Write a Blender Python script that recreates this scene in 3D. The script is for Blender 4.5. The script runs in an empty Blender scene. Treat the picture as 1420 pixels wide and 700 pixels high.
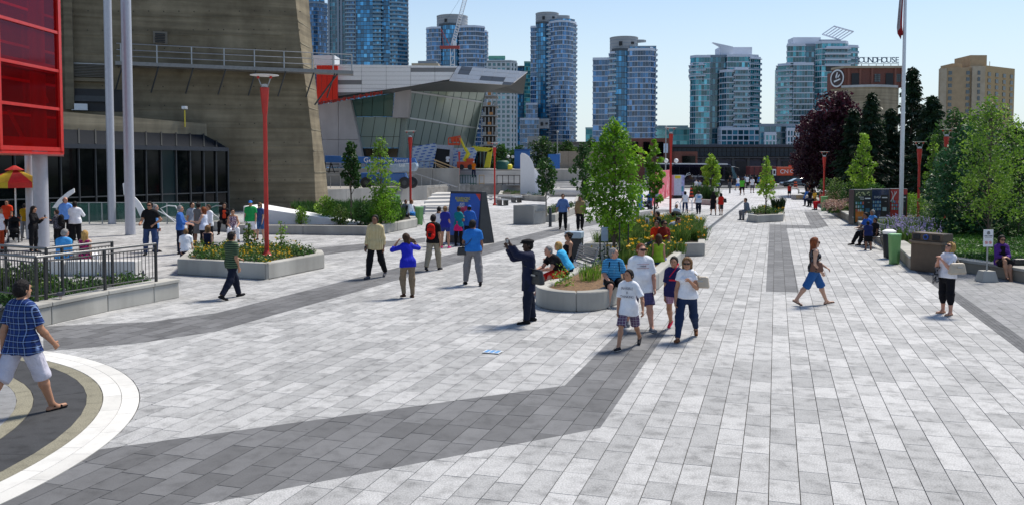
import bpy, math, random
import numpy as np
from mathutils import Vector, Matrix
SC=bpy.context.scene
COL=SC.collection
PI=math.pi
R=math.radians
random.seed(7)
RNG=np.random.default_rng(11)
# ------------------------------------------------------------------ camera
F_, CX_, CY_, H_=1200.0,710.0,286.0,3.15
PITCH=math.atan(56/F_)
cam_d=bpy.data.cameras.new('camera')
cam=bpy.data.objects.new('camera', cam_d)
COL.objects.link(cam)
cam.location=(0,0, H_)
cam.rotation_euler=(PI/2-PITCH,0,0)
cam_d.sensor_width=36
cam_d.lens=36*F_/1420
cam_d.shift_y=-64/1420
cam_d.clip_start=0.1
cam_d.clip_end=6000
SC.camera=cam
# ------------------------------------------------------------------ light
SUN_EL, SUN_AZ=R(58), R(44) # azimuth measured from +Y towards +X
world=bpy.data.worlds.new('World')
SC.world=world
world.use_nodes=True
wn, wl=world.node_tree.nodes, world.node_tree.links
wn.clear()
sky=wn.new('ShaderNodeTexSky')
sky.sky_type='NISHITA'
sky.sun_disc=False
sky.sun_elevation=SUN_EL
sky.sun_rotation=SUN_AZ
sky.altitude=80
sky.air_density=1.0
sky.dust_density=0.3
sky.ozone_density=1.5
wbg=wn.new('ShaderNodeBackground')
wbg.inputs['Strength'].default_value=0.11
wout=wn.new('ShaderNodeOutputWorld')
wtc=wn.new('ShaderNodeTexCoord');wsep=wn.new('ShaderNodeSeparateXYZ');wl.new(wtc.outputs['Generated'], wsep.inputs[0])
wrp=wn.new('ShaderNodeValToRGB');wl.new(wsep.outputs['Z'], wrp.inputs[0]) # thin summer haze: paler towards the horizon all the way round
wrp.color_ramp.elements[0].position=0.0;wrp.color_ramp.elements[0].color=(1,1,1,1)
wrp.color_ramp.elements[1].position=.24;wrp.color_ramp.elements[1].color=(0,0,0,1)
wmx=wn.new('ShaderNodeMix');wmx.data_type='RGBA';wl.new(wrp.outputs[0], wmx.inputs[0]);wl.new(sky.outputs[0], wmx.inputs[6]);wmx.inputs[7].default_value=(5.2,5.85,6.2,1)
wl.new(wmx.outputs[2], wbg.inputs['Color'])
wl.new(wbg.outputs[0], wout.inputs['Surface'])
sun_d=bpy.data.lights.new('sun', 'SUN')
sun_d.energy=4.0
sun_d.angle=R(12)
sun_d.color=(1.0,0.93,0.82)
sun=bpy.data.objects.new('sun', sun_d)
COL.objects.link(sun)
sd=Vector((math.sin(SUN_AZ)*math.cos(SUN_EL), math.cos(SUN_AZ)*math.cos(SUN_EL), math.sin(SUN_EL)))
sun.rotation_euler=sd.to_track_quat('Z', 'Y').to_euler()
SC.view_settings.view_transform='Standard'
SC.view_settings.look='None'
SC.view_settings.exposure=0.36
SC.view_settings.gamma=1.0
SC.render.engine='CYCLES'
SC.cycles.max_bounces=6
SC.cycles.transparent_max_bounces=12
SC.cycles.use_denoising=True
# ------------------------------------------------------------------ picture -> place
def ray(x, y):
 xc=(x-CX_)/F_;yc=(CY_-y)/F_
 return(xc, math.cos(PITCH)+yc*math.sin(PITCH),-math.sin(PITCH)+yc*math.cos(PITCH))
def G(x, y, z=0.0):
 d=ray(x, y);t=(z-H_)/d[2]
 return Vector((d[0]*t, d[1]*t, z))
def P(x, y, Y):
 d=ray(x, y);t=Y/d[1]
 return Vector((d[0]*t, Y, H_+d[2]*t))
def V(*a):return Vector(a)
# ------------------------------------------------------------------ materials
def srgb(r, g, b):
 f=lambda c:(c/255)/12.92 if c/255<=0.04045 else((c/255+0.055)/1.055)**2.4
 return(f(r), f(g), f(b))
class NT:
 def __init__(s, name):
  s.m=bpy.data.materials.new(name);s.m.use_nodes=True
  s.n, s.l=s.m.node_tree.nodes, s.m.node_tree.links
  s.b=s.n['Principled BSDF'];s.out=s.n['Material Output']
 def new(s, t, **k):
  nd=s.n.new('ShaderNode'+t)
  for a, v in k.items():setattr(nd, a, v)
  return nd
 def link(s, a, b):s.l.new(a, b)
 def coord(s, kind='Object'):
  return s.new('TexCoord').outputs[kind]
 def mapping(s, scale=(1,1,1), rot=(0,0,0), kind='Object', loc=(0,0,0)):
  mp=s.new('Mapping');s.link(s.coord(kind), mp.inputs[0])
  mp.inputs['Scale'].default_value=scale;mp.inputs['Rotation'].default_value=rot;mp.inputs['Location'].default_value=loc
  return mp.outputs[0]
 def noise(s, scale, vec=None, detail=3, rough=0.55):
  t=s.new('TexNoise');t.inputs['Scale'].default_value=scale;t.inputs['Detail'].default_value=detail;t.inputs['Roughness'].default_value=rough
  s.link(vec if vec is not None else s.coord(), t.inputs['Vector']);return t.outputs['Fac']
 def ramp(s, fac, stops):
  r=s.new('ValToRGB');e=r.color_ramp.elements
  while len(e)<len(stops):e.new(0.5)
  for el,(p, c)in zip(e, stops):
   el.position=p;el.color=(c[0], c[1], c[2],1)if hasattr(c, '__len__')else(c, c, c,1)
  s.link(fac, r.inputs[0]);return r.outputs[0]
 def math(s, op, a, b=0.0):
  m=s.new('Math', operation=op)
  for i, q in enumerate((a, b)):
   if hasattr(q, 'links'):s.link(q, m.inputs[i])
   else:m.inputs[i].default_value=q
  return m.outputs[0]
 def mix(s, fac, a, b, mode='MIX'):
  m=s.new('Mix', data_type='RGBA', blend_type=mode)
  for sock, q in((m.inputs[0], fac),(m.inputs[6], a),(m.inputs[7], b)):
   if hasattr(q, 'links'):s.link(q, sock)
   elif hasattr(q, '__len__'):sock.default_value=(q[0], q[1], q[2],1)
   else:sock.default_value=q
  return m.outputs[2]
 def color(s, sock):
  if hasattr(sock, 'links'):s.link(sock, s.b.inputs['Base Color'])
  else:s.b.inputs['Base Color'].default_value=(*sock[:3],1)
 def bump(s, h, strength=0.3, dist=0.01):
  b=s.new('Bump');b.inputs['Strength'].default_value=strength;b.inputs['Distance'].default_value=dist
  s.link(h, b.inputs['Height']);s.link(b.outputs[0], s.b.inputs['Normal'])
 def set(s, **k):
  for a, v in k.items():s.b.inputs[a.replace('_', ' ')].default_value=v
  return s
MATS={}
def mat(name, col=None, rough=0.6, metal=0.0, var=0.12, scale=6.0, bump=0.15, bscale=None, bdist=0.01, spec=0.5, coat=0.0):
 if name in MATS:return MATS[name]
 t=NT(name)
 n=t.noise(scale, detail=4)
 lo=tuple(max(0, c*(1-var))for c in col);hi=tuple(min(1, c*(1+var))for c in col)
 t.color(t.ramp(n,[(0.3, lo),(0.7, hi)]))
 t.set(Roughness=rough, Metallic=metal, Specular_IOR_Level=spec, Coat_Weight=coat)
 if bump:t.bump(t.noise(bscale or scale*6, detail=3), bump, bdist)
 MATS[name]=t.m
 return t.m
def cloth(rgb, pat=None, rgb2=None, sc=1.0, rgb3=None):
 key='cloth_%s_%s_%s_%s'%(rgb, pat, rgb2, sc)
 if key in MATS:return MATS[key]
 t=NT('cloth');c1=srgb(*rgb)
 c=c1
 if pat:
  c2=srgb(*rgb2)
  sp=t.new('SeparateXYZ');t.link(t.coord(), sp.inputs[0])
  def bars(ax, period, duty, ph=0.0, soft=.06):
   q=t.math('FRACT', t.math('ADD', t.math('DIVIDE', sp.outputs[ax], period),50+ph))
   return t.ramp(q,[(0,1.0),(duty,1.0),(min(.98, duty+soft),0.0),(.995,0.0)])
  if pat=='hstripe':c=t.mix(bars('Z',.055/sc,.42), c1, c2)
  elif pat=='vstripe':c=t.mix(bars('X',.05/sc,.35), c1, c2)
  elif pat=='plaid':
   c3=srgb(*(rgb3 or rgb2));pr=.064/sc
   c=t.mix(t.math('MULTIPLY', bars('X', pr,.45),.55), c1, c2)
   c=t.mix(t.math('MULTIPLY', bars('Z', pr,.45),.55), c, c2)
   c=t.mix(t.math('MULTIPLY', bars('X', pr,.09,.3),.75), c, c3);c=t.mix(t.math('MULTIPLY', bars('Z', pr,.09,.3),.75), c, c3)
  elif pat=='blotch':
   c=t.ramp(t.noise(14*sc),[(0.45, c1),(0.55, c2)])
 n=t.noise(7, detail=3)
 k=t.ramp(n,[(0.3,0.86),(0.7,1.06)])
 t.color(t.mix(1.0, c, k, 'MULTIPLY'))
 wv=t.new('TexNoise');wv.inputs['Scale'].default_value=9;wv.inputs['Detail'].default_value=3;wv.inputs['Distortion'].default_value=1.5
 t.link(t.mapping(scale=(1,1,.55)), wv.inputs['Vector'])
 t.bump(wv.outputs['Fac'],0.7,0.035)
 t.set(Roughness=0.85, Specular_IOR_Level=0.2)
 MATS[key]=t.m
 return t.m
 # ------------------------------------------------------------------ objects
def tag(o, label=None, cat=None, group=None, kind=None):
 if label:o['label']=label
 if cat:o['category']=cat
 if group:o['group']=group
 if kind:o['kind']=kind
 return o
def empty(name, loc=(0,0,0), rz=0.0, **k):
 o=bpy.data.objects.new(name, None);COL.objects.link(o)
 o.location=loc;o.rotation_euler=(0,0, rz);o.empty_display_size=.2
 return tag(o, **k)
def link_mesh(name, me, parent=None, loc=None, rz=None, **k):
 o=bpy.data.objects.new(name, me);COL.objects.link(o)
 if parent is not None:o.parent=parent
 if loc is not None:o.location=loc
 if rz is not None:o.rotation_euler=(0,0, rz)
 return tag(o, **k)
def copy_tree(o, parent=None):
 c=o.copy();COL.objects.link(c);c.parent=parent
 for ch in o.children:copy_tree(ch, c)
 return c
class MB:
 """collects shapes, then links them as one mesh"""
 def __init__(s):s.v=[];s.f=[];s.mi=[];s.m=0;s.T=Matrix.Identity(4);s.fa={}
 def add(s, vs, fs):
  b=len(s.v)
  for p in vs:s.v.append(tuple(s.T@Vector(p)))
  for q in fs:s.f.append(tuple(b+i for i in q));s.mi.append(s.m)
  return s
 def box(s, c, d, rz=0.0):
  x, y, z=d[0]/2, d[1]/2, d[2]/2;ca, sa=math.cos(rz), math.sin(rz)
  vs=[]
  for k in(-z, z):
   for a, b in((-x,-y),(x,-y),(x, y),(-x, y)):
    vs.append((c[0]+a*ca-b*sa, c[1]+a*sa+b*ca, c[2]+k))
  return s.add(vs,[(3,2,1,0),(4,5,6,7),(0,1,5,4),(1,2,6,5),(2,3,7,6),(3,0,4,7)])
 def prism(s, poly, z0, z1, inset=0.0):
  n=len(poly)
  c=Vector((sum(p[0]for p in poly)/n, sum(p[1]for p in poly)/n))
  top=[Vector((p[0], p[1]))for p in poly]
  if inset:top=[p+(c-p).normalized()*inset for p in top]
  vs=[(p[0], p[1], z0)for p in poly]+[(p[0], p[1], z1)for p in top]
  return s.add(vs,[tuple(reversed(range(n))), tuple(range(n,2*n))]+[(i,(i+1)%n, n+(i+1)%n, n+i)for i in range(n)])
 def tube(s, p0, p1, r0, r1=None, n=10, caps=True):
  r1=r0 if r1 is None else r1
  p0, p1=Vector(p0), Vector(p1);d=(p1-p0)
  if d.length<1e-6:return s
  q=d.to_track_quat('Z', 'Y').to_matrix()
  vs=[]
  for p, r in((p0, r0),(p1, r1)):
   for i in range(n):
    a=2*PI*i/n
    vs.append(p+q@Vector((r*math.cos(a), r*math.sin(a),0)))
  fs=[(i,(i+1)%n, n+(i+1)%n, n+i)for i in range(n)]
  if caps:fs+=[tuple(reversed(range(n))), tuple(range(n,2*n))]
  return s.add(vs, fs)
 def path(s, pts, r, n=8, caps=True):
  pts=[Vector(p)for p in pts];m=len(pts)
  rs=r if hasattr(r, '__len__')else[r]*m
  vs=[]
  up=None
  for i, p in enumerate(pts):
   d=(pts[min(i+1, m-1)]-pts[max(i-1,0)]).normalized()
   if up is None:
    up=Vector((0,0,1))if abs(d.z)<.9 else Vector((1,0,0))
   a=d.cross(up).normalized();b=a.cross(d).normalized();up=b
   for k in range(n):
    t=2*PI*k/n
    vs.append(p+a*(rs[i]*math.cos(t))+b*(rs[i]*math.sin(t)))
  fs=[]
  for i in range(m-1):
   for k in range(n):
    fs.append((i*n+k, i*n+(k+1)%n,(i+1)*n+(k+1)%n,(i+1)*n+k))
  fs=[tuple(reversed(q))for q in fs]
  if caps:fs+=[tuple(range(n)), tuple(reversed(range((m-1)*n, m*n)))]
  return s.add(vs, fs)
 def lathe(s, prof, c=(0,0,0), n=16):
  vs=[];fs=[]
  for(r, z)in prof:
   for k in range(n):
    t=2*PI*k/n
    vs.append((c[0]+r*math.cos(t), c[1]+r*math.sin(t), c[2]+z))
  for i in range(len(prof)-1):
   for k in range(n):
    fs.append((i*n+k, i*n+(k+1)%n,(i+1)*n+(k+1)%n,(i+1)*n+k))
  fs.append(tuple(reversed(range(n))));fs.append(tuple(range((len(prof)-1)*n, len(prof)*n)))
  return s.add(vs, fs)
 def ball(s, c, r, n=10, m=6):
  r=r if hasattr(r, '__len__')else(r, r, r)
  vs=[];fs=[]
  for i in range(1, m):
   a=PI*i/m
   for k in range(n):
    t=2*PI*k/n
    vs.append((c[0]+r[0]*math.sin(a)*math.cos(t), c[1]+r[1]*math.sin(a)*math.sin(t), c[2]-r[2]*math.cos(a)))
  b=len(vs);vs+=[(c[0], c[1], c[2]-r[2]),(c[0], c[1], c[2]+r[2])]
  for i in range(m-2):
   for k in range(n):
    fs.append((i*n+k, i*n+(k+1)%n,(i+1)*n+(k+1)%n,(i+1)*n+k))
  for k in range(n):
   fs.append((b,(k+1)%n, k));fs.append((b+1,(m-2)*n+k,(m-2)*n+(k+1)%n))
  return s.add(vs, fs)
 def slab(s, pts, t):
  """planar polygon in space given thickness t behind it"""
  pts=[Vector(p)for p in pts];n=len(pts)
  nr=Vector((0,0,0))
  for i in range(n):
   a, b=pts[i], pts[(i+1)%n]
   nr+=a.cross(b)
  nr.normalize();bk=[p-nr*t for p in pts]
  return s.add(pts+bk,[tuple(range(n)), tuple(reversed(range(n,2*n)))]+[(i, n+i, n+(i+1)%n,(i+1)%n)for i in range(n)])
 def mesh(s, name, mats):
  me=bpy.data.meshes.new(name)
  me.from_pydata(s.v,[], s.f)
  mats=mats if isinstance(mats,(list, tuple))else[mats]
  for m in mats:me.materials.append(m)
  if len(mats)>1:me.polygons.foreach_set('material_index', s.mi)
  return me
 def build(s, name, mats, parent=None, smooth=False, bevel=0.0, loc=None, rz=None, wn=True, **k):
  me=s.mesh(name, mats)
  if smooth:
   if smooth is True:me.shade_smooth()
   else:
    me.shade_smooth();me.set_sharp_from_angle(angle=R(smooth))
  o=link_mesh(name, me, parent, loc, rz, **k)
  if bevel:
   b=o.modifiers.new('bevel', 'BEVEL');b.width=bevel;b.segments=2;b.limit_method='ANGLE';b.angle_limit=R(40)
  return o
def np_mesh(name, v, f, mats, attr=None, smooth=False):
 """v (n,3), f (m,4) or (m,3) arrays; attr: per face float -> attribute 'v'"""
 me=bpy.data.meshes.new(name)
 v=np.asarray(v, dtype=np.float32);f=np.asarray(f, dtype=np.int32);k=f.shape[1]
 me.vertices.add(len(v));me.vertices.foreach_set('co', v.ravel())
 me.loops.add(f.size);me.loops.foreach_set('vertex_index', f.ravel())
 me.polygons.add(len(f));me.polygons.foreach_set('loop_start', np.arange(0, f.size, k, dtype=np.int32))
 if smooth:me.polygons.foreach_set('use_smooth', np.ones(len(f), dtype=bool))
 else:me.polygons.foreach_set('use_smooth', np.zeros(len(f), dtype=bool))
 for m in(mats if isinstance(mats,(list, tuple))else[mats]):me.materials.append(m)
 if attr is not None:
  a=me.attributes.new('v', 'FLOAT', 'FACE');a.data.foreach_set('value', np.asarray(attr, dtype=np.float32))
 me.update(calc_edges=True);me.validate()
 return me
def text_mesh(txt, size, depth, name='lettering', align='CENTER'):
 cu=bpy.data.curves.new('t', 'FONT');cu.body=txt;cu.size=size;cu.extrude=depth;cu.align_x=align;cu.align_y='CENTER'
 o=bpy.data.objects.new('t', cu);COL.objects.link(o)
 me=bpy.data.meshes.new_from_object(o.evaluated_get(bpy.context.evaluated_depsgraph_get()))
 me.name=name
 bpy.data.objects.remove(o);bpy.data.curves.remove(cu)
 return me
def lettering(txt, size, loc, rot, m, parent, depth=0.004, sx=1.0, name='lettering', mat_parent=None):
 me=text_mesh(txt, size, depth);me.materials.clear();me.materials.append(m)
 o=link_mesh(name, me, parent);o.location=loc;o.rotation_euler=rot;o.scale=(sx,1,1)
 return o
 # ================================================================== SETTING: ground and paving
ROW=math.atan((1076-710)/F_) # paving rows run along this heading
DU=Vector((math.cos(ROW),-math.sin(ROW)));DV=Vector((math.sin(ROW), math.cos(ROW)))
def uv(p):return(p[0]*DU.x+p[1]*DU.y, p[0]*DV.x+p[1]*DV.y)
def xy(u, v):return(u*DU.x+v*DV.x, u*DU.y+v*DV.y)
def stone(name, lo, hi, stain=0.5, speck=0.12):
 t=NT(name)
 at=t.new('Attribute', attribute_name='v');oi=t.new('ObjectInfo')
 rnd=t.math('FRACT', t.math('ADD', at.outputs['Fac'], oi.outputs['Random']))
 base=t.ramp(rnd,[(0, lo),(1, hi)])
 geo=t.new('NewGeometry').outputs['Position']
 mp=t.new('Mapping');t.link(geo, mp.inputs[0]);mp.inputs['Rotation'].default_value=(0,0, ROW);mp.inputs['Scale'].default_value=(1,.8,1)
 st=t.noise(4.5, mp.outputs[0], detail=5, rough=.62)
 off=t.new('VectorMath', operation='ADD');cb=t.new('CombineXYZ');t.link(t.math('MULTIPLY', rnd,40.0), cb.inputs[0])
 t.link(geo, off.inputs[0]);t.link(cb.outputs[0], off.inputs[1])
 st2=t.noise(4.2, off.outputs[0], detail=4)
 dirt=t.ramp(t.math('ADD', t.math('MULTIPLY', st,.35), t.math('MULTIPLY', st2,.65)),[(.38,1.0-stain*.85),(.46,1.0-stain*.3),(.54,1.0)])
 sp=t.ramp(t.noise(55, geo, detail=2, rough=.8),[(.35,1-speck),(.6,1+speck*.4)])
 c=t.mix(1.0, t.mix(1.0, base, dirt, 'MULTIPLY'), sp, 'MULTIPLY')
 vo=t.new('TexVoronoi');vo.inputs['Scale'].default_value=2.2;t.link(geo, vo.inputs['Vector'])
 c=t.mix(1.0, c, t.ramp(t.math('ADD', vo.outputs['Distance'], t.math('MULTIPLY', t.noise(.9, geo, detail=2),.12)),[(.085,.55),(.10,1.0)]), 'MULTIPLY') # old gum and drip spots
 c=t.mix(1.0, c, t.ramp(t.noise(.22, geo, detail=4),[(.35,.86),(.6,1.0)]), 'MULTIPLY')
 t.color(c);t.set(Roughness=.75, Specular_IOR_Level=.35)
 t.bump(t.noise(60, geo, detail=2),.25,.004)
 MATS[name]=t.m
 return t.m
M_LIGHT=stone('light_granite',(.36,.362,.364),(.53,.53,.53),.42,.32)
M_DARK=stone('dark_granite',(.120,.121,.126),(.185,.187,.194),.3)
M_WHITE=stone('white_granite',(.62,.61,.58),(.72,.71,.68),.12,.05)
M_BEIGE=stone('beige_aggregate',(.25,.235,.175),(.30,.28,.21),.3,.35)
M_ASPH=stone('dark_polished_granite',(.05,.052,.056),(.062,.064,.07),.45,.2)
M_SMALL=stone('small_gray_paver_stone',(.24,.245,.25),(.32,.32,.33),.3)
M_SMALLD=stone('small_dark_paver_stone',(.09,.093,.1),(.13,.133,.142),.3)
M_JOINT=mat('joint_sand',(.045,.042,.036),.95)
M_CONC=None
# large sheet to the horizon
t=NT('distant_ground');t.color(t.ramp(t.noise(.05),[(.4,(.16,.165,.17)),(.6,(.21,.21,.21))]));t.set(Roughness=.9)
b=MB();b.add([(-3000,-60,0),(3000,-60,0),(3000,5000,0),(-3000,5000,0)],[(0,1,2,3)])
b.build('ground', t.m, loc=(0,0,-.06), kind='structure')
# far plaza: same stone, joints too fine to build
t=NT('far_paving');br=t.new('TexBrick');geo=t.new('NewGeometry').outputs['Position']
mp=t.new('Mapping', vector_type='TEXTURE');mp.inputs['Rotation'].default_value=(0,0, PI/2-ROW);t.link(geo, mp.inputs[0]);t.link(mp.outputs[0], br.inputs['Vector'])
br.inputs['Scale'].default_value=1;br.inputs['Brick Width'].default_value=.6;br.inputs['Row Height'].default_value=.29;br.inputs['Mortar Size'].default_value=.006
br.inputs['Color1'].default_value=(.40,.405,.42,1);br.inputs['Color2'].default_value=(.56,.56,.58,1);br.inputs['Mortar'].default_value=(.2,.2,.2,1)
t.color(t.mix(1.0, br.outputs['Color'], t.ramp(t.noise(.6, geo, detail=5),[(.38,.72),(.55,1.0)]), 'MULTIPLY'));t.set(Roughness=.75)
M_FAR=t.m
b=MB();b.add([(-60,-4,0),(60,-4,0),(60,114,0),(-60,114,0)],[(0,1,2,3)])
b.m=0
plaza=b.build('plaza_pavement',[M_FAR], loc=(0,0,-.016), kind='structure')
# ---- regions of dark stone, as convex polygons in uv space
def U(*pts):return[uv(G(*p))for p in pts]
darks=[
U((862,456),(926,457),(832,593),(783,534)),
U((783,534),(832,593),(-260,802.5),(-260,677)),
U((204,446),(300,433.5),(300,459),(188,476)),
U((300,433.5),(790,311),(790,320.5),(300,459)),
U((60,452),(204,446),(188,476),(60,487)),
U((1067,314),(1090.5,317),(1108,405),(1062,404)),
U((1067,311.5),(1149,313.5),(1131,317.5),(1067,316.5)),
U((1115,294),(1134,294),(1149,314.3),(1124,313.5)),
U((800,309),(960,283),(968,286),(800,317)),
U((396,348),(590,330),(590,336),(396,360)),
]
def ccw(p):
 a=sum(p[i][0]*p[(i+1)%len(p)][1]-p[(i+1)%len(p)][0]*p[i][1]for i in range(len(p)))
 return p if a>0 else p[::-1]
darks=[ccw(d)for d in darks]
def cut(poly, a, b):
 """poly split by line a->b: (left part, right part)"""
 L, Rr=[],[]
 n=len(poly);ex, ey=b[0]-a[0], b[1]-a[1]
 ds=[ex*(p[1]-a[1])-ey*(p[0]-a[0])for p in poly]
 for i in range(n):
  p, q, dp, dq=poly[i], poly[(i+1)%n], ds[i], ds[(i+1)%n]
  if dp>=0:L.append(p)
  if dp<=0:Rr.append(p)
  if dp*dq<0:
   t_=dp/(dp-dq);m=(p[0]+(q[0]-p[0])*t_, p[1]+(q[1]-p[1])*t_);L.append(m);Rr.append(m)
 return(L if len(L)>2 else None),(Rr if len(Rr)>2 else None)
def area(p):return abs(sum(p[i][0]*p[(i+1)%len(p)][1]-p[(i+1)%len(p)][0]*p[i][1]for i in range(len(p))))/2
def split_conv(poly, conv):
 outs=[];cur=poly
 for i in range(len(conv)):
  L, Rr=cut(cur, conv[i], conv[(i+1)%len(conv)])
  if Rr and area(Rr)>4e-4:outs.append(Rr)
  if not L or area(L)<4e-4:return None, outs
  cur=L
 return cur, outs
CC=(-10.45,9.35);CR=5.86 # the round inlay
CCU=uv(CC)
circ=[(CCU[0]+CR*math.cos(2*PI*i/72), CCU[1]+CR*math.sin(2*PI*i/72))for i in range(72)]
strip_u=uv(G(1268,375))[0]-0.0
strip_w=uv(G(1300,400))[0]
strip_L=(uv(G(1268,375))[0]+uv(G(1420,488))[0])/2
strip_R=(uv(G(1282,376))[0]+uv(G(1420,466))[0])/2
PW, PL=.2905,.60
light, dark=[],[]
vmax=62
rr=random.Random(3)
u0=strip_L
bounds=[(min(p[0]for p in d), max(p[0]for p in d), min(p[1]for p in d), max(p[1]for p in d))for d in darks]
for k in range(0,190):
 ua=u0-PW*(k+1);ub=ua+PW-.009
 v_=3.0+rr.random()*.6
 while v_<vmax+12:
  L_=PL if rr.random()<.72 else(.9 if rr.random()<.35 else.45)
  a0, a1=v_, v_+L_-.009
  v_+=L_
  X, Y=xy((ua+ub)/2,(a0+a1)/2)
  if Y<4.5 or Y>vmax or abs(X)>Y*.66+1.5:continue
  polys=[[(ua, a0),(ub, a0),(ub, a1),(ua, a1)]]
  dd=math.hypot((ua+ub)/2-CCU[0],(a0+a1)/2-CCU[1])
  if dd<CR-.7:continue
  if dd<CR+.7:
   np_=[]
   i_near=sorted(range(72), key=lambda i:(circ[i][0]-(ua+ub)/2)**2+(circ[i][1]-(a0+a1)/2)**2)[:12]
   cur=polys[0]
   i0=i_near[0]
   keep=[]
   for i in sorted(range(i0-6, i0+7)):
    if cur is None:break
    L, Rr=cut(cur, circ[i%72], circ[(i+1)%72])
    if Rr and area(Rr)>4e-4:keep.append(Rr)
    cur=L if(L and area(L)>4e-4)else None
   polys=keep
  tone=rr.random()
  for q in polys:
   rest=[q]
   for d, bb in zip(darks, bounds):
    nx=[]
    for r_ in rest:
     xs=[p[0]for p in r_];ys=[p[1]for p in r_]
     if max(xs)<bb[0]or min(xs)>bb[1]or max(ys)<bb[2]or min(ys)>bb[3]:nx.append(r_);continue
     ins, outs=split_conv(r_, d)
     if ins:dark.append((ins, tone))
     nx+=outs
    rest=nx
   for r_ in rest:light.append((r_, tone))
def px_size(poly):
 c=xy(sum(p[0]for p in poly)/len(poly), sum(p[1]for p in poly)/len(poly))
 if abs(c[0]/max(c[1],.1))>.6 or c[1]<7.6:return 0
 return area(poly)/c[1]**3
def paving(parent, lst, name, mats, th=.016, limit=290, full=None, lift=0):
 """the largest pieces as objects, all others as one joined part"""
 lst=sorted(lst, key=lambda q:-px_size(q[0]))
 shared={}
 vs, fs, at=[],[],[]
 mat_=mats;made=0
 for i,(p, tone)in enumerate(lst):
  n=len(p);c=(sum(q[0]for q in p)/n, sum(q[1]for q in p)/n)
  dz=((tone*7919)%1-.5)*.0022+lift
  if made<limit and TONES.get(tone,1)==1:
   made+=1
   sig=tuple((round(q[0]-c[0],3), round(q[1]-c[1],3))for q in p)
   if sig not in shared:
    b=MB();top=[xy(q[0]-c[0], q[1]-c[1])for q in p];b.prism(top,-th,0, inset=0)
    shared[sig]=b.mesh(name, mat_)
   X, Y=xy(*c)
   link_mesh(name, shared[sig], parent, loc=(X, Y,.016+dz))
  else:
   b0=len(vs)
   pts=[xy(*q)for q in p]
   vs+=[(x, y, dz)for x, y in pts]+[(x, y,-th)for x, y in pts]
   fs.append(tuple(range(b0, b0+n)));at.append(tone)
   for j in range(n):fs.append((b0+j, b0+n+j, b0+n+(j+1)%n, b0+(j+1)%n));at.append(tone)
 if vs:
  me=bpy.data.meshes.new(name);me.from_pydata(vs,[], fs);me.materials.append(mat_)
  a=me.attributes.new('v', 'FLOAT', 'FACE');a.data.foreach_set('value', at)
  link_mesh(name, me, parent, loc=(0,0,.016), kind='stuff')
bed=MB()
bed.add([(-40,4,0),(*xy(u0+10,4),0),(*xy(u0+10,33),0),(*xy(u0+.1,33),0),(xy(u0,58)[0]+1.2,62,0),(-40,62,0)],[(0,1,2,3,4,5)])
bed.build('bedding', M_JOINT, plaza, loc=(0,0,.004))
TONES={}
for _, t_ in light+dark:TONES[t_]=TONES.get(t_,0)+1 # cut pieces of one slab keep one tone
paving(plaza, light, 'paver', M_LIGHT)
paving(plaza, dark, 'dark_paver', M_DARK, limit=280)
# ---- right strip and the small pavers beyond it
sm, smd=[],[]
wdark=(strip_R-strip_L)/4
for k in range(4):
 v_=8+rr.random()*.2
 while v_<32:
  smd.append(([(strip_L+wdark*k, v_),(strip_L+wdark*(k+1)-.005, v_),(strip_L+wdark*(k+1)-.005, v_+.215),(strip_L+wdark*k, v_+.215)], rr.random()));v_+=.22
for k in range(30):
 ua=strip_R+.22*k;v_=10+rr.random()*.4
 while v_<33:
  X, Y=xy(ua, v_)
  L_=rr.choice((.22,.33,.44))
  if X/Y<.68 and Y>12:sm.append(([(ua, v_),(ua+.215, v_),(ua+.215, v_+L_-.005),(ua, v_+L_-.005)], rr.random()))
  v_+=L_
paving(plaza, smd, 'small_dark_paver', M_SMALLD, limit=240)
paving(plaza, sm, 'small_paver', M_SMALL, limit=240)
# ---- round inlay: rings of cut stone
inlay=empty('round_paving_inlay',(CC[0], CC[1],0), kind='structure')
def ring(r0, r1, n, name, m, gap=.006, z=.002, sub=4, phase=0, lim=True):
 shapes=MB();me=None
 for i in range(n):
  a0=phase+2*PI*i/n;a1=phase+2*PI*(i+1)/n
  mid=(a0+a1)/2
  X=CC[0]+r1*math.cos(mid);Y=CC[1]+r1*math.sin(mid)
  if Y<4 or X/max(Y,1)<-.72:continue
  if me is None:
   b=MB();h=(a1-a0)/2-gap/r1/2
   pts=[(r1*math.cos(-h+2*h*j/sub), r1*math.sin(-h+2*h*j/sub))for j in range(sub+1)]
   if r0>0:pts+=[(r0*math.cos(h-2*h*j/sub), r0*math.sin(h-2*h*j/sub))for j in range(sub+1)]
   else:pts+=[(0,0)]
   b.prism(pts,-.02,0);me=b.mesh(name, m)
  link_mesh(name, me, inlay, loc=(0,0, z), rz=mid)
MB().lathe([(5.85,-.015),(5.85,-.008)], n=96).build('mortar_bed', M_JOINT, inlay)
ring(5.63,5.845,46, 'ring_stone', M_WHITE)
ring(5.40,5.624,46, 'ring_stone', M_WHITE, phase=.04)
ring(5.20,5.394,16, 'aggregate_band', M_BEIGE, z=.0)
ring(4.56,5.195,12, 'dark_slab', M_ASPH, z=-.001, sub=8)
ring(4.36,4.555,10, 'aggregate_band', M_BEIGE, z=0, sub=6)
ring(2.6,4.355,20, 'center_slab', M_SMALL, z=-.001)
ring(0,2.59,12, 'center_slab', M_SMALL, z=-.001)
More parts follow.
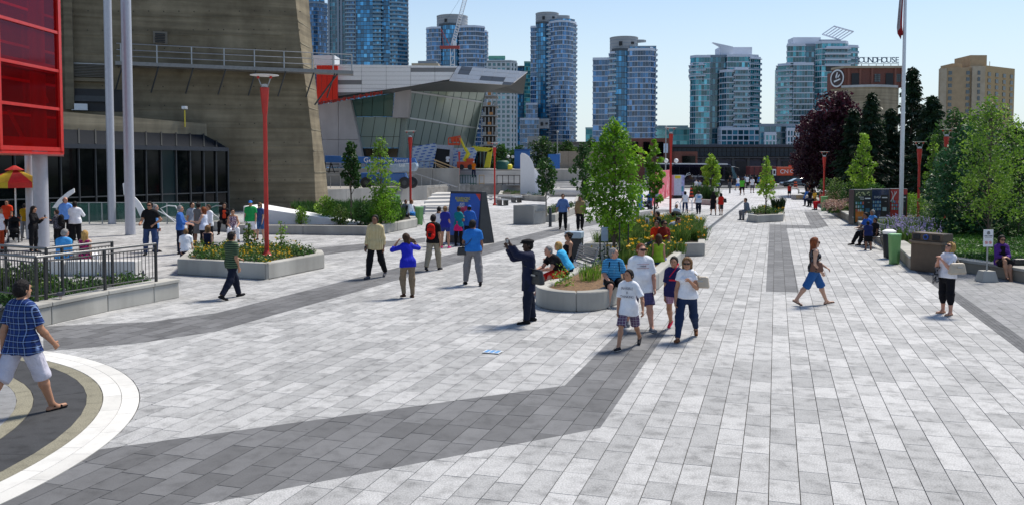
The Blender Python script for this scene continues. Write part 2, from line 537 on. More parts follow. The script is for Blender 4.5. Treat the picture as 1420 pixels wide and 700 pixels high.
# ---- slot drain and marked grate
a, c=G(962,334), G(1031,279)
d=(c-a);L_=d.length;rz=math.atan2(d.y, d.x)
b=MB()
b.box((L_/2,-.09,0),(L_,.03,.012));b.box((L_/2,.09,0),(L_,.03,.012))
dr=b.build('slot_drain', mat('steel_gray',(.25,.26,.27),.45,.8), loc=(a.x, a.y,.018), rz=rz, label='long dark slot drain running across the pale paving toward the road', cat='drain')
MB().box((L_/2,0,0),(L_,.15,.006)).build('channel', mat('near_black',(.02,.022,.026),.6), dr)
b=MB();gx=G(683,488.5);tr=empty('marked_paving_plate',(gx.x, gx.y,.018),-ROW-.05, label='small pale paving plate with three blue bars on the open paving', cat='floor plate')
MB().box((0,0,0),(.30,.22,.006)).build('plate', mat('plate_white',(.62,.64,.66),.6), tr)
for i in range(3):
 MB().box((-.09+.09*i,0,.005),(.065,.18,.003)).build('blue_bar', mat('bar_blue',(.10,.28,.55),.6), tr)
 # ---- street beyond the plaza
t=NT('asphalt');gp=t.new('NewGeometry').outputs['Position']
t.color(t.ramp(t.noise(.8, gp, detail=6),[(.35,(.045,.046,.05)),(.7,(.075,.076,.08))]));t.set(Roughness=.85);t.bump(t.noise(40, gp),.3,.01)
b=MB();b.add([(-200,118,0),(200,118,0),(200,140,0),(-200,140,0)],[(0,1,2,3)])
b.build('road', t.m, loc=(0,0,-.03), kind='structure')
t2=mat('sidewalk_concrete',(.42,.42,.41),.8)
b=MB();b.box((0,116,-.03),(240,4,.12));b.build('sidewalk', t2, kind='structure')
b=MB();b.box((0,143,0),(400,6,.16));b.build('far_sidewalk', t2, kind='structure')
b=MB()
for i in range(-14,20):b.box((i*6,129,-.024),(3,.14,.004))
b.build('lane_marking', mat('paint_white',(.8,.8,.78),.6), kind='structure')
# ================================================================== BUILDINGS
def hit(px, py, A, B, off=0.0):
 """where the sight line meets the vertical plane over plan line A-B (off: metres towards the camera)"""
 d=Vector(ray(px, py));n=Vector((B[1]-A[1],-(B[0]-A[0]),0)).normalized()
 if n.y>0:n=-n
 a=Vector((A[0], A[1],0))+n*off
 o=Vector((0,0, H_));t_=(a-o).dot(n)/d.dot(n)
 return o+d*t_
def concrete(name, lo, hi, board=True, streak=.25, bump=.35):
 t=NT(name);g=t.new('NewGeometry').outputs['Position']
 n1=t.noise(.35, g, detail=6, rough=.65);c=t.ramp(n1,[(.3, lo),(.7, hi)])
 mp=t.new('Mapping');t.link(g, mp.inputs[0]);mp.inputs['Scale'].default_value=(.5,.5,.05)
 s1=t.ramp(t.noise(1.3, mp.outputs[0], detail=5),[(.38,1-streak),(.62,1.0)]);c=t.mix(1, c, s1, 'MULTIPLY')
 if board:
  mp2=t.new('Mapping');t.link(g, mp2.inputs[0]);mp2.inputs['Scale'].default_value=(.06,.06,2.0)
  s2=t.ramp(t.noise(1.6, mp2.outputs[0], detail=5),[(.35,.74),(.6,1.06)]);c=t.mix(1, c, s2, 'MULTIPLY')
  t.bump(t.noise(2.2, mp2.outputs[0], detail=5), bump,.06)
 else:t.bump(t.noise(25, g, detail=4), bump,.006)
 t.color(c);t.set(Roughness=.88, Specular_IOR_Level=.3);MATS[name]=t.m
 return t.m
M_TOWER=concrete('board_marked_concrete',(.13,.105,.066),(.29,.245,.165), streak=.16)
M_PARA=concrete('stained_concrete',(.26,.22,.15),(.36,.32,.23), streak=.4)
M_CONC=concrete('cast_concrete',(.29,.285,.27),(.40,.395,.375), board=False, streak=.22)
M_CONCL=concrete('pale_concrete',(.50,.49,.47),(.62,.61,.59), board=False, streak=.12)
M_PINKC=concrete('smooth_grayish_concrete',(.46,.43,.43),(.56,.53,.53), board=False, streak=.1)
M_BLACK=mat('black_metal',(.018,.02,.024),.45,.3)
M_DGRAY=mat('dark_gray_metal',(.06,.065,.07),.5,.4)
M_GALV=mat('galvanised_steel',(.34,.35,.36),.42,.75)
M_WHITEM=mat('white_painted_metal',(.72,.73,.75),.35,.1, var=.04)
M_SILVER=mat('pale_gray_painted_steel',(.44,.45,.50),.38,.25, var=.05)
M_RED=mat('red_paint',(.50,.018,.012),.35,0, var=.12, coat=.2)
M_REDL=mat('bright_red_panel',(.75,.03,.015),.4,0, var=.08)
M_FOAMW=mat('white_matte',(.8,.8,.8),.7, var=.03)
def glass(name, col, rough=.06, var=.5, metal=.25, spec=.9, grad=None):
 t=NT(name);at=t.new('Attribute', attribute_name='v')
 lo=tuple(c*(1-var)for c in col);hi=tuple(min(1, c*(1+var))for c in col)
 t.color(t.ramp(at.outputs['Fac'],[(0, lo),(.75, hi),(.93, tuple(min(1, c*2.4+.03)for c in col)),(1, tuple(min(1, c*3+.12)for c in col))]))
 t.set(Roughness=rough, Metallic=metal, Specular_IOR_Level=spec);MATS[name]=t.m
 return t.m
M_GDARK=glass('dark_pavilion_glass',(.004,.007,.009),.05, metal=0, spec=.2)
# ---- the great concrete tower base
WA=P(88,300,56);WB=P(437,290,62.0)
rows=[-900,-300,-60,0,40,82,137,192,240,277,292]
lx=[330,385,405,409.8,414,419,426.5,433,436,437.5,438]
rx=[350,404,424,428,431,434.5,440,446,452,455.5,457]
tower=empty('concrete_tower_base',(WB.x, WB.y,0), label='massive brown board-marked concrete tower base with flaring fin, left of the plaza', cat='tower')
def rel(root, pts):return[Vector(p)-root.location for p in pts]
fl=[hit(x, y, WA, WB)for x, y in zip(lx, rows)]
for p_ in fl[-1:]:p_.z=min(p_.z,-.05)
fr=[P(x, y, WB.y+3.2)for x, y in zip(rx, rows)]
fr[-1].z=-.05
dirw=(WB-WA).normalized();nrm=Vector((-dirw.y, dirw.x,0))
if nrm.y<0:nrm=-nrm
b=MB();n=len(rows)
lf=[Vector((WA.x-dirw.x*22, WA.y-dirw.y*22, p.z))for p in fl]
bk=[p+nrm*16+Vector((2,0,0))for p in fr];bl=[p+nrm*18 for p in lf]
vs=rel(tower, lf+fl+fr+bk+bl);fs=[]
for k in range(4):
 for i in range(n-1):fs.append((k*n+i, k*n+i+1,(k+1)*n+i+1,(k+1)*n+i))
for i in range(n-1):fs.append((4*n+i,4*n+i+1, i+1, i))
fs.append(tuple(k*n for k in range(5)))
b.add(vs, fs);b.build('wall', M_TOWER, tower)
def wallbox(px0, py0, px1, py1, th, m, name, parent, off=0.0, A=WA, B=WB, **k):
 """rectangle on a facade plane standing proud by th"""
 c=[hit(px0, py0, A, B, off), hit(px1, py0, A, B, off), hit(px1, py1, A, B, off), hit(px0, py1, A, B, off)]
 zt=(c[0].z+c[1].z)/2;zb=(c[2].z+c[3].z)/2
 pts=[(c[0].x, c[0].y, zb),(c[1].x, c[1].y, zb),(c[1].x, c[1].y, zt),(c[0].x, c[0].y, zt)]
 bb=MB();bb.slab(rel(parent, pts), th)
 return bb.build(name, m, parent, **k)
wallbox(212,44,232,61,.12, mat('vent_frame',(.17,.15,.12),.7), 'vent_frame', tower,.10)
for i in range(6):wallbox(215,46.5+i*2.3,229,47.9+i*2.3,.06, M_BLACK, 'vent_slat', tower,.17)
wallbox(86,-60,98,152,.5, M_TOWER, 'pilaster', tower,.5)
for i in range(9):wallbox(98,88+i*2.2,146,89.2+i*2.2,.25, M_GALV if i==0 else mat('louvre_metal',(.11,.105,.09),.5,.4), 'louvre_slat', tower,.22)
wallbox(98,108.5,146,113,.3, M_TOWER, 'ledge', tower,.3)
wallbox(99,124,176,155,.06, M_BLACK, 'dark_recess', tower,.04)
wallbox(99,133,146,141,.25, M_DGRAY, 'duct', tower,.3)
wallbox(99,144,121,153,.35, M_FOAMW, 'white_cabinet', tower,.5)
# pour lines and tie holes
for i,(y0, y1)in enumerate(((52,66),(150,160),(213,220),(250,255))):
 pass
b=MB()
for yy in range(-10,290,26):
 for xx in range(100,425,21):
  if random.random()<.8 and not(yy>150 and xx<315):c=hit(xx+(yy%3), yy+random.uniform(-.6,.6), WA, WB,.02)-tower.location;b.tube(c, c+Vector((0,.04,0)),.04,.04,6)
b.build('tie_hole', mat('hole_dark',(.05,.045,.035),.9), tower, kind='stuff')
for yy in range(-4,290,26): # shallow formwork joints
 for xx in range(98,430,42):
  if yy>170 and xx<300:continue
  a_, c_=hit(xx+.3, yy, WA, WB,.03), hit(min(xx+41.7, np.interp(yy, rows, lx)), yy, WA, WB,.03);c_.z=a_.z
  b=MB();b.slab(rel(tower,[a_, c_, c_+V(0,0,.05), a_+V(0,0,.05)]),.04);b.build('form_line', M_TOWER, tower)
  # rough concrete fin face texture pieces: horizontal pour ledges along the fin
for i in range(1,9):
 y=30*i
 xl=np.interp(y, rows, lx);xr=np.interp(y, rows, rx)
 a=hit(xl, y, WA, WB);c=P(xr, y, WB.y+3.2);c.z=a.z
 dd=(c-a).normalized();nn=Vector((dd.y,-dd.x,0))*.035
 b=MB();b.slab(rel(tower,[a+nn, c+nn, c+nn+V(0,0,.07), a+nn+V(0,0,.07)]),.05);b.build('pour_line', M_PARA, tower)
 # ---- catwalk
cat_A=hit(168,90, WA, WB,1.3);cat_B=hit(487,112, WA, WB,1.3)
cz=9.75
cw=empty('catwalk',(cat_A.x, cat_A.y, cz-.15), label='steel catwalk with railing bracketed high on the brown concrete wall', cat='catwalk')
def cwp(px, dz, off=0.0):
 q=hit(px,100, cat_A, cat_B, off);return Vector((q.x, q.y, cz+dz))-cw.location
b=MB();pts=[cwp(160,0), cwp(490,0), cwp(490,0,-1.1), cwp(160,0,-1.1)]
b.add([p-V(0,0,.12)for p in pts]+[p+V(0,0,.12)for p in pts],[(3,2,1,0),(4,5,6,7),(0,1,5,4),(1,2,6,5),(2,3,7,6),(3,0,4,7)])
b.build('deck', mat('catwalk_gray',(.24,.24,.235),.55,.4), cw)
posts=[168,218,266,311,353,394,433,462,488]
for i, x in enumerate(posts):
 MB().tube(cwp(x,.1), cwp(x,1.25),.045, n=6).build('post', M_GALV, cw)
for h in(.45,.85,1.25):
 MB().tube(cwp(162, h), cwp(488, h),.03, n=6).build('rail', M_GALV, cw)
for x in posts[:-1]:
 MB().tube(cwp(x+2,-.15,.0), cwp(x-9,-1.75,-1.05),.055, n=6).build('strut', M_DGRAY, cw)
MB().tube(cwp(468,-.15), cwp(436,-2.3,-.9),.06, n=6).build('strut', M_DGRAY, cw)
b=MB();b.tube(cwp(475,.12), cwp(488,.5),.02, n=5)
# ---- dark glass pavilion
GA=P(88,300,47.5);GB=P(317.5,300,58.0)
pav=empty('glass_pavilion',(GB.x, GB.y,0), label='low dark glass pavilion with sloped black canopy under a concrete parapet, at the tower foot', cat='building')
GA0=GA+(GA-GB)*.5 # runs on to the left behind the red glass box
GA0.z=0
zc=4.32
def gp(px, z, off=0.0):
 q=hit(px,260, GA, GB, off);return Vector((q.x, q.y, z))-pav.location
mull=[-28,-2,22,44,66,85.7,110.9,134,157,181,204,225,245.6,265,283.7,301,317.5]
for i in range(len(mull)-1):
 for(z0, z1)in((0,1.35),(1.42, zc)):
  b=MB();b.slab([gp(mull[i]+.8, z0), gp(mull[i+1]-.8, z0), gp(mull[i+1]-.8, z1), gp(mull[i]+.8, z1)],.03)
  tint=mull[i]==225
  b.build('glass_pane', glass('teal_pavilion_glass',(.02,.05,.06),.1, metal=0, spec=.5)if tint and 'teal_pavilion_glass' not in MATS else(MATS['teal_pavilion_glass']if tint else M_GDARK), pav)
for x in mull:
 b=MB();b.slab([gp(x-.7,0,.12), gp(x+.7,0,.12), gp(x+.7, zc,.12), gp(x-.7, zc,.12)],.16);b.build('mullion', M_DGRAY, pav)
b=MB();b.slab([gp(-30,1.35,.08), gp(317.5,1.35,.08), gp(317.5,1.42,.08), gp(-30,1.42,.08)],.1);b.build('transom', M_DGRAY, pav)
# canopy: sloping metal panels
zt=5.2
cm=mat('canopy_metal',(.014,.017,.023),.75,0, spec=.08)
for i in range(len(mull)-1):
 x0, x1=mull[i], mull[i+1]
 k0=min(1, max(0,(317.5-x0)/30));k1=min(1, max(0,(317.5-x1)/30))
 za, zb=zc+(zt-zc)*k0, zc+(zt-zc)*max(k1,.02)
 f0, f1=1.0,1.0
 b=MB();b.slab([gp(x0+.3, zc,.35), gp(x1-.3, zc,.35), gp(x1-.3, zb,-1.3), gp(x0+.3, za,-1.3)],.06);b.build('canopy_panel', cm, pav)
 MB().tube(gp(x0, zc+.03,.36), gp(x0, za+.05,-1.3),.05, n=6).build('canopy_seam', M_DGRAY, pav)
b=MB();b.slab([gp(-30, zc-.22,.38), gp(317.5, zc-.22,.38), gp(317.5, zc+.03,.38), gp(-30, zc+.03,.38)],.1);b.build('canopy_fascia', mat('fascia_gray',(.045,.05,.062),.45,.4), pav)
# side return
q0=gp(317.5,0);q1=q0+V(nrm.x, nrm.y,0)*5
b=MB();b.slab([q0, q1, q1+V(0,0, zc), q0+V(0,0, zc)],.05);b.build('side_glass', M_GDARK, pav)
# interior back wall so glass reads deep: floor + parapet box
b=MB();pz=6.3
pts=[gp(-30,0,-1.35), gp(288,0,-1.35), gp(288,0,-8), gp(-30,0,-8)]
b.add([p+V(0,0,4.6)for p in pts]+[p+V(0,0, pz-(.35 if i in(1,2)else 0))for i, p in enumerate(pts)],[(3,2,1,0),(4,5,6,7),(0,1,5,4),(1,2,6,5),(2,3,7,6),(3,0,4,7)])
b.build('parapet', M_PARA, pav)
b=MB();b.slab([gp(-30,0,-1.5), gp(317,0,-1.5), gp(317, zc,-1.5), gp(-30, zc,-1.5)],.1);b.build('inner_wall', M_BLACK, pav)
MB().tube(gp(258,5.65,-1.2), gp(258,6.75,-1.2),.04, n=6).build('camera_pole', mat('yellow_paint',(.7,.55,.04),.5), pav)
MB().box(gp(258,6.9,-1.2),(.28,.4,.2)).build('security_camera', M_WHITEM, pav, bevel=.03)
# ---- red glass box on columns
RA=P(-60,200,25.2);RB=P(87.5,200,31.0)
red=empty('red_glass_box',(RB.x, RB.y,0), label='tall red tinted glass enclosure with red steel frame raised on white columns, far left', cat='glass enclosure')
def rp(px, z, off=0.0):
 q=hit(px,150, RA, RB, off);return Vector((q.x, q.y, z))-red.location
zr=[3.72,5.14,6.48,7.82,9.3,10.9]
t=NT('red_glass');tr_=t.new('BsdfTransparent');tr_.inputs[0].default_value=(.72,.03,.04,1)
gl=t.new('BsdfGlossy');gl.inputs['Roughness'].default_value=.05;gl.inputs['Color'].default_value=(.55,.6,.9,1)
df=t.new('BsdfDiffuse');df.inputs[0].default_value=(.35,.01,.01,1)
ms=t.new('MixShader');ms.inputs[0].default_value=.10;t.link(tr_.outputs[0], ms.inputs[1]);t.link(df.outputs[0], ms.inputs[2])
m2=t.new('MixShader');m2.inputs[0].default_value=.05;t.link(ms.outputs[0], m2.inputs[1]);t.link(gl.outputs[0], m2.inputs[2]);t.link(m2.outputs[0], t.out.inputs[0])
M_RGL=t.m
cols_=[-50,1,83]
for off, nm in((0, 'front'),(-3.2, 'back')):
 for i in range(len(zr)-1):
  for j in range(2):
   b=MB();b.slab([rp(cols_[j]+1, zr[i]+.03, off), rp(cols_[j+1]-1, zr[i]+.03, off), rp(cols_[j+1]-1, zr[i+1]-.03, off), rp(cols_[j]+1, zr[i+1]-.03, off)],.02)
   b.build('glass_pane', M_RGL, red)
 for z in zr:
  b=MB();h=.10 if z>3.8 else.14
  b.slab([rp(-52, z-h/2, off+.06), rp(87.5, z-h/2, off+.06), rp(87.5, z+h/2, off+.06), rp(-52, z+h/2, off+.06)],.12);b.build('frame_rail', M_RED, red)
 for x in(1,85.5):
  b=MB();b.slab([rp(x-1.8,3.65, off+.08), rp(x+1.8,3.65, off+.08), rp(x+1.8,11, off+.08), rp(x-1.8,11, off+.08)],.16);b.build('frame_post', M_RED, red)
for z in(4.0,6.75):
 b=MB();b.slab([rp(-50, z-.16,-1.2), rp(80, z-.16,-1.2), rp(80, z+.16,-1.2), rp(-50, z+.16,-1.2)],.2);b.build('inner_beam', M_RED, red)
b=MB();b.slab([rp(-52,3.62,.05), rp(87,3.62,.05), rp(87,3.62,-3.2), rp(-52,3.62,-3.2)],.08);b.build('soffit', M_RED, red)
b=MB();b.slab([rp(87.3,3.72,.0), rp(87.3,3.72,-3.2), rp(87.3,11,-3.2), rp(87.3,11,0)],.02);b.build('side_pane', M_RGL, red)
for x, z0 in((30,4.2),(66,5.6)):
 MB().tube(rp(x, z0,-2), rp(x-18, z0+.9,-2),.07, n=6).build('brace', M_RED, red)
 # ---- steel columns
def column(px, pyb, wpx, ztop, label, tilt=0):
 g=G(px, pyb);r=wpx/2*g.y/F_
 o=empty('steel_column', g, label=label, cat='column', group='pale round steel columns by the pavilion')
 b=MB();b.lathe([(r,0),(r, ztop)], n=24);b.build('shaft', M_SILVER, o, smooth=40)
 b=MB();b.lathe([(r*1.12,0),(r*1.12,.02),(r*1.02,.03)], n=24);b.build('base_ring', M_GALV, o, smooth=40)
column(58.5,346,19,11, 'thick pale round column under the red glass box, woman in black beside it')
column(42.5,332,10,11, 'thinner pale round column just behind the thick one under the red glass box')
column(155.5,311,10.5,22, 'tall pale gray round pole before the dark pavilion, left of the two')
column(181,326,13.5,19, 'tall pale gray round pole before the dark pavilion, right of the two')
# ================================================================== far condominium towers
def tower_bldg(name, px, Y, label, group='glass condominium towers beyond the plaza'):
 c=P(px,230, Y);o=empty(name,(c.x, Y,0), label=label, cat='apartment tower', group=group)
 o['Y']=Y;return o
def zat(py, Y):return P(710, py, Y).z
def volume(T, cx, front, ytop, ybot=236, floor=3.0, depth=24, slab=.5, slab_h=.36, pane=1.5, gm=None, sm=None, parapet=1.2, mull=.05, glassname='windows', pier=0, rail=None, every=1, zt=None, z0=None):
 """front: list of (px, metres nearer or farther) from left to right; closed at the back"""
 Y=T['Y'];k=Y/F_
 pts=[((p-CX_)*k-T.location.x, d)for p, d in front]
 wx=T.location.x;pts=pts+[(pts[-1][0]-.4+min(0,(pts[-1][0]+wx))*depth/Y, depth),(pts[0][0]+.4+max(0,(pts[0][0]+wx))*depth/Y, depth)]
 ztop=zt if zt is not None else zat(ytop, Y);zb=z0 if z0 is not None else max(0, zat(ybot, Y))
 n=max(1, int((ztop-zb-parapet)/floor));z0_=ztop-parapet-n*floor
 m=len(pts)
 V_, Fc, At=[],[],[]
 Vm, Fm=[],[]
 for e in range(m):
  a=Vector((*pts[e],0));c=Vector((*pts[(e+1)%m],0));L=(c-a).length
  if L<.3:continue
  d=(c-a)/L;nr=Vector((d.y,-d.x,0))
  if e==m-2:continue # the back wall is made plain below
  nb=max(1, round(L/pane))
  for i in range(n):
   zz=z0_+i*floor
   for j in range(nb):
    q0=a+d*(L*j/nb);q1=a+d*(L*(j+1)/nb)
    s=[random.gauss(0,.014)for _ in range(4)]
    b0=len(V_)
    V_+=[(*(q0+nr*s[0])[:2], zz),(*(q1+nr*s[1])[:2], zz),(*(q1+nr*s[2])[:2], zz+floor),(*(q0+nr*s[3])[:2], zz+floor)]
    Fc.append((b0, b0+1, b0+2, b0+3));At.append(random.random()**1.3)
  if mull:
   for j in range(0, nb+1):
    q=a+d*(L*j/nb);w=mull if(not pier or j%pier)else mull*4.5
    b0=len(Vm)
    for zz in(z0_, z0_+n*floor):
     for sx, sn in((-w/2,0),(-w/2,.12+w*.4),(w/2,.12+w*.4),(w/2,0)):
      r_=q+d*sx+nr*sn;Vm.append((r_.x, r_.y, zz))
    Fm+=[(b0, b0+1, b0+5, b0+4),(b0+1, b0+2, b0+6, b0+5),(b0+2, b0+3, b0+7, b0+6)]
 me=np_mesh('windows', V_, Fc, gm, At)
 link_mesh('windows', me, T, kind='stuff')
 if Vm:link_mesh('mullions', np_mesh('mullions', Vm, Fm, sm), T, kind='stuff')
 # slabs
 def grow(o):
  out=[]
  for i in range(m):
   p, q, r_=Vector(pts[i-1]), Vector(pts[i]), Vector(pts[(i+1)%m])
   d1, d2=(q-p).normalized(),(r_-q).normalized();n1, n2=Vector((d1.y,-d1.x)), Vector((d2.y,-d2.x))
   nn=(n1+n2)
   nn=nn.normalized()*min(2.0,1/max(.4, math.cos(n1.angle(n2)/2)))if nn.length>.1 else n1
   out.append(tuple(q+nn*o))
  return out
 b=MB();b.prism(grow(slab),0, slab_h);sme=b.mesh('floor_slab', sm)
 for i in range(0, n+1, every):link_mesh('floor_slab', sme, T, loc=(0,0, z0_+i*floor-slab_h/2))
 if rail:
  b=MB();g=grow(slab-.06)
  for i in range(m-3 if m>3 else m):
   if rail is True or i in rail:
    b.add([(*g[i],0),(*g[i+1],0),(*g[i+1],.75),(*g[i],.75)],[(0,1,2,3)])
  rme=b.mesh('balcony_rail', MATS['rail_glass'])
  for i in range(0, n):link_mesh('balcony_rail', rme, T, loc=(0,0, z0_+i*floor+slab_h/2))
 MB().prism(grow(.25), ztop-parapet, ztop).build('parapet', sm, T)
 MB().prism([(p[0]*.96, p[1]+.6)for p in pts], z0_-3, ztop-.4).build('core', MATS['tower_core'], T)
 return ztop
mat('tower_core',(.05,.06,.07),.7)
mat('rail_glass',(.22,.33,.40),.15,.2, bump=0)
M_GBLUE=glass('navy_blue_glass',(.014,.095,.22),.08,.6,.15)
M_GBLUE2=glass('mid_blue_glass',(.014,.17,.34),.07,.5,.2)
M_GTEAL=glass('teal_glass',(.02,.20,.25),.08,.6,.15)
M_GTEAL2=glass('dark_teal_glass',(.014,.105,.15),.08,.55,.15)
M_GCYAN=glass('pale_cyan_glass',(.12,.42,.45),.12,.45,.2)
M_SLW=mat('white_slab',(.62,.66,.74),.7, var=.06)
M_SLG=mat('gray_slab',(.22,.27,.33),.7, var=.08)
M_SLD=mat('dark_slab',(.07,.085,.10),.6, var=.08)
M_CYL=mat('penthouse_gray',(.34,.35,.36),.6, var=.05)
def arc(x0, x1, bulge, n=7):
 return[(x0+(x1-x0)*i/(n-1),-bulge*math.sin(PI*i/(n-1)))for i in range(n)]
def cyl(T, px0, px1, y0, y1, depth=8, m=None, seams=True, name='penthouse'):
 Y=T['Y'];k=Y/F_;c=((px0+px1)/2-CX_)*k-T.location.x;r=(px1-px0)/2*k
 z0, z1=zat(y1, Y), zat(y0, Y)
 b=MB();b.lathe([(r, z0),(r, z1-.6),(r*1.02, z1-.6),(r*1.02, z1)], c=(c, depth,0), n=32);b.build(name, m or M_CYL, T, smooth=30)
 b=MB()
 for i in range(1,4):
  z=z0+(z1-z0)*i/4;b.lathe([(r*1.012, z-.12),(r*1.012, z+.12)], c=(c, depth,0), n=32)
 b.build('penthouse_band', M_SLG, T)
 wb=MB();wb.box((c-r*.35, depth-r*.94, z1-(z1-z0)*.55),(1.7,1.2,2.2));wb.box((c+r*.5, depth-r*.86, z1-(z1-z0)*.5),(1.7,1.2,1.2));wb.build('vent_opening', M_BLACK, T)
 return c, r, z1
 # T8: blue tower with white floor bands in the centre right
T=tower_bldg('condominium_tower',866,480, 'blue glass tower with white floor bands, gray drum top, behind the maple')
volume(T,0,[(822,1),(846,0)],80, floor=3.0, gm=M_GBLUE, sm=M_SLW, slab=.35, rail=None)
volume(T,0,[(845,-.5),(851,-1)],72, floor=3.0, gm=M_GBLUE, sm=M_SLW, slab=.9, rail=True)
volume(T,0, arc(848,872,3),68, floor=3.0, gm=M_GBLUE2, sm=M_SLD, slab=.12, slab_h=.3)
volume(T,0,[(868,-1),(882,-3),(900,-3),(907,0)],68, floor=3.0, gm=M_GBLUE, sm=M_SLW, slab=.35, slab_h=.42)
volume(T,0,[(900,-1.5),(909,2)],66, floor=3.0, gm=M_GBLUE, sm=M_SLW, slab=1.0, rail=True)
c, r, z1=cyl(T,847,886,50,69)
b=MB();k=480/F_;b.prism([(c+r*.6,4),(c+r*.6+15*k,5),(c+r*.6+19*k,7),(c+r*.6,12)], z1-2.6, z1-1.4);b.build('wing', M_CYL, T)
volume(T,0,[(872,0),(908,0)],64,68.5, floor=1.7, gm=M_GBLUE2, sm=M_SLG, slab=.2, parapet=.3)
# T7: tall one
T=tower_bldg('condominium_tower',767,590, 'tallest blue glass tower with rounded front and gray drum top, right of the museum canopy')
volume(T,0,[(736,1),(744,0)],36, floor=3.0, gm=M_GBLUE, sm=M_SLW, slab=.4)
volume(T,0, arc(743,762,3),31, floor=3.0, gm=M_GBLUE2, sm=M_SLD, slab=.12, slab_h=.3)
volume(T,0,[(757,-1),(761,-2)],34, floor=3.0, gm=M_GBLUE, sm=M_SLW, slab=1.0, rail=True)
volume(T,0, arc(759,798,9,9),31, floor=3.0, gm=M_GBLUE, sm=M_SLW, slab=.4, slab_h=.42)
volume(T,0,[(783,-5),(797,0)],33, floor=3.0, gm=M_GBLUE, sm=M_SLW, slab=1.5, rail=True)
volume(T,0, arc(762,796,6,7),27.5,31, floor=1.8, gm=M_GBLUE2, sm=M_SLG, slab=.3, parapet=.3)
c, r, z1=cyl(T,743,775,16.5,32)
b=MB();k=590/F_;b.prism([(c+r*.7,4),(c+r*.7+17*k,5),(c+r*.7+20*k,7),(c+r*.7,12)], z1-3.4, z1-1.6);b.build('wing', M_CYL, T)
volume(T,0,[(729,-14),(744,-14)],145, floor=3.0, depth=2, gm=M_GBLUE, sm=M_SLW, slab=.4)
volume(T,0,[(721,-18),(746,-18)],166, floor=3.0, depth=2, gm=M_GBLUE, sm=M_SLW, slab=.4)
cyl(T,745,760,167,180, depth=-16, name='drum')
# T3 with crane in front
T=tower_bldg('condominium_tower',634,600, 'wide blue glass tower with tiered white floors behind the tower crane')
volume(T,0,[(592,2),(600,-2),(612,-2)],38, floor=3.0, gm=M_GBLUE, sm=M_SLW, slab=.5)
volume(T,0, arc(610,640,5),34, floor=3.0, gm=M_GBLUE2, sm=M_SLD, slab=.12, slab_h=.3)
volume(T,0,[(638,-3),(648,-5),(660,-5),(672,-1)],37, floor=3.0, gm=M_GBLUE, sm=M_SLW, slab=.6, slab_h=.6)
volume(T,0,[(662,-2),(675,2)],42, floor=3.0, gm=M_GBLUE, sm=M_SLW, slab=1.2, rail=True)
cyl(T,605,648,20,36, depth=10)
# T2 big blue one, top out of the picture, and T1 behind the concrete fin
T=tower_bldg('condominium_tower',512,640, 'very tall blue glass tower rising out of frame right of the concrete tower')
volume(T,0,[(458,2),(476,-1),(495,-2)],-60, floor=2.9, gm=M_GTEAL2, sm=M_SLG, slab=.15, slab_h=.35, mull=.35, pane=2.4, pier=3)
volume(T,0,[(484,-3.2),(494,-3.2)],-60, floor=2.9, gm=M_GBLUE, sm=M_SLG, slab=1.0, rail=True, mull=.2)
volume(T,0,[(494,-2),(528,-3),(531,-3)],-60, floor=2.9, gm=M_GBLUE2, sm=M_SLD, slab=.12, slab_h=.3, pane=2.2)
volume(T,0,[(522,-4.2),(531,-4.2)],-60, floor=2.9, gm=M_GBLUE2, sm=M_SLD, slab=1.0, rail=True)
volume(T,0,[(531,-1.5),(552,-1.5),(564,3)],-60, floor=2.9, gm=M_GBLUE2, sm=M_SLD, slab=.2, slab_h=.4)
volume(T,0,[(545,-2.5),(553,-2.2),(565,2)],-8, floor=2.9, gm=M_GBLUE2, sm=M_SLG, slab=1.3, rail=True)
T=tower_bldg('condominium_tower',446,760, 'narrow dark blue tower squeezed between the concrete fin and the tall blue tower')
volume(T,0, arc(424,456,8,7),5, floor=3.3, gm=M_GBLUE, sm=M_SLG, slab=.5, slab_h=.4)
volume(T,0,[(428,0),(452,0)],-10,5, floor=3.3, gm=M_GBLUE2, sm=M_SLG, slab=.5, slab_h=.4)
# T4 pale grid tower, T6 blue sliver, T5 condo under construction
T=tower_bldg('condominium_tower',702,520, 'pale gray gridded tower with small windows just behind the canopy tip')
volume(T,0,[(676,0),(708,-1),(716,3)],84, floor=2.8, gm=glass('gray_teal_glass',(.03,.12,.15),.1,.5,.2), sm=mat('pale_grid',(.50,.54,.56),.7), slab=.25, slab_h=1.1, mull=1.0, pane=3.0)
volume(T,0,[(678,3),(700,3)],77,84, floor=2.8, gm=M_GTEAL, sm=mat('green_band',(.12,.35,.27),.7), slab=.3, slab_h=.8)
T=tower_bldg('condominium_tower',726,680, 'slim deep blue tower between the pale gridded tower and the tallest tower')
volume(T,0,[(713,2),(722,-2),(736,0)],92, floor=3.0, gm=M_GBLUE2, sm=M_SLD, slab=.15, slab_h=.3)
volume(T,0,[(727,-3),(737,-2)],86, floor=3.0, gm=M_GTEAL, sm=mat('green_slab',(.2,.4,.33),.7), slab=.2, slab_h=.5)
T=tower_bldg('unfinished_tower',678,300, 'bare concrete tower under construction with open floors beneath the museum canopy tip', group=None)
k=300/F_;w=24*k;z=0
while z<zat(96,300):
 MB().box((0,6, z),(w+random.uniform(-.3,.3),12,.35)).build('floor_slab', M_CONC, T, rz=0)
 for i in range(5):MB().box((-w/2+.4+i*(w-.8)/4,.8, z+1.5),(.35,.5,2.7)).build('pillar', M_CONC, T)
 for i in range(3):
  if random.random()<.8:MB().box((-w/2+1+i*2+random.random(),.3, z+.7),(1.2,.06,1.0)).build('guard_panel', mat('guard_orange',(.45,.2,.06),.7)if i%2 else mat('guard_gray',(.3,.3,.28),.7), T)
 z+=3.4
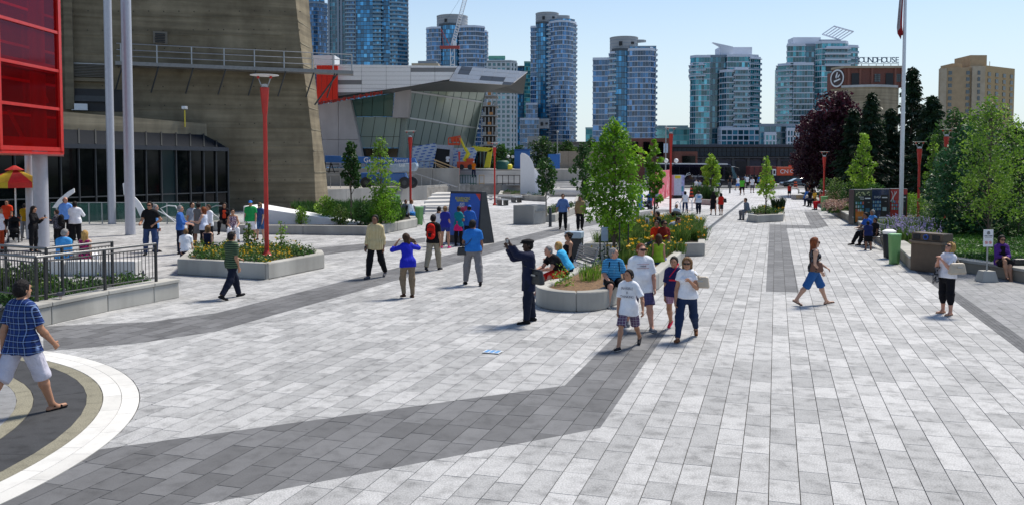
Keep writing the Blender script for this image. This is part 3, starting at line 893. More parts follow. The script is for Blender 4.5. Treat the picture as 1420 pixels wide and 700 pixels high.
MB().box((0,7,12),(w*.7,8,24)).build('core', mat('dark_core',(.05,.045,.04),.9), T)
# T9, T10 teal towers right
T=tower_bldg('condominium_tower',1005,480, 'teal glass tower with white balconies and roof wing, above the long dark shed')
volume(T,0,[(957,2),(963,-1),(982,-1)],77, floor=3.0, gm=M_GTEAL, sm=M_SLW, slab=.35, slab_h=.35)
volume(T,0,[(957,1.5),(972,-2)],88,110, floor=3.0, gm=M_GTEAL, sm=M_SLW, slab=1.2, rail=True)
volume(T,0,[(980,1.5),(1010,1.5)],76, floor=3.0, gm=M_GTEAL2, sm=M_SLG, slab=.2, slab_h=.35)
volume(T,0,[(996,-1),(1003,-5),(1028,-5),(1034,-2)],98, floor=3.0, gm=M_GTEAL2, sm=M_SLW, slab=.4, slab_h=.5)
volume(T,0,[(1014,-6),(1031,-6)],96, floor=3.0, depth=0, gm=M_GTEAL2, sm=M_SLW, slab=1.0, rail=True)
volume(T,0,[(1006,-1),(1034,-1),(1050,1.5)],76, floor=3.0, gm=M_GTEAL, sm=M_SLW, slab=.4, slab_h=.45)
volume(T,0,[(1038,-1),(1053.5,2)],79, floor=3.0, gm=M_GTEAL, sm=M_SLW, slab=.9, rail=True)
volume(T,0,[(994,-9),(1054,-9)],178, floor=3.0, depth=0, gm=M_GTEAL2, sm=M_SLW, slab=.4, slab_h=.7, mull=.4, pane=3)
k=.4;x0=T.location.x
b=MB();b.prism([((1000-CX_)*k-x0,8),((1046-CX_)*k-x0,8),((1046-CX_)*k-x0,18),((1000-CX_)*k-x0,18)], zat(77,480), zat(63,480));b.build('penthouse', M_SLW, T)
b=MB();zz=zat(61,480)
b.slab([((988-CX_)*k-x0,6, zat(58,480)),((1016-CX_)*k-x0,6, zat(64,480)),((1016-CX_)*k-x0,6, zat(77,480)),((1000-CX_)*k-x0,6, zat(77,480)),((999-CX_)*k-x0,6, zat(64,480))],3);b.build('roof_wing', M_SLW, T)
T=tower_bldg('condominium_tower',1133,470, 'teal glass tower with pale balconies and slatted roof wing, left of the brick roundhouse')
volume(T,0,[(1089,0),(1112,-1)],61, floor=3.0, gm=M_GTEAL, sm=M_SLW, slab=.5, slab_h=.45)
volume(T,0,[(1079,3),(1092,-1)],88, floor=3.0, gm=M_GTEAL, sm=M_SLW, slab=1.1, rail=True)
volume(T,0,[(1097,-2),(1122,-3)],88, floor=3.0, depth=0, gm=M_GTEAL2, sm=M_SLW, slab=.5, slab_h=.5)
volume(T,0,[(1112,.5),(1130,.5)],61, floor=3.0, gm=M_GTEAL2, sm=M_SLG, slab=.2)
volume(T,0,[(1128,0),(1134,-3),(1166,-3),(1172,0)],58, floor=3.0, gm=M_GTEAL, sm=M_SLW, slab=.4, slab_h=.5)
volume(T,0,[(1140,-4),(1168,-4)],66,96, floor=3.0, depth=0, gm=M_GTEAL2, sm=M_SLW, slab=1.3, slab_h=.7, rail=True)
volume(T,0,[(1170,1),(1189,3)],62, floor=3.0, gm=M_GTEAL, sm=M_SLW, slab=.6, slab_h=.5, rail=True)
k=470/F_;x0=T.location.x
b=MB();b.prism([((1104-CX_)*k-x0,8),((1142-CX_)*k-x0,8),((1142-CX_)*k-x0,18),((1104-CX_)*k-x0,18)], zat(60,470), zat(49,470));b.build('penthouse', M_SLW, T)
def wp(px, py, d):return V((px-CX_)*(470+d)/F_-x0, d, zat(py,470+d))
for i in range(7):
 MB().tube(wp(1153+i*4.4,36.8+i*1.25,2+i*1.4), wp(1137+i*4.2,48+i*1.3,2+i*1.4),.3, n=5).build('wing_slat', M_SLW, T)
MB().tube(wp(1153,36.8,2), wp(1179.5,44.3,10.4),.4, n=5).build('wing_beam', M_SLW, T)
MB().tube(wp(1137,48,2), wp(1162.2,55.8,10.4),.4, n=5).build('wing_beam', M_SLW, T)
MB().prism([((1140-CX_)*k-x0,6),((1168-CX_)*k-x0,6),((1168-CX_)*k-x0,16),((1140-CX_)*k-x0,16)], zat(60,470), zat(53,470)).build('penthouse', M_SLG, T)
# low blocks between towers
T=tower_bldg('townhouse_block',1078,430, 'low pale apartment block between the two teal towers above the dark building', group=None)
volume(T,0,[(1052,0),(1104,0)],172, floor=3.0, gm=M_GTEAL2, sm=M_SLG, slab=.3, pane=2.5, mull=.3)
volume(T,0,[(1058,-3),(1072,-3)],184, floor=3.0, depth=0, gm=M_GTEAL, sm=M_SLW, slab=.4, mull=.5, slab_h=.7)
volume(T,0,[(1088,-3),(1104,-3)],178, floor=3.0, depth=0, gm=M_GTEAL2, sm=M_SLW, slab=.4, mull=.5, slab_h=.7)
T=tower_bldg('office_block',932,520, 'low pale cyan glass block between the blue and teal towers', group=None)
volume(T,0,[(908,0),(957,0)],177, floor=3.4, gm=M_GCYAN, sm=mat('cyan_slab',(.35,.55,.56),.6), slab=.1, slab_h=.3, pane=2.2)
MB().prism([(-8,3),(10,3),(10,14),(-8,14)], zat(178,520), zat(174,520)).build('roof_plant', M_SLG, T)
T=tower_bldg('office_block',818,560, 'sliver of pale cyan glass block left of the blue tower behind the big tree', group=None)
volume(T,0,[(812,0),(828,0)],177, floor=3.4, gm=M_GCYAN, sm=MATS['cyan_slab'], slab=.1, slab_h=.3, pane=2.2)
# tan tower at the right
T=tower_bldg('tan_apartment_tower',1354,330, 'tan brick and concrete apartment tower behind the trees at the right', group=None)
t=NT('tan_brick');g=t.new('NewGeometry').outputs['Position'];t.color(t.ramp(t.noise(.5, g, detail=5),[(.3,(.36,.26,.155)),(.7,(.45,.33,.20))]));t.set(Roughness=.9);M_TAN=t.m
t=NT('tan_concrete');g=t.new('NewGeometry').outputs['Position'];t.color(t.ramp(t.noise(.5, g, detail=5),[(.3,(.40,.32,.22)),(.7,(.50,.42,.31))]));t.set(Roughness=.9);M_TANC=t.m
k=330/F_;x0=T.location.x
def tx(px):return(px-CX_)*k-x0
z1=zat(94,330)
RX=tx(1403)+(1403-CX_)*k*12/330
BL=(1303-CX_)*k*24/330+.3
fp=[(tx(1303),2),(tx(1310),0),(tx(1340),0),(tx(1340),.8),(tx(1362),0),(RX,12),(RX,24),(tx(1303),24)]
MB().prism(fp[:5]+[(tx(1362),24),(tx(1303)+BL,24)],0, z1).build('wall', M_TAN, T)
MB().prism([(tx(1362.1),0),(RX,12),(RX,24),(tx(1362.1),24)],0, zat(91,330)).build('wall', mat('tan_side',(.44,.31,.16),.9), T)
MB().prism([(tx(1344),-.3),(tx(1361.9),-.3),(tx(1361.9),3),(tx(1344),3)],0, zat(92,330)).build('pale_pier', M_TANC, T)
MB().prism([(tx(1303.5),1.2),(tx(1309),-.2),(tx(1309),3),(tx(1303.5),3)],0, zat(95,330)).build('pale_pier', M_TANC, T)
MB().prism([(tx(1349),4),(tx(1372),4),(tx(1377),10),(tx(1377),16),(tx(1349),16)], z1-.5, zat(75,330)).build('roof_house', M_TAN, T)
MB().prism([(tx(1322),3),(tx(1336),3),(tx(1336),12),(tx(1322),12)], z1-.5, zat(87,330)).build('roof_house', M_TAN, T)
wm=glass('apartment_window',(.10,.16,.22),.08,.6,.2)
fpx=8.8
nfl=9
for i in range(nfl):
 yy=101.5+i*fpx
 z=zat(yy,330)
 for x in(1314,1338.5):
  b=MB();b.box((tx(x),-.05, z),(1.3,.2,1.35));w_=b.build('window', wm, T)
  MB().box((tx(x),-.12, z-.78),(1.5,.3,.14)).build('sill', M_TANC, w_)
 MB().box((tx(1353),-.4, z),(.9,.2,1.5)).build('window', wm, T)
 for j in range(4):
  f_=(j+.55)/4;X=tx(1362)+(RX-tx(1362))*f_;Yd=12*f_
  ang=math.atan2(12, RX-tx(1362))
  b=MB();b.box((0,0,0),(2.0,.2,1.35));w_=b.build('window', wm, T, loc=(X+.02, Yd-.12, z-.3), rz=ang)
  MB().box((0,-.08,-.8),(2.1,.3,.2)).build('sill', M_TANC, w_)
b=MB();b.tube((tx(1384),8, z1),(tx(1384),8, z1+3.2),.12, n=5);b.build('vent_pipe', M_TANC, T)
# dark sliver of building at the right edge
T=empty('dark_low_building',(P(1440,230,160).x,160,0), label='dark low building glimpsed behind trees at the right edge', cat='building')
MB().box((0,6,3.5),(16,12,7.4)).build('wall', M_DGRAY, T);MB().box((-2,3,8),(4,3,2.2)).build('roof_house', M_BLACK, T)
# ---- brick tower building with the rooftop name
BY=190.0;bk_=BY/F_
T=empty('brick_roundhouse_tower',(P(1205,230, BY).x, BY,0), label='brick and concrete building with rooftop letter sign and round clock-like badge, behind the purple tree', cat='building')
t=NT('red_brick');br=t.new('TexBrick');g=t.new('TexCoord').outputs['Object']
mp=t.new('Mapping');t.link(g, mp.inputs[0]);mp.inputs['Rotation'].default_value=(PI/2,0,0);t.link(mp.outputs[0], br.inputs['Vector'])
br.inputs['Scale'].default_value=1;br.inputs['Brick Width'].default_value=.22;br.inputs['Row Height'].default_value=.08;br.inputs['Mortar Size'].default_value=.008
br.inputs['Color1'].default_value=(.16,.045,.03,1);br.inputs['Color2'].default_value=(.23,.07,.045,1);br.inputs['Mortar'].default_value=(.17,.12,.1,1)
t.color(br.outputs[0]);t.set(Roughness=.85);M_BRICK=t.m
def bx_(px):return(px-CX_)*bk_-T.location.x
zb0, zb1, zb2=zat(122, BY), zat(95, BY), zat(92, BY)
MB().prism([(bx_(1168),0),(bx_(1247),0),(bx_(1247),12),(bx_(1172),12)], zb0, zb1).build('wall', M_BRICK, T)
MB().prism([(bx_(1160),4),(bx_(1168),0),(bx_(1180),8),(bx_(1172),8)], zb0, zb1).build('wall', M_BRICK, T)
MB().prism([(bx_(1158),3.6),(bx_(1167.5),-.5),(bx_(1249),-.5),(bx_(1249),12.5),(bx_(1188),12.5)], zb1, zb2).build('cornice', M_TANC, T)
for x in(1173.5,1189.5,1206,1238,1247):
 MB().box((bx_(x),-.12,(zb0+zb1)/2),(.42,.3, zb1-zb0)).build('pilaster', mat('brick_pilaster',(.25,.10,.07),.85), T)
for x in(1183,1230):
 MB().box((bx_(x),-.03,(zb0+zb1)/2-.3),(1.6,.3,2.6)).build('dark_door', M_BLACK, T)
for x in(1213.5,1242.5):
 w_=MB().box((bx_(x),-.03,(zb0+zb1)/2),(1.2,.24,1.7)).build('window', wm, T)
 b=MB()
 for q in(-.3,0,.3):b.box((bx_(x)+q,-.2,(zb0+zb1)/2),(.05,.06,1.7))
 for q in(-.4,.1,.5):b.box((bx_(x),-.2,(zb0+zb1)/2+q),(1.2,.06,.05))
 b.build('window_bars', M_BLACK, w_)
pts=[(bx_(1165)+(bx_(1245)-bx_(1165))*i/10,-2.4*math.sin(PI*i/10)+.5)for i in range(11)]+[(bx_(1245),12),(bx_(1195),12)]
M_TANS=concrete('tan_silo_concrete',(.38,.30,.19),(.50,.41,.28), streak=.3)
MB().prism(pts,0, zb0).build('curved_base', M_TANS, T)
MB().prism([(p[0]*1.01, p[1]-.25)for p in pts], zb0, zb0+.5).build('band', M_CONCL, T)
MB().prism([(bx_(1159),4),(bx_(1170),.8),(bx_(1184),10),(bx_(1176),10)],0, zb0).build('curved_base', M_TANS, T)
# round badge: dark disc, white ring and a sweeping emblem
bd=empty('badge',(bx_(1163.6),1.7, zat(108, BY)),0);bd.parent=T;bd.rotation_euler=(0,0,-1.12)
b=MB();b.T=Matrix.Rotation(PI/2,4, 'X');b.lathe([(1.95,0),(1.95,.3)], n=36);o_=b.build('disc', mat('badge_brown',(.05,.02,.02),.5), bd)
b=MB();b.T=Matrix.Translation((0,-.32,0))@Matrix.Rotation(PI/2,4, 'X')
b.add([((1.95 if k_<36 else 1.62)*math.cos(2*PI*k_/36),(1.95 if k_<36 else 1.62)*math.sin(2*PI*k_/36),0)for k_ in range(72)],[(i,(i+1)%36,36+(i+1)%36,36+i)for i in range(36)])
b.build('ring', M_FOAMW, bd)
b=MB();b.T=Matrix.Translation((0,-.34,0))@Matrix.Rotation(PI/2,4, 'X')
b.add([(-.5,.3,0),(-.1,1.3,0),(.25,1.25,0),(0,.3,0),(-.2,-.1,0)],[(0,1,2,3,4)]);b.add([(-.9,-.5,0),(.9,-.1,0),(1.0,-.35,0),(-.8,-.9,0)],[(0,1,2,3)]);b.add([(.1,.3,0),(.7,.9,0),(.8,.6,0),(.3,0,0)],[(0,1,2,3)])
b.build('emblem', M_FOAMW, bd)
# roof letters
sg=empty('rooftop_letter_sign',(P(1214,84, BY).x, BY-.3, zb2), label='open metal letters reading ROUNDHOUSE on the roof of the brick building', cat='sign')
M_LET=mat('letter_steel',(.10,.16,.24),.5,.3)
x=-4.65
for ch, ww in zip('ROUNDHOUSE',(.94,1.0,.98,1.0,.98,1.0,1.0,.98,.8,.8)):
 o=lettering(ch,1.75,(x+.5,-.1,1.2),(PI/2,0,0), M_LET, sg, depth=.08, name='letter');x+=ww
b=MB();b.box((.1,.05,.45),(9.8,.1,.1));b.box((.1,.05,1.85),(9.8,.05,.05))
for i in range(7):b.tube((-4.7+i*1.6,.1,0),(-4.7+i*1.6,.1,.5),.06, n=4);b.tube((-4.7+i*1.6,.1,.4),(-4.2+i*1.6,1.2,0),.05, n=4)
b.build('sign_frame', M_DGRAY, sg)
# ---- long dark shed with clerestory (behind the bus) and its brick and gray neighbours
LY=158.0;lk=LY/F_
T=empty('long_dark_shed',(P(1010,230, LY).x, LY,0), label='long dark low building with a strip of clerestory windows behind the bus', cat='building')
def lx_(px):return(px-CX_)*lk-T.location.x
zL=zat(200, LY)
M_SHED=mat('shed_wall',(.045,.05,.072),.7, var=.2, scale=2)
MB().prism([(lx_(926),0),(lx_(1108),0),(lx_(1150),4),(lx_(1150),16),(lx_(926),16)],0, zat(221, LY)).build('wall', M_SHED, T)
MB().prism([(lx_(924),-.6),(lx_(1112),-.6),(lx_(1150),3),(lx_(1150),16),(lx_(924),16)], zat(220, LY), zat(218, LY)).build('gutter', M_DGRAY, T)
MB().prism([(lx_(926),1.5),(lx_(1150),1.5),(lx_(1150),16),(lx_(926),16)], zat(217.5, LY), zat(204, LY)).build('clerestory_wall', M_BLACK, T)
MB().prism([(lx_(924),.8),(lx_(1150),.8),(lx_(1150),16),(lx_(924),16)], zat(204, LY), zat(200.5, LY)).build('roof', mat('roof_gray',(.07,.08,.10),.7), T)
for i in range(32):
 x=929+i*6.2
 if x>1115:break
 for(ya, yb)in((205.5,210.5),(211.3,216.8)):
  b=MB();b.box((lx_(x)+.38,1.42, zat((ya+yb)/2, LY)),(.70,.06,(yb-ya)*lk))
  b.build('window_pane', MATS['clear_pane']if i in(21,22)and ya<206 and 'clear_pane' in MATS else glass('clerestory_glass',(.045,.075,.11),.3, metal=0, spec=.3)if 'clerestory_glass' not in MATS else MATS['clerestory_glass'], T)
for i in range(9):
 MB().box((lx_(932+i*21),-.1, zat(232, LY)),(.5,.3,3.6)).build('pier', M_DGRAY, T)
for x in(1028,1092,944):
 MB().box((lx_(x),-.05, zat(234, LY)),(2.1,.2,2.6)).build('dark_door', M_BLACK, T)
T=empty('brick_block',(P(900,230,150).x,150,0), label='red brick low building with tall dark windows behind the big green tree', cat='building')
k=150/F_
def kx(px):return(px-CX_)*k-T.location.x
MB().prism([(kx(868),0),(kx(932),0),(kx(932),10),(kx(868),10)],0, zat(192,150)).build('wall', M_BRICK, T)
for x in(880,896,915):MB().box((kx(x),-.05, zat(207,150)),(1.1,.3,2.4)).build('window', M_GDARK, T);MB().box((kx(x),-.12, zat(219,150)),(1.3,.3,.15)).build('sill', M_CONC, T)
MB().prism([(kx(930),-4),(kx(960),-4),(kx(960),2),(kx(930),2)],0, zat(211,150)).build('brick_wing', M_BRICK, T)
MB().box((kx(948),-4.1, zat(222,150)),(2.2,.3,1.2)).build('window', M_GDARK, T)
T=empty('gray_block',(P(805,230,175).x,175,0), label='low gray building with paired small windows seen between trees left of the big tree', cat='building')
k=175/F_
MB().prism([(kx(740),0),(kx(872),0),(kx(872),14),(kx(740),14)],0, zat(200,175)).build('wall', mat('gray_render',(.24,.25,.27),.8), T)
MB().prism([(kx(738),-.8),(kx(874),-.8),(kx(874),14),(kx(738),14)], zat(200,175), zat(197,175)).build('roof', mat('roof_brown',(.16,.14,.12),.8), T)
for x in range(778,866,7):
 for y in(207,215):MB().box((kx(x),-.05, zat(y,175)),(.7,.24,.75)).build('window', M_GDARK, T)
MB().prism([(kx(732),1),(kx(752),1),(kx(752),6),(kx(732),6)], zat(199,175), zat(189,175)).build('roof_box', mat('steel_box',(.3,.3,.3),.5,.5), T)
# tower crane
CY0=330.0;k=CY0/F_
T=empty('tower_crane',(P(628,230, CY0).x, CY0,0), label='white lattice tower crane with red machinery deck in front of the wide blue tower', cat='crane')
def truss(a, c, w, n, m, name, parent, r=.09):
 a, c=Vector(a), Vector(c);d=(c-a).normalized();s=d.cross(V(0,1,0)).normalized();u=d.cross(s)
 b=MB()
 for sx, su in((-1,-1),(1,-1),(1,1),(-1,1)):b.tube(a+s*sx*w/2+u*su*w/2, c+s*sx*w/2+u*su*w/2, r, n=4)
 for i in range(n):
  p, q=a.lerp(c, i/n), a.lerp(c,(i+1)/n)
  for su in(-1,1):
   b.tube(p+s*w/2+u*su*w/2, q-s*w/2+u*su*w/2, r*.6, n=3);b.tube(p-s*w/2+u*su*w/2, p+s*w/2+u*su*w/2, r*.6, n=3)
 return b.build(name, m, parent)
zd=zat(68, CY0)
truss((0,0,0),(0,0, zd),1.5,16, M_WHITEM, 'mast', T)
MB().box((-1,0, zd+.5),(7.5,2.2,1.0)).build('machinery_deck', mat('crane_red',(.35,.05,.04),.5), T, bevel=.05)
MB().box((.8,-.5, zd+1.8),(1.3,1.4,1.6)).build('cab', M_WHITEM, T, bevel=.1)
truss((0,0, zd+1),(P(650,-15, CY0).x-T.location.x,0, zat(-20, CY0)),1.3,24, M_WHITEM, 'jib', T,.08)
MB().tube((-1,0, zd+1),(-4.3,0, zd+7.5),.13, n=5).build('a_frame', MATS['crane_red'], T)
MB().tube((-3.4,0, zd+1),(-4.3,0, zd+7.5),.1, n=5).build('a_frame', MATS['crane_red'], T)
MB().tube((-4.3,0, zd+7.5),(P(650,-15, CY0).x-T.location.x,0, zat(-20, CY0)),.035, n=4).build('stay_cable', M_DGRAY, T)
# off-white low block behind the museum roof
T=empty('pale_far_block',(P(590,230,420).x,420,0), label='pale low block just above the museum roof left of the crane tower', cat='building')
MB().box((0,5, zat(88,420)/2),(13,10, zat(88,420))).build('wall', M_TANC, T)
MB().box((1,5, zat(88,420)+.6),(9,8,1.2)).build('roof_house', M_SLG, T)
# ================================================================== MUSEUM, TERRACES
AQ=empty('museum_building',(P(560,230,104).x,104,0), label='angular museum with white panelled roof blade and tilted glass front, beyond the lamp row', cat='building')
def hit3(px, py, p0, n):
 d=Vector(ray(px, py));o=Vector((0,0, H_));return o+d*((p0-o).dot(n)/d.dot(n))
def plane_of(a, b, c):
 n=(b-a).cross(c-a).normalized();return a, n
def panelize(parent, poly, cells, pl, th, name, pick, proud=0.0):
 """cells: convex polygons in picture space, cut to poly and built on plane pl"""
 poly=ccw(list(poly));p0, n=pl
 if n.y>0:n=-n
 for i, c in enumerate(cells):
  cur=ccw(list(c))
  for j in range(len(poly)):
   L, _=cut(cur, poly[j], poly[(j+1)%len(poly)])
   cur=L
   if not cur:break
  if not cur or area(cur)<1.2:continue
  pts=[hit3(x, y, p0, n)+n*proud for x, y in reversed(cur)]
  b=MB();b.slab(rel(parent, pts), th);b.build(name, pick(i), parent)
def grid_cells(xs, ys, gx=.22, gy=.18, lean=lambda x, y:x):
 out=[]
 for i in range(len(xs)-1):
  for j in range(len(ys)-1):
   a, c, y0, y1=xs[i]+gx, xs[i+1]-gx, ys[j]+gy, ys[j+1]-gy
   out.append([(lean(a, y0), y0),(lean(c, y0), y0),(lean(c, y1), y1),(lean(a, y1), y1)])
 return out
M_PANEL=mat('white_roof_panel',(.88,.88,.89),.4,.1, var=.05)
M_PANELG=mat('gray_roof_panel',(.22,.225,.235),.4,.2, var=.05)
plA=(V(0,100,0), V(.0,-1,0))
polyA=[(462,89.8),(634.3,91.9),(622.3,112.4),(567.4,120),(469.7,137),(462,138)]
xsA=[435,468,501.5,535.5,569.5,603,640];ysA=[89,94.5,100,105.8,111.6,117.4,123,128.6,134,140]
cs=grid_cells(xsA, ysA)
grayset={9+4,4*9+1,5*9+1,9+8,9+7}
random.seed(5)
panelize(AQ, polyA, cs, plA,.12, 'roof_panel', lambda i:M_PANELG if i in grayset else M_PANEL)
plB=plane_of(P(628,100,100), P(730,100,91), P(628,115,99.2))
polyB=[(634.8,92),(731,99.8),(708,118.3),(653,115),(622.8,112.4)]
xsB=[618,634,650,668,685,703,720,740];ysB=[84,91,97,103,109,115,122]
csB=[[(x+(y-100)*.0, y+(x-634)*.07)for x, y in c]for c in grid_cells([x for x in xsB], ysB)]
csB=[[(x-(y-92)*.5+6, y)for x, y in c]for c in csB]
gB={8,7,21,34,27}
panelize(AQ, polyB, csB, plB,.1, 'roof_panel', lambda i:M_PANELG if i in gB else M_PANEL)
# solid roof body with dark underside
def pp(x, y, Y):return P(x, y, Y)-AQ.location
b=MB()
F1, F2, F3, F4, F5, F6=pp(455,139.5,100.3), pp(567.4,120.3,100.3), pp(622.5,112.8,100.3), pp(653,115.6,99), pp(708,118.8,93), pp(730.6,100,91.6)
T1, T2, T3=pp(455,90,100.3), pp(634,92,100.3), pp(730.6,99.8,91.6)
B1, B2, B3=pp(455,139,122), pp(672,126,108), pp(690,118,110)
KT=[Vector((T1.x,24, T1.z)), Vector((F6.x,16, T3.z)), T3, T2, T1]
b.add([F1, F2, F3, F4, F5, F6, T3, T2, T1, pp(469,137,104.2), pp(548,129.5,104.2), pp(569,126.5,104.2), pp(672,128.5,108), pp(700,112,112)],
[(0,9,10,1),(1,10,11,2),(2,11,12,3),(3,12,4),(4,12,13,5)])
b.build('soffit', mat('soffit_gray',(.15,.155,.16),.5,.2), AQ)
b=MB();b.add([F1, F2, F3, T2, T1],[(4,3,2,1,0)]);b.add([F3, F4, F5, F6, T2],[(0,1,2,3,4)]);b.add(KT,[(0,1,2,3,4)]);b.build('roof_deck', M_DGRAY, AQ)
# left end of the roof: white box, red wall
MB().slab([pp(434,77,102), pp(464,77,102), pp(464,93,102), pp(434,93,102)][::-1],3).build('roof_house', M_PANEL, AQ)
for i in range(4):
 MB().slab([pp(439+i*7.4,91,99.5), pp(445.9+i*7.4,91,99.5), pp(445.9+i*7.4,141-i*1.1,99.5), pp(439+i*7.4,142-i*1.1,99.5)][::-1],.3).build('red_panel', M_REDL, AQ)
 # red debris edge under the roof
b=MB();random.seed(9)
for i in range(42):
 x=443+i*2.1;y=143.5-(x-443)*.172
 c=pp(x, y,99.6);b.box(c,(random.uniform(.12,.3),.1, random.uniform(.1,.45)),0)
b.build('red_membrane_edge', mat('membrane_red',(.35,.03,.02),.7), AQ, kind='stuff')
# tilted concrete legs
def leg3(pts, Y, m, name='concrete_pier', th=2.0):
 MB().slab([pp(x, y, Y)for x, y in pts][::-1], th).build(name, m, AQ)
leg3([(441,146),(468.6,141.5),(469,194),(447,194)],103, M_PINKC);leg3([(469.4,141.4),(485.5,138.5),(497.5,194),(469.4,194)],103, M_PINKC)
leg3([(447,194.5),(469,194.5),(469,232),(450,232)],103, M_PINKC);leg3([(469.4,194.5),(497.7,194.5),(505,232),(469.4,232)],103, M_PINKC)
leg3([(547.7,128.5),(569.5,124.5),(565.7,163.5),(544.3,163.5)],103.2, M_PINKC)
leg3([(556,163.5),(564,163.5),(560,232),(551,232)],105, mat('green_gray_column',(.36,.42,.38),.5))
# left glazing: leaning mullions
M_MG=glass('museum_glass_dark',(.11,.24,.22),.08,.25,.1)
M_MG2=glass('museum_glass_gray',(.42,.55,.51),.08,.25,.1)
M_MG3=glass('museum_glass_front',(.60,.72,.68),.06,.3,.15)
def glazing(poly, xs, ys, lean, Ya, Yb, m, ytop=125, ybot=232, lo=0):
 x0, x1=min(p[0]for p in poly), max(p[0]for p in poly)
 pl=plane_of(P(x0, ytop, Ya[0]), P(x1, ytop, Ya[1]), P(x0, ybot, Yb))
 panelize(AQ, poly, grid_cells(xs, ys,.35,.3, lean), pl,.05, 'glass_pane', lambda i:m)
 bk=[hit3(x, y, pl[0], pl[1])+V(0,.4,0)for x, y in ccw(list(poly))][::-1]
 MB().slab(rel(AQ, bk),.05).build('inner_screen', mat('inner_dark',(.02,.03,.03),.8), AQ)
glazing([(487,139),(546,129.5),(543.5,161.5),(492,161.5)],[470,488,502,516,532,548,560],[120,161.5], lambda x, y:x+(150-y)*.05,(104.2,104.2),104.3, M_MG)
glazing([(492.5,162.5),(556,163),(552,205),(501.5,205)],[470,485,500,516,532,546,560,575],[162,190,206], lambda x, y:x+(190-y)*.16,(104.2,104.2),104.6, M_MG2)
glazing([(501.5,206),(552,206),(550,225),(505,225)],[490,515,532,560],[205,226], lambda x, y:x,(104.2,104.2),104.6, glass('museum_entry_dark',(.01,.015,.015),.1, metal=0))
# the big tilted front, leaning out over the plaza
xs=[545+10.4*i for i in range(15)]
def lean3(x, y):return x+(128-y)*.20
def rowshift(cells):return[[(x, y+(x-570)*.14)for x, y in c]for c in cells]
pl=plane_of(P(569,126,104.1), P(672,128.5,108), P(561,222,108.5))
poly=[(569.5,126.5),(673,128.7),(657,206),(560,224)]
panelize(AQ, poly, rowshift(grid_cells(xs,[100,127.4,164.5,200,230],.35,.4, lean3)), pl,.05, 'glass_pane', lambda i:M_MG3)
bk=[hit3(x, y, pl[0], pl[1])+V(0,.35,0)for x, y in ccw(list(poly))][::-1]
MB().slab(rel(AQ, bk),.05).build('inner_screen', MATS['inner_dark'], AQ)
for y0, y1 in((127.4,142),(164.5,178.5)):
 a=hit3(569, y0, *pl);c=hit3(668 if y0<150 else 664, y1, *pl)
 MB().tube(a-AQ.location-V(0,.1,0), c-AQ.location-V(0,.1,0),.12, n=5).build('glazing_rail', M_WHITEM, AQ)
MB().slab([pp(672,128,108.2), pp(657,206,109), pp(657,206,124), pp(672,128,124)],.1).build('side_glass', M_MG2, AQ)
# ---- terraces and retaining walls
def polyprism(name, pts, z0, z1, m, parent=None, bevel=.02, **k):
 c=Vector((sum(p[0]for p in pts)/len(pts), sum(p[1]for p in pts)/len(pts),0))
 b=MB();b.prism([(p[0]-c.x, p[1]-c.y)for p in pts], z0, z1)
 o=b.build(name, m, parent, bevel=bevel, **k);o.location=c if parent is None else c-parent.location;return o
def pl2(px, Y):return((px-CX_)/F_*Y*1.0, Y)
polyprism('terrace',[pl2(430,68), pl2(592,80), pl2(652,91.4), pl2(724,94.4), pl2(724,98),(-8,98),(-30,98),(-30,70)],-.05,1.12, mat('terrace_gravel',(.26,.245,.22),.9, var=.3, scale=1.5, bump=.6, bscale=12, bdist=.04), kind='structure')
W=empty('retaining_wall',(*pl2(592,80),0), label='long low cast concrete retaining wall behind the shrub planter and kiosk', cat='wall')
wp=[pl2(425,66), pl2(480,70), pl2(535,75), pl2(592,80), pl2(622,85.6), pl2(652,91.4), pl2(688,92.9), pl2(726,94.4)]
for i in range(len(wp)-1):
 a, c=Vector(wp[i]), Vector(wp[i+1]);d=(c-a).normalized();nn=Vector((-d.y, d.x))*.3
 q=[a+d*.01, c-d*.01, c-d*.01+nn, a+d*.01+nn]
 b=MB();b.prism([(p.x-W.location.x, p.y-W.location.y)for p in q],0,1.28);b.build('wall_segment', M_CONC, W, bevel=.02)
U_=polyprism('upper_terrace',[pl2(452,86.4), pl2(637,86.4), pl2(637,97), pl2(740,99.5), pl2(860,104), pl2(860,135), pl2(430,135)],-.05,2.72, M_CONC, kind='structure')
W=empty('terrace_wall',(*pl2(545,86),0), label='taller concrete terrace wall behind the blue boom lift with sloping handrail', cat='wall')
for i in range(5):
 x0, x1=452+i*37,452+(i+1)*37
 a, c=Vector(pl2(x0+.2,86)), Vector(pl2(x1-.2,86))
 b=MB();b.prism([(a.x-W.location.x,0),(c.x-W.location.x,0),(c.x-W.location.x,.35),(a.x-W.location.x,.35)],0,2.88);b.build('wall_segment', M_CONC, W, bevel=.02)
 # sloped guard rail
for k_,(xa, xb)in enumerate(((572,634), )):
 pts=[P(x,240+(x-572)*.32,82)-W.location for x in np.linspace(xa, xb,6)]
 b=MB();b.path(pts,.05, n=6);b.build('handrail', M_GALV, W)
 for p in pts:MB().tube(p,(p.x, p.y,1.2),.035, n=5).build('rail_post', M_GALV, W)
for i in range(9):
 x=458+i*14;p=P(x,232,79)-W.location
 MB().tube((p.x, p.y,1.1),(p.x, p.y,2.15),.03, n=5).build('rail_post', M_GALV, W)
MB().tube(P(455,243,79)-W.location+V(0,0,-0.02), P(575,243,79)-W.location,.03, n=5).build('handrail', M_GALV, W)
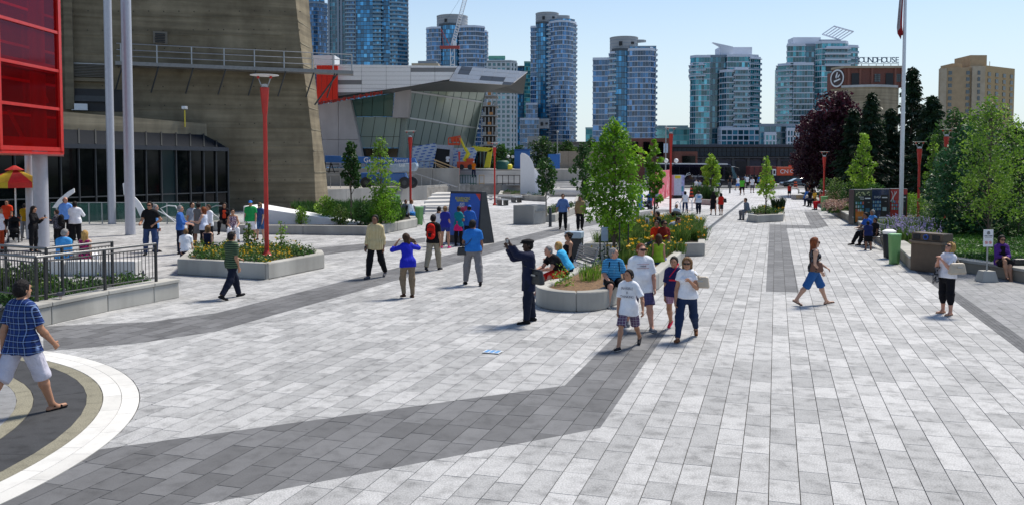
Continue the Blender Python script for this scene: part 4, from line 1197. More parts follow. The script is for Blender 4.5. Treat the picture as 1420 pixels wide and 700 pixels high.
# wide steps right of it
ST=empty('wide_steps',(*pl2(683,96),0), label='wide concrete steps down from the construction entrance behind the red lamps', cat='steps')
for i in range(9):
 Yi=97-i*.42-.2;zz=2.72-(i+1)*.17
 a, c=pl2(637.5, Yi), pl2(729, Yi)
 b=MB();b.prism([(a[0]-ST.location.x, Yi-ST.location.y),(c[0]-ST.location.x, Yi-ST.location.y),(c[0]-ST.location.x, Yi+.41-ST.location.y),(a[0]-ST.location.x, Yi+.41-ST.location.y)],1.0, zz);b.build('step', M_CONCL, ST)
 # steps behind kiosk
ST=empty('low_steps',(*pl2(612,66),0), label='low broad concrete steps between the green bin and the blue kiosk', cat='steps')
for i in range(5):
 Yi=58+i*3.4;zz=.16*(i+1)
 x0, x1=578+i*5,626+i*3
 a, c=pl2(x0, Yi), pl2(x1, Yi)
 b=MB();b.prism([(a[0]-ST.location.x, Yi-ST.location.y),(c[0]-ST.location.x, Yi+1.5-ST.location.y),(c[0]-ST.location.x, Yi+5-ST.location.y),(a[0]-ST.location.x, Yi+5-ST.location.y)],0, zz);b.build('step', M_CONCL, ST, bevel=.02)
for x, y in((668,282),(700,278),(592,297)):
 g=G(x, y);bb=empty('concrete_bench', g,-.2, label={668:'long low concrete bench right of the kiosk top',700:'low concrete bench near the pale fin sculpture',592:'low concrete bench beside the green bin left of the kiosk'}[x], cat='bench')
 MB().box((0,0,.40),(3.2,.5,.14)).build('seat', M_CONCL, bb, bevel=.02)
 for s in(-1.3,1.3):MB().box((s,0,.165),(.2,.4,.33)).build('leg', M_GALV, bb)
for i,(x, y)in enumerate(((697,285),(716,281),(731,277))):
 g=G(x, y);bb=empty('small_steel_bench', g,.3, label=['first backless steel bench right of the middle red lamp', 'second backless steel bench before the sculpture planter', 'third backless steel bench at the foot of the pale fin'][i], cat='bench', group='backless steel benches')
 MB().box((0,0,.45),(.62,1.6,.08)).build('seat', M_GALV, bb, bevel=.02)
 for s in(-.26,.26):MB().box((s,0,.205),(.07,1.2,.41)).build('leg', M_DGRAY, bb)
 # stairs, platforms further right: pale terraces behind the young trees
ST=empty('pale_terrace_steps',(*pl2(810,104),0), label='broad pale steps behind the young trees left of the big tree', cat='steps')
for i in range(9):
 Yi=92+i*1.35;zz=.17*(i+1)+.1
 a, c=pl2(742, Yi), pl2(868, Yi)
 b=MB();b.prism([(a[0]-ST.location.x, Yi-ST.location.y),(c[0]-ST.location.x, Yi-ST.location.y),(c[0]-ST.location.x, Yi+1.34-ST.location.y),(a[0]-ST.location.x, Yi+1.34-ST.location.y)],0, zz);b.build('step', M_CONCL, ST, bevel=.02)
g=G(797,273);o=empty('pale_concrete_tube', g,.1, label='pale rounded concrete bench like a half pipe behind the young trees', cat='bench')
b=MB();b.T=Matrix.Rotation(PI/2,4, 'Y');b.lathe([(.35,-2.6),(.42,-2.5),(.42,2.5),(.35,2.6)], c=(-.42,0,0), n=20);b.build('body', M_CONCL, o, smooth=40)
# beige wall with blue boards
W=empty('beige_hoarding_wall',(*pl2(800,118),0), label='beige hoarding wall beyond the young trees with blue boards at its left', cat='wall')
for i in range(5):
 a, c=pl2(775+i*13,118), pl2(787.7+i*13,118)
 MB().box(((a[0]+c[0])/2-W.location.x,0,3.15),(c[0]-a[0],.2,3.9)).build('board', mat('hoarding_tan',(.33,.27,.21),.8), W)
M_BLUEB=mat('blue_board',(.02,.13,.42),.5)
g=P(768,240,110);o=empty('blue_panel_sign',(g.x,110,0),.5, label='upright blue board standing beside the beige hoarding wall', cat='board')
MB().box((0,0,2.9),(1.7,.15,3.4)).build('board', M_BLUEB, o)
for s in(-.7,.7):MB().tube((s,.1,0),(s,.1,2),.05, n=5).build('post', M_GALV, o)
g=P(724,217,112);o=empty('blue_container',(g.x,112,2.7),0, label='tall blue box with curved top edge behind the pale fin sculpture', cat='container')
MB().box((0,.6,1.15),(2.0,1.5,2.6)).build('box', M_BLUEB, o, bevel=.08);MB().box((0,.6,2.5),(2.1,1.6,.12)).build('lid', mat('blue_dark',(.015,.08,.3),.5), o)
g=P(798,247,112);o=empty('blue_bin',(g.x,112,.0),0, label='small blue dumpster with pale lid before the beige wall', cat='dumpster')
b=MB();b.prism([(-.6,-.5),(.6,-.5),(.6,.5),(-.6,.5)],1.2,2.2, inset=-.05);b.build('bin', M_BLUEB, o, bevel=.03);MB().box((0,0,2.26),(1.4,1.2,.12)).build('lid', M_PANEL, o);MB().box((0,0,.6),(1.3,1,1.2)).build('base', M_CONC, o)
# pale fin sculpture
g=G(732,276);o=empty('pale_fin_sculpture',(g.x, g.y,0),0, label='tall white curved fin standing in a low planter at the plaza middle', cat='sculpture')
pr=[(-.72,0),(.66,0),(.66,2.0),(.62,2.9),(.45,3.5),(.1,4.05),(-.3,4.3),(-.62,4.35),(-.72,4.15)]
b=MB();b.slab([(x,0, z)for x, z in pr],.28);b.build('fin', M_FOAMW, o, bevel=.03)
b=MB();b.slab([(x,.3, z*.8)for x, z in[(.6,0),(1.3,0),(1.28,1.8),(1.1,2.9),(.62,3.6)]],.1);b.build('side_fin', M_PANEL, o, bevel=.02)
# fin on its ground: concrete block with steel taps
g=G(711.5,311);g2=G(740,312);g3=G(754.5,308)
o=empty('concrete_block_kiosk',(g2.x, g2.y,0),0, label='square concrete block with four steel fittings, left of the two walking men', cat='fountain')
a=g-g2;c=g3-g2;c=c.normalized()*1.0
c=Vector((.30,.954,0))*1.15+Vector((.35,0,0))
b=MB();b.prism([(a.x, a.y),(0,0),(c.x, c.y),(a.x+c.x, a.y+c.y)],0,1.02);b.build('block', M_CONC, o, bevel=.03)
for i in range(4):
 f_=.2+.2*i;p=V(c.x*f_, c.y*f_,.72);nn=V(c.y,-c.x,0).normalized()
 b=MB();b.box(p+nn*.05,(.12,.12,.08));b.tube(p+nn*.1, p+nn*.1+V(0,0,.07),.02, n=5);b.build('tap', M_GALV, o)
 # ---- construction entrance
def lab(name, loc, rz, label, cat, **k):return empty(name, loc, rz, label=label, cat=cat, **k)
zU=2.72
t=NT('wrap_board');tc=t.coord()
mp=t.new('Mapping');t.link(tc, mp.inputs[0]);mp.inputs['Rotation'].default_value=(0,.35,0);mp.inputs['Scale'].default_value=(1.5,1,3.4)
br=t.new('TexBrick');mp2=t.new('Mapping');mp2.inputs['Rotation'].default_value=(PI/2,0,0);t.link(mp.outputs[0], mp2.inputs[0]);t.link(mp2.outputs[0], br.inputs['Vector'])
br.inputs['Scale'].default_value=1;br.inputs['Brick Width'].default_value=1.3;br.inputs['Row Height'].default_value=1.0;br.inputs['Mortar Size'].default_value=.3;br.inputs['Color1'].default_value=(.05,.12,.45,1);br.inputs['Color2'].default_value=(.05,.15,.5,1);br.inputs['Mortar'].default_value=(.42,.52,.65,1)
t.color(br.outputs[0]);t.set(Roughness=.5);M_WRAP=t.m
CE=lab('construction_entrance',(P(610,232,97).x,97, zU),0, 'unfinished entrance box wrapped in blue printed boards under the glass front', 'entrance')
def cp(px, py, Y=97):return P(px, py, Y)-CE.location
for q in([(572,204),(603,199),(606,203),(600,233),(571,233)], ):
 MB().slab([cp(x, y)for x, y in q][::-1],.3).build('wrapped_wall', M_WRAP, CE)
MB().slab([cp(x, y,97.5)for x, y in[(629,206),(657,205),(661,212),(655,233),(628,233)]][::-1],.3).build('wrapped_wall', M_WRAP, CE)
MB().slab([cp(x, y,97.2)for x, y in[(605,201),(629,202),(627,233),(622,233),(624,208),(605,206)]][::-1],.3).build('wrapped_frame', mat('wrap_pale',(.42,.47,.56),.6), CE)
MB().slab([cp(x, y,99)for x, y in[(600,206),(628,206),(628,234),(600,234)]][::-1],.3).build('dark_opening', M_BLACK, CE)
b=MB()
for i in range(5):b.tube(cp(572+i*8,233,95), cp(572+i*8,224,95),.05, n=4)
b.tube(cp(572,224,95), cp(606,224,95),.05, n=4);b.build('site_railing', M_GALV, CE)
M_WOOD=mat('site_timber',(.42,.29,.15),.8)
for i,(a, c)in enumerate((((602,222),(636,235)),((602,226),(634,239)),((606,230),(630,241)))):
 MB().tube(P(*a,93)-CE.location, P(*c,90)-CE.location,.07, n=4).build('timber_rail', M_WOOD, CE)
 # yellow portal
o=lab('yellow_portal',(P(672,232,101).x,101, zU),0, 'bright yellow angular portal frame beside the museum entrance', 'portal')
M_YEL=mat('bright_yellow',(.72,.62,.02),.45)
def yp(px, py, Y=101):return P(px, py, Y)-o.location
for q in([(655,203),(683,205.5),(681,211),(654,209)],[(676,211),(683,206),(679,233),(671,233)]):
 MB().slab([yp(x, y)for x, y in q][::-1],1.5).build('frame', M_YEL, o)
MB().slab([yp(x, y,101.6)for x, y in[(657,211),(675,211),(671,233),(655,233)]][::-1],.1).build('glass_door', M_GDARK, o)
for x in(661,666,671):MB().slab([yp(x,211,101.4), yp(x+1,211,101.4), yp(x+.6,233,101.4), yp(x-.4,233,101.4)][::-1],.1).build('door_frame', M_GTEAL, o)
# orange and yellow boom lift
o=lab('orange_boom_lift',(P(650,234,95).x,95, zU),0, 'orange basket boom lift with yellow folded arm in front of the glass front', 'boom lift')
M_OR=mat('lift_orange',(.62,.075,.02),.5)
def op(px, py, Y=95):return P(px, py, Y)-o.location
b=MB()
for(x0, y0, x1, y1)in((622,192,638,189),(622,201,638,201),(622,192,622,201),(628,190,628,201),(633,190,633,201),(638,189,638,201)):b.tube(op(x0, y0,94.5), op(x1, y1,94.5),.06, n=4)
b.box(op(630,200,95),(1.3,.9,.14));b.box(op(631,194,95.3),(.9,.3,.5));b.build('basket', M_OR, o)
b=MB();b.tube(op(638,192), op(645,207),.14, n=6);b.tube(op(645,206), op(651,216),.2, n=6);b.tube(op(650,212), op(644,224),.26, n=6);b.build('arm', M_YEL, o)
b=MB();b.box(op(646,229,95.2),(1.9,1.2,.7));b.box(op(652,224,95.2),(.8,1,.6));b.build('chassis', M_OR, o, bevel=.06)
for x in(640,652):
 b=MB();b.T=Matrix.Translation(op(x,232,94.6))@Matrix.Rotation(PI/2,4, 'X');b.lathe([(.28,-.12),(.3,0),(.28,.12)], n=16);b.build('wheel', M_BLACK, o)
 # odd site items
for px, py, r_, h_, m_, lb in((697,232,.75,1.0, mat('green_tarp',(.01,.09,.07),.6), 'dark green covered drum at the top of the wide steps'),(705,233,.45,.6, M_YEL, 'small yellow machine beside the green drum on the steps landing')):
 c=P(px, py,99);o=lab('site_drum',(c.x, c.y, zU),0, lb, 'drum')
 b=MB();b.lathe([(r_*.9,0),(r_,.05),(r_*1.0, h_*.8),(r_*.7, h_)], n=16);b.build('body', m_, o, smooth=50);MB().tube((r_*.3,0, h_),(r_*.3,0, h_+.2),.05, n=6).build('handle', M_BLACK, o)
for k_,(px, lb)in enumerate(((649, 'dark green folding barrier on the lower step beside the worker'),(668, 'pale timber A-frame barrier on the steps'),(705, 'row of black railings at the right of the wide steps'))):
 c=P(px,258,91);o=lab('site_barrier',(c.x,91,1.13),0, lb, 'barrier')
 m_=(MATS['green_tarp'], M_WOOD, M_BLACK)[k_];w=(1.7,.5,2.4)[k_]
 for z in(.15,1.0):MB().tube((-w/2,0, z),(w/2,0, z),.04, n=5).build('rail', m_, o)
 for i in range((7,2,5)[k_]):MB().tube((-w/2+i*w/((7,2,5)[k_]-1),0,0),(-w/2+i*w/((7,2,5)[k_]-1),0,1.02),.04, n=5).build('bar', m_, o)
 # ---- long blue boom lift on the terrace
o=lab('blue_boom_lift',(P(520,250,76).x,76,1.13),0, 'long blue telescopic boom lift with white lettering parked behind the young trees', 'boom lift')
M_LB=mat('lift_blue',(.015,.12,.40),.35, coat=.3);M_LG=mat('lift_pale_gray',(.30,.38,.46),.45)
def bp(px, py, Y=76):return P(px, py, Y)-o.location
def bar(name, x0, y0, x1, y1, d, m, Y=76):
 MB().slab([bp(x0, y0, Y), bp(x1, y0+(y1-y0)*0, Y), bp(x1, y1, Y), bp(x0, y1, Y)][::-1], d).build(name, m, o, bevel=.03)
MB().slab([bp(x, y,75.5)for x, y in[(450.5,216),(575,220),(578,227),(575,229),(450.5,225.5)]][::-1],.5).build('boom', M_LB, o, bevel=.03)
MB().slab([bp(x, y,75.2)for x, y in[(538,228),(577,226),(578,231),(575,238),(545,240),(534,233)]][::-1],1.6).build('turret', M_LG, o, bevel=.12)
MB().slab([bp(x, y,75.6)for x, y in[(500,240),(560,240),(566,254),(498,254)]][::-1],1.7).build('chassis', M_LB, o, bevel=.08)
for x, Yw in((561,75.0),(571.5,76.6),(508,75.0)):
 b=MB();c=bp(x,252, Yw);c.z=.52;b.T=Matrix.Translation(c)@Matrix.Rotation(PI/2,4, 'X');b.lathe([(.34,-.2),(.5,-.18),(.52,0),(.5,.18),(.34,.2)], n=24);w_=b.build('tyre', M_BLACK, o, smooth=40)
 b=MB();b.T=Matrix.Translation(c)@Matrix.Rotation(PI/2,4, 'X');b.lathe([(.08,.23),(.2,.225),(.22,.2)], n=18);b.build('rim', M_DGRAY, w_)
b=MB();b.tube(bp(459,226), bp(456,240),.06, n=5);b.tube(bp(459,226), bp(464,240),.06, n=5);b.tube(bp(450,238), bp(470,238),.05, n=5);b.tube(bp(450,228), bp(470,228),.05, n=5);b.tube(bp(451,224), bp(451,240),.05, n=5);b.build('basket', M_BLACK, o)
lettering('Genie',.62, bp(516,222.6,75.42),(PI/2,0,0), M_FOAMW, o)
lettering('Boom Rental',.46, bp(546,223.4,75.42),(PI/2,0,0), M_FOAMW, o)
lettering('Ltd.',.36, bp(558,229.5,75.12),(PI/2,0,0), M_FOAMW, o)
# ================================================================== PLANTERS
M_SOIL=mat('dark_soil',(.035,.028,.02),.95, var=.4, scale=12, bump=.8, bscale=40, bdist=.03)
M_MULCH=mat('brown_mulch',(.17,.10,.05),.95, var=.5, scale=18, bump=.8, bscale=50, bdist=.03)
M_PLCAP=concrete('planter_concrete',(.38,.37,.34),(.52,.51,.47), board=False, streak=.35)
def planter(pts, h, w, label, soil=None, soil_h=None, maxseg=2.6, name='planter', open_=False, m=None, bevel=.035):
 """ring of concrete segments around a bed; pts in world, counter-clockwise seen from above"""
 if not open_:
  a=sum(pts[i][0]*pts[(i+1)%len(pts)][1]-pts[(i+1)%len(pts)][0]*pts[i][1]for i in range(len(pts)))
  if a<0:pts=pts[::-1]
 c=Vector((sum(p[0]for p in pts)/len(pts), sum(p[1]for p in pts)/len(pts),0))
 o=empty(name, c, label=label, cat='planter')
 P_=[Vector((p[0], p[1]))-c.xy for p in pts];n=len(P_)
 def off(i, d):
  q=P_[i]
  if open_ and i in(0, n-1):
   e=(P_[1]-P_[0])if i==0 else(P_[-1]-P_[-2]);e.normalize();return q+Vector((-e.y, e.x))*d
  e1=(q-P_[i-1]).normalized();e2=(P_[(i+1)%n]-q).normalized()
  n1, n2=Vector((-e1.y, e1.x)), Vector((-e2.y, e2.x));bi=(n1+n2).normalized()
  return q+bi*(d/max(.45, bi.dot(n1)))
 inner=[off(i, w)for i in range(n)]
 i=0;done=set()
 for i in range(n-1 if open_ else n):
  if i in done:continue
  j=(i+1)%n;L=(P_[j]-P_[i]).length;k=max(1, round(L/maxseg))
  if L<.42: # a curved length: cast as one piece
   r_=[i];t_=0
   while r_[-1]+1<n and(P_[(r_[-1]+1)%n]-P_[r_[-1]]).length<.42 and t_<maxseg*.55:t_+=(P_[(r_[-1]+1)%n]-P_[r_[-1]]).length;done.add(r_[-1]);r_.append(r_[-1]+1)
   q=[P_[a_%n]for a_ in r_]+[inner[a_%n]for a_ in reversed(r_)]
   e_=.004/.3
   b=MB();b.prism([tuple(p)for p in q],0, h);b.build('wall_segment', m or M_PLCAP, o, bevel=bevel);continue
  for s in range(k):
   f0, f1=s/k,(s+1)/k;g=.006/max(L,.1)
   f0_, f1_=(f0+(g if s else 0)),(f1-(g if s<k-1 else 0))
   q=[P_[i].lerp(P_[j], f0_), P_[i].lerp(P_[j], f1_), inner[i].lerp(inner[j], f1_), inner[i].lerp(inner[j], f0_)]
   b=MB();b.prism([tuple(p)for p in q],0, h);b.build('wall_segment', m or M_PLCAP, o, bevel=bevel if L>.5 else 0)
 if not open_:
  ss=[off(i, w-.04)for i in range(n)]
  MB().prism([tuple(p)for p in ss],.02, soil_h if soil_h else h-.07).build('soil', soil or M_SOIL, o)
 return o
def GG(*pts):return[tuple(G(*p)[:2])for p in pts]
planter(GG((246,380.5),(368,387.8),(372,387.5),(450,371.8),(447,366),(385,357.5),(268,361)),.46,.28, 'pointed concrete planter with yellow flowers around the nearest red lamp, left', maxseg=2.2)
planter(GG((330,325),(420,325.5),(520,327),(579,315),(575,309),(545,300),(440,298),(352,310)),.42,.35, 'long low concrete planter with shrubs and two young trees, left middle')
CPL=[(.22,19.35),(.45,18.85),(.85,18.6),(1.35,18.55),(1.95,18.75),(3.7,22),(5.6,28.0),(5.9,29.2),(5.7,30.3),(4.9,30.2),(4.0,26.9),(2.95,26.6),(.74,20.4)]
CP1=[(1.42+.88*math.cos(R(a_)),19.66+1.08*math.sin(R(a_)))for a_ in range(178,341,9)]+[(3.75,22),(5.55,27.9)]+[(4.95+.72*math.cos(R(a_)),28.4+1.0*math.sin(R(a_)))for a_ in range(-20,95,12)]+[(3.65,28.9)]
planter(CP1,.43,.27, 'rounded nose concrete planter with mulch and families seated round it, centre', soil=M_MULCH)
CP2=[(2.5,30.1),(4.6,29.95),(6.75,30.2),(7.8,34.8),(9.1,42.4),(6.9,43.2),(4.4,36.3)]
planter(CP2,.45,.25, 'long flower bed planter of orange lilies running back to the red lamp, centre', soil_h=.36)
planter(GG((1037,308),(1050,309.5),(1086,307.5),(1088,300.5),(1062,297),(1040,300.5)),.42,.3, 'small angular concrete planter with one young tree in the middle distance')
planter(GG((752,308.5),(770,308),(800,296),(797,291),(772,291),(752,298)),.42,.3, 'concrete planter around the left young tree behind the concrete block')
planter(GG((796,287),(826,285.5),(829,279),(800,277)),.42,.3, 'low concrete planter around the young tree left of the big one')
planter(GG((691,276),(757,280),(757,274),(742,270.5),(694,270)),.45,.35, 'low planter at the foot of the pale fin sculpture')
planter(GG((966,283.5),(992,285.5),(1000,280),(985,276),(968,277)),.42,.3, 'low concrete planter behind the walking group under the bus-side tree')
# white wedge ramp between planters
o=lab('white_wedge_ramp',(*GG((338,312))[0],0),0, 'white sloping concrete wedge descending right in front of the tower', 'ramp wall')
a=V((337-CX_)/F_*41.3,41.3,0);c=V((500-CX_)/F_*41.0,41.0,0)
d=c-a
b=MB();Z0, Z1=1.22,.44
vs=[(0,0,0),(d.x, d.y,0),(d.x, d.y+.9,0),(.5,1.4,0),(0,0, Z0),(d.x, d.y, Z1),(d.x, d.y+.9, Z1),(.5,1.4, Z0+.05)]
b.add(vs,[(3,2,1,0),(4,5,6,7),(0,1,5,4),(1,2,6,5),(2,3,7,6),(3,0,4,7)]);o.location=(a.x, a.y,0);b.build('wedge', M_FOAMW, o, bevel=.03)
# low bench walls left of it
for k_,(q, lb)in enumerate((((290,320,336,323), 'low concrete seat wall where women sit left of the white wedge'), )):
 a, c=G(q[0], q[1]), G(q[2], q[3]);o=lab('seat_wall',(a.x, a.y,0), math.atan2(c.y-a.y, c.x-a.x), lb, 'seat wall')
 L_=(c-a).length
 for i in range(2):MB().box((L_*(i+.5)/2,.25,.23),(L_/2-.01,.5,.46)).build('wall_segment', M_PLCAP, o, bevel=.03)
 # right hand retaining wall with raised bed
RW=GG((1131,283.5),(1183,312.5))
M_RW=concrete('warm_retaining_concrete',(.24,.215,.175),(.34,.31,.26), board=False, streak=.3)
def wall_run(pts, h, w, label, m, seg=1.9):
 o=empty('bed_wall',(*pts[0],0), label=label, cat='wall')
 for i in range(len(pts)-1):
  a, c=Vector(pts[i]), Vector(pts[i+1]);L_=(c-a).length;d=(c-a)/L_;nn=Vector((-d.y, d.x))*w
  k=max(1, round(L_/seg))
  for s in range(k):
   p, q=a+d*(L_*s/k+.008), a+d*(L_*(s+1)/k-.008)
   b=MB();b.prism([(v_.x-pts[0][0], v_.y-pts[0][1])for v_ in(p, q, q+nn, p+nn)],0, h-.085);b.build('wall_block', m, o, bevel=.015)
   e=Vector((-nn.x,-nn.y)).normalized()*.03
   b=MB();b.prism([(v_.x-pts[0][0], v_.y-pts[0][1])for v_ in(p+e, q+e, q+nn, p+nn)], h-.08, h);b.build('cap_stone', M_PLCAP, o, bevel=.012)
 return o
def rgt(pts):return pts
w1=GG((1183,312.5),(1131,283.5))
w1=w1[::-1]
w1=GG((1183,312.5),(1158,298.5),(1131,283.5),(1118,278))
def flip_run(pts, h, w, label, m):return wall_run(pts, h,-w, label, m)
flip_run(w1,.45,.45, 'low tan stone bed wall running back from the vending machines at the right', M_RW)
w2=[tuple(G(1222,338)[:2]), tuple(G(1247,352)[:2]), tuple(G(1262,372)[:2]), ]
w2=GG((1262,374),(1240,352),(1206,330),(1190,318))
flip_run(w2,.42,.45, 'low bed wall behind the green bin and brown recycling station', M_RW)
w3=GG((1300,372.5),(1332,377),(1372,383),(1425,393),(1500,407))
wall_run(w3,.38,.5, 'long low tan concrete seat wall at the right edge where a woman in purple sits', M_RW)
# raised bed ground behind the walls
t=NT('bed_soil');g=t.new('NewGeometry').outputs['Position'];t.color(t.ramp(t.noise(2.5, g, detail=6),[(.35,(.045,.06,.02)),(.6,(.09,.10,.04))]));t.set(Roughness=.95);t.bump(t.noise(14, g),.8,.05)
bedpts=[(GG((1262,371))[0]), GG((1300,369.5))[0], GG((1332,375))[0], GG((1372,381))[0], GG((1425,391))[0], GG((1500,404))[0]]
left=GG((1242,352),(1207,329),(1193,318))
left2=GG((1186,311),(1160,298.3),(1133,283.3),(1120,278))
def bed_z(x, y):
# gentle rise to the right and back
 d=max(0,(x-(y*.46+2.0)))
 return.30+min(1.2, max(0, d-1.5)*.09)
N1=[];b=MB();rowsY=[bedpts[-1][1],22.6,23.6,24.8,25.8,26.6]
edge=[(GG((1500,404))[0]), bedpts[4], bedpts[3], bedpts[2], bedpts[1], bedpts[0]]+left+left2+[GG((1105,271))[0]]
cols=14
vs, fs=[],[]
for i, e in enumerate(edge):
 for j in range(cols+1):
  x=e[0]+.12+(70*(j/cols)**1.6);y=e[1]+(.05 if i>4 else.25)+j*.6
  vs.append((x, y, bed_z(x, y)+random.uniform(-.02,.02)if j else.3))
for i in range(len(edge)-1):
 for j in range(cols):fs.append((i*(cols+1)+j, i*(cols+1)+j+1,(i+1)*(cols+1)+j+1,(i+1)*(cols+1)+j))
b.add(vs, fs);b.build('planted_slope', t.m, smooth=True, kind='structure')
# ---- left foreground planter wall with railings
w4=GG((249,412),(214,419),(150,431.5),(72,449.5),(0,467),(-80,489))
o=wall_run(w4,.45,-.42, 'low concrete wall carrying the steel railing, left foreground', M_PLCAP, seg=3.0)
RO=(GG((249,409))[0], )
def railing(pts, z0, h, label, spacing=.105):
 o=empty('railing',(*pts[0],0), label=label, cat='railing')
 base=Vector((*pts[0],0));bal=None
 for i in range(len(pts)-1):
  a, c=Vector((*pts[i],0))-base, Vector((*pts[i+1],0))-base;L_=(c-a).length;d=(c-a)/L_
  MB().tube(a+V(0,0, z0+h), c+V(0,0, z0+h),.03, n=10).build('top_rail', mat('rail_steel',(.2,.2,.2),.4,.75), o, smooth=40)
  for z in(z0+.1, z0+h-.1):MB().tube(a+V(0,0, z), c+V(0,0, z),.016, n=6).build('rail', mat('dark_rail_steel',(.08,.08,.08),.45,.5), o)
  n=round(L_/spacing)
  for k in range(n+1):
   p=a+d*(L_*k/n)
   if k%14==0 or k==n:
    MB().box((p.x, p.y, z0+h/2),(.05,.05, h), math.atan2(d.y, d.x)).build('post', mat('post_steel',(.05,.05,.052),.45,.5), o)
   else:
    if bal is None:bal=MB().tube((0,0,0),(0,0, h-.22),.0085, n=5).mesh('baluster', mat('baluster_steel',(.06,.06,.062),.45,.5))
    link_mesh('baluster', bal, o, loc=(p.x, p.y, z0+.11))
 return o
def atz(px, Y):return((px-CX_)/F_*Y, Y)
railing([atz(214,20.15), atz(47,17.2), atz(-60,18.6)],.45,.88, 'steel baluster railing on the low wall, front one of two at left')
railing([atz(153.5,20.9), atz(61.7,19.1), atz(-40,20.4)],.15,1.17, 'steel baluster railing behind the front railing at left, nearer the white column')
b=MB();b.box((0,0,.015),(.22,.13,.02));gq=G(199,383)
# glass guard before the pavilion and white handrails
o=lab('glass_guard',(P(150,310,46.8).x,46.8,0),0, 'low greenish glass guard panels in front of the dark pavilion', 'guard')
t=NT('green_guard_glass');t.color((.06,.16,.13));t.set(Roughness=.05, Alpha=.55);M_GG=t.m
for i in range(13):
 x0=70+i*18;a=P(x0,310,46.8)-o.location;c=P(x0+17.6,310,46.8)-o.location
 MB().box(((a.x+c.x)/2,0,.6),(c.x-a.x,.02,1.05)).build('glass_panel', M_GG, o)
 MB().box((a.x,0,.57),(.05,.06,1.14)).build('post', M_GALV, o)
MB().box((P(187,310,46.8).x-o.location.x,0,1.15),(9.2,.05,.04)).build('handrail', M_GALV, o)
for k_,(x, lb)in enumerate(((236, 'white looped stair handrail left, beside the man in blue denim shirt'),(303, 'thin steel stair handrail by the pavilion corner'))):
 g=P(x,312,45.5);o=lab('stair_handrail',(g.x, g.y,0),0, lb, 'handrail')
 m_=(M_WHITEM, M_GALV)[k_]
 b=MB();b.path([(.55,-.3,0),(.5,-.2,.8),(.3,0,1.02),(-.1,0,1.05),(-.5,0,.9),(-.2,0,.55),(.6,0,-.1)],.03, n=8);b.build('loop', m_, o, smooth=True)
 b=MB();b.path([(-1.1,.1,1.0),(.4,.1,.2),(.9,.1,0)],.025, n=8);b.build('rail', m_, o, smooth=True)
 # white sail sculptures behind columns
for k_,(x, yb, lb, mir)in enumerate(((101,309, 'white curved sail shape behind the group of three, before the pavilion',1),(180,309, 'white curved sail shape behind the tall pole',-1))):
 g=P(x,309,46.0);o=lab('white_sail',(g.x,46.0,0),0, lb, 'sculpture')
 pr=[(-1.1,.9),(-.75,1.35),(-.25,1.75),(.1,1.95),(.12,1.72),(-.2,1.5),(-.6,1.15),(-.85,.9)]if mir==1 else[(-.35,2.2),(-.1,2.3),(-.1,1.9),(.55,1.2),(.95,.5),(1.0,0),(.75,0),(.35,.9),(-.3,1.6)]
 b=MB();b.slab([(p,0, q)for p, q in pr][::-1],.08);b.build('sail', M_FOAMW, o, bevel=.02)
 if mir==1:MB().tube((-.9,.1,0),(-.9,.1,.95),.05, n=6).build('foot', M_GALV, o)
 # ================================================================== STREET FURNITURE
def lamp(px, yb, ycup, label, zb=0.0, Y=None, wing=1.0):
 g=G(px, yb, zb)if Y is None else P(px, yb, Y)
 zc_=P(px, ycup, g.y).z-zb;s=zc_/4.7
 o=empty('street_lamp',(g.x, g.y, zb), label=label, cat='street lamp', group='red lamp posts along the plaza')
 b=MB();b.lathe([(.17,0),(.17,.06),(.09,.14),(.075,.2)], n=20);b.build('base', M_RED, o, smooth=40)
 b=MB();b.lathe([(.07,.1),(.06, zc_-.85),(.075, zc_-.75),(.135, zc_),(.12, zc_)], n=20);b.build('pole', M_RED, o, smooth=40)
 b=MB()
 for sx in(-1,1):b.tube((sx*.06,0, zc_-.05),(sx*.19,0, zc_+.30),.016, n=6)
 b.build('arm', M_GALV, o)
 for sx in(-1,1):MB().ball((sx*.19,0, zc_+.31),.045).build('knuckle', M_RED, o)
 b=MB();b.lathe([(.02, zc_+.34),(.22*wing, zc_+.35),(.34*wing, zc_+.368),(.34*wing, zc_+.376),(.22*wing, zc_+.362),(.02, zc_+.36)], n=28);b.build('reflector', M_FOAMW, o, smooth=30)
 b=MB();b.lathe([(.05, zc_),(.10, zc_+.02),(.09, zc_+.1),(.02, zc_+.12)], n=14);b.build('light_head', mat('lens_gray',(.5,.5,.48),.2), o, smooth=40)
lamp(370,356,122, 'tallest red lamp post rising from the yellow flower planter at left', zb=.39, wing=1.25)
lamp(569.5,317,191, 'red lamp post behind the shrubs beside the seated pair, before the museum', Y=50)
lamp(637,272,211, 'red lamp post directly behind the blue kiosk', Y=92)
lamp(686,285,205, 'red lamp post right of the kiosk by the concrete benches')
lamp(929.5,303,186, 'thick red lamp post at the far end of the lily planter before the bus', wing=1.1)
lamp(1142,291,218, 'red lamp post against the purple tree, green bin at its foot')
lamp(1273,306,207, 'red lamp post behind the flagpole and vending machines', zb=.3)
lamp(1310,300,190, 'red lamp post mostly hidden by the feathery pine at right', Y=44)
lamp(1123,268,243, 'distant thin red lamp post under the purple tree', Y=95)
# fix bases that were set by depth
for o in[x for x in COL.objects if x.name.startswith('street_lamp')and x.parent is None]:
 if o.location.z!=0 and o.location.z>-2 and abs(o.location.z-.39)>.001 and abs(o.location.z-.3)>.001:o.location.z=0
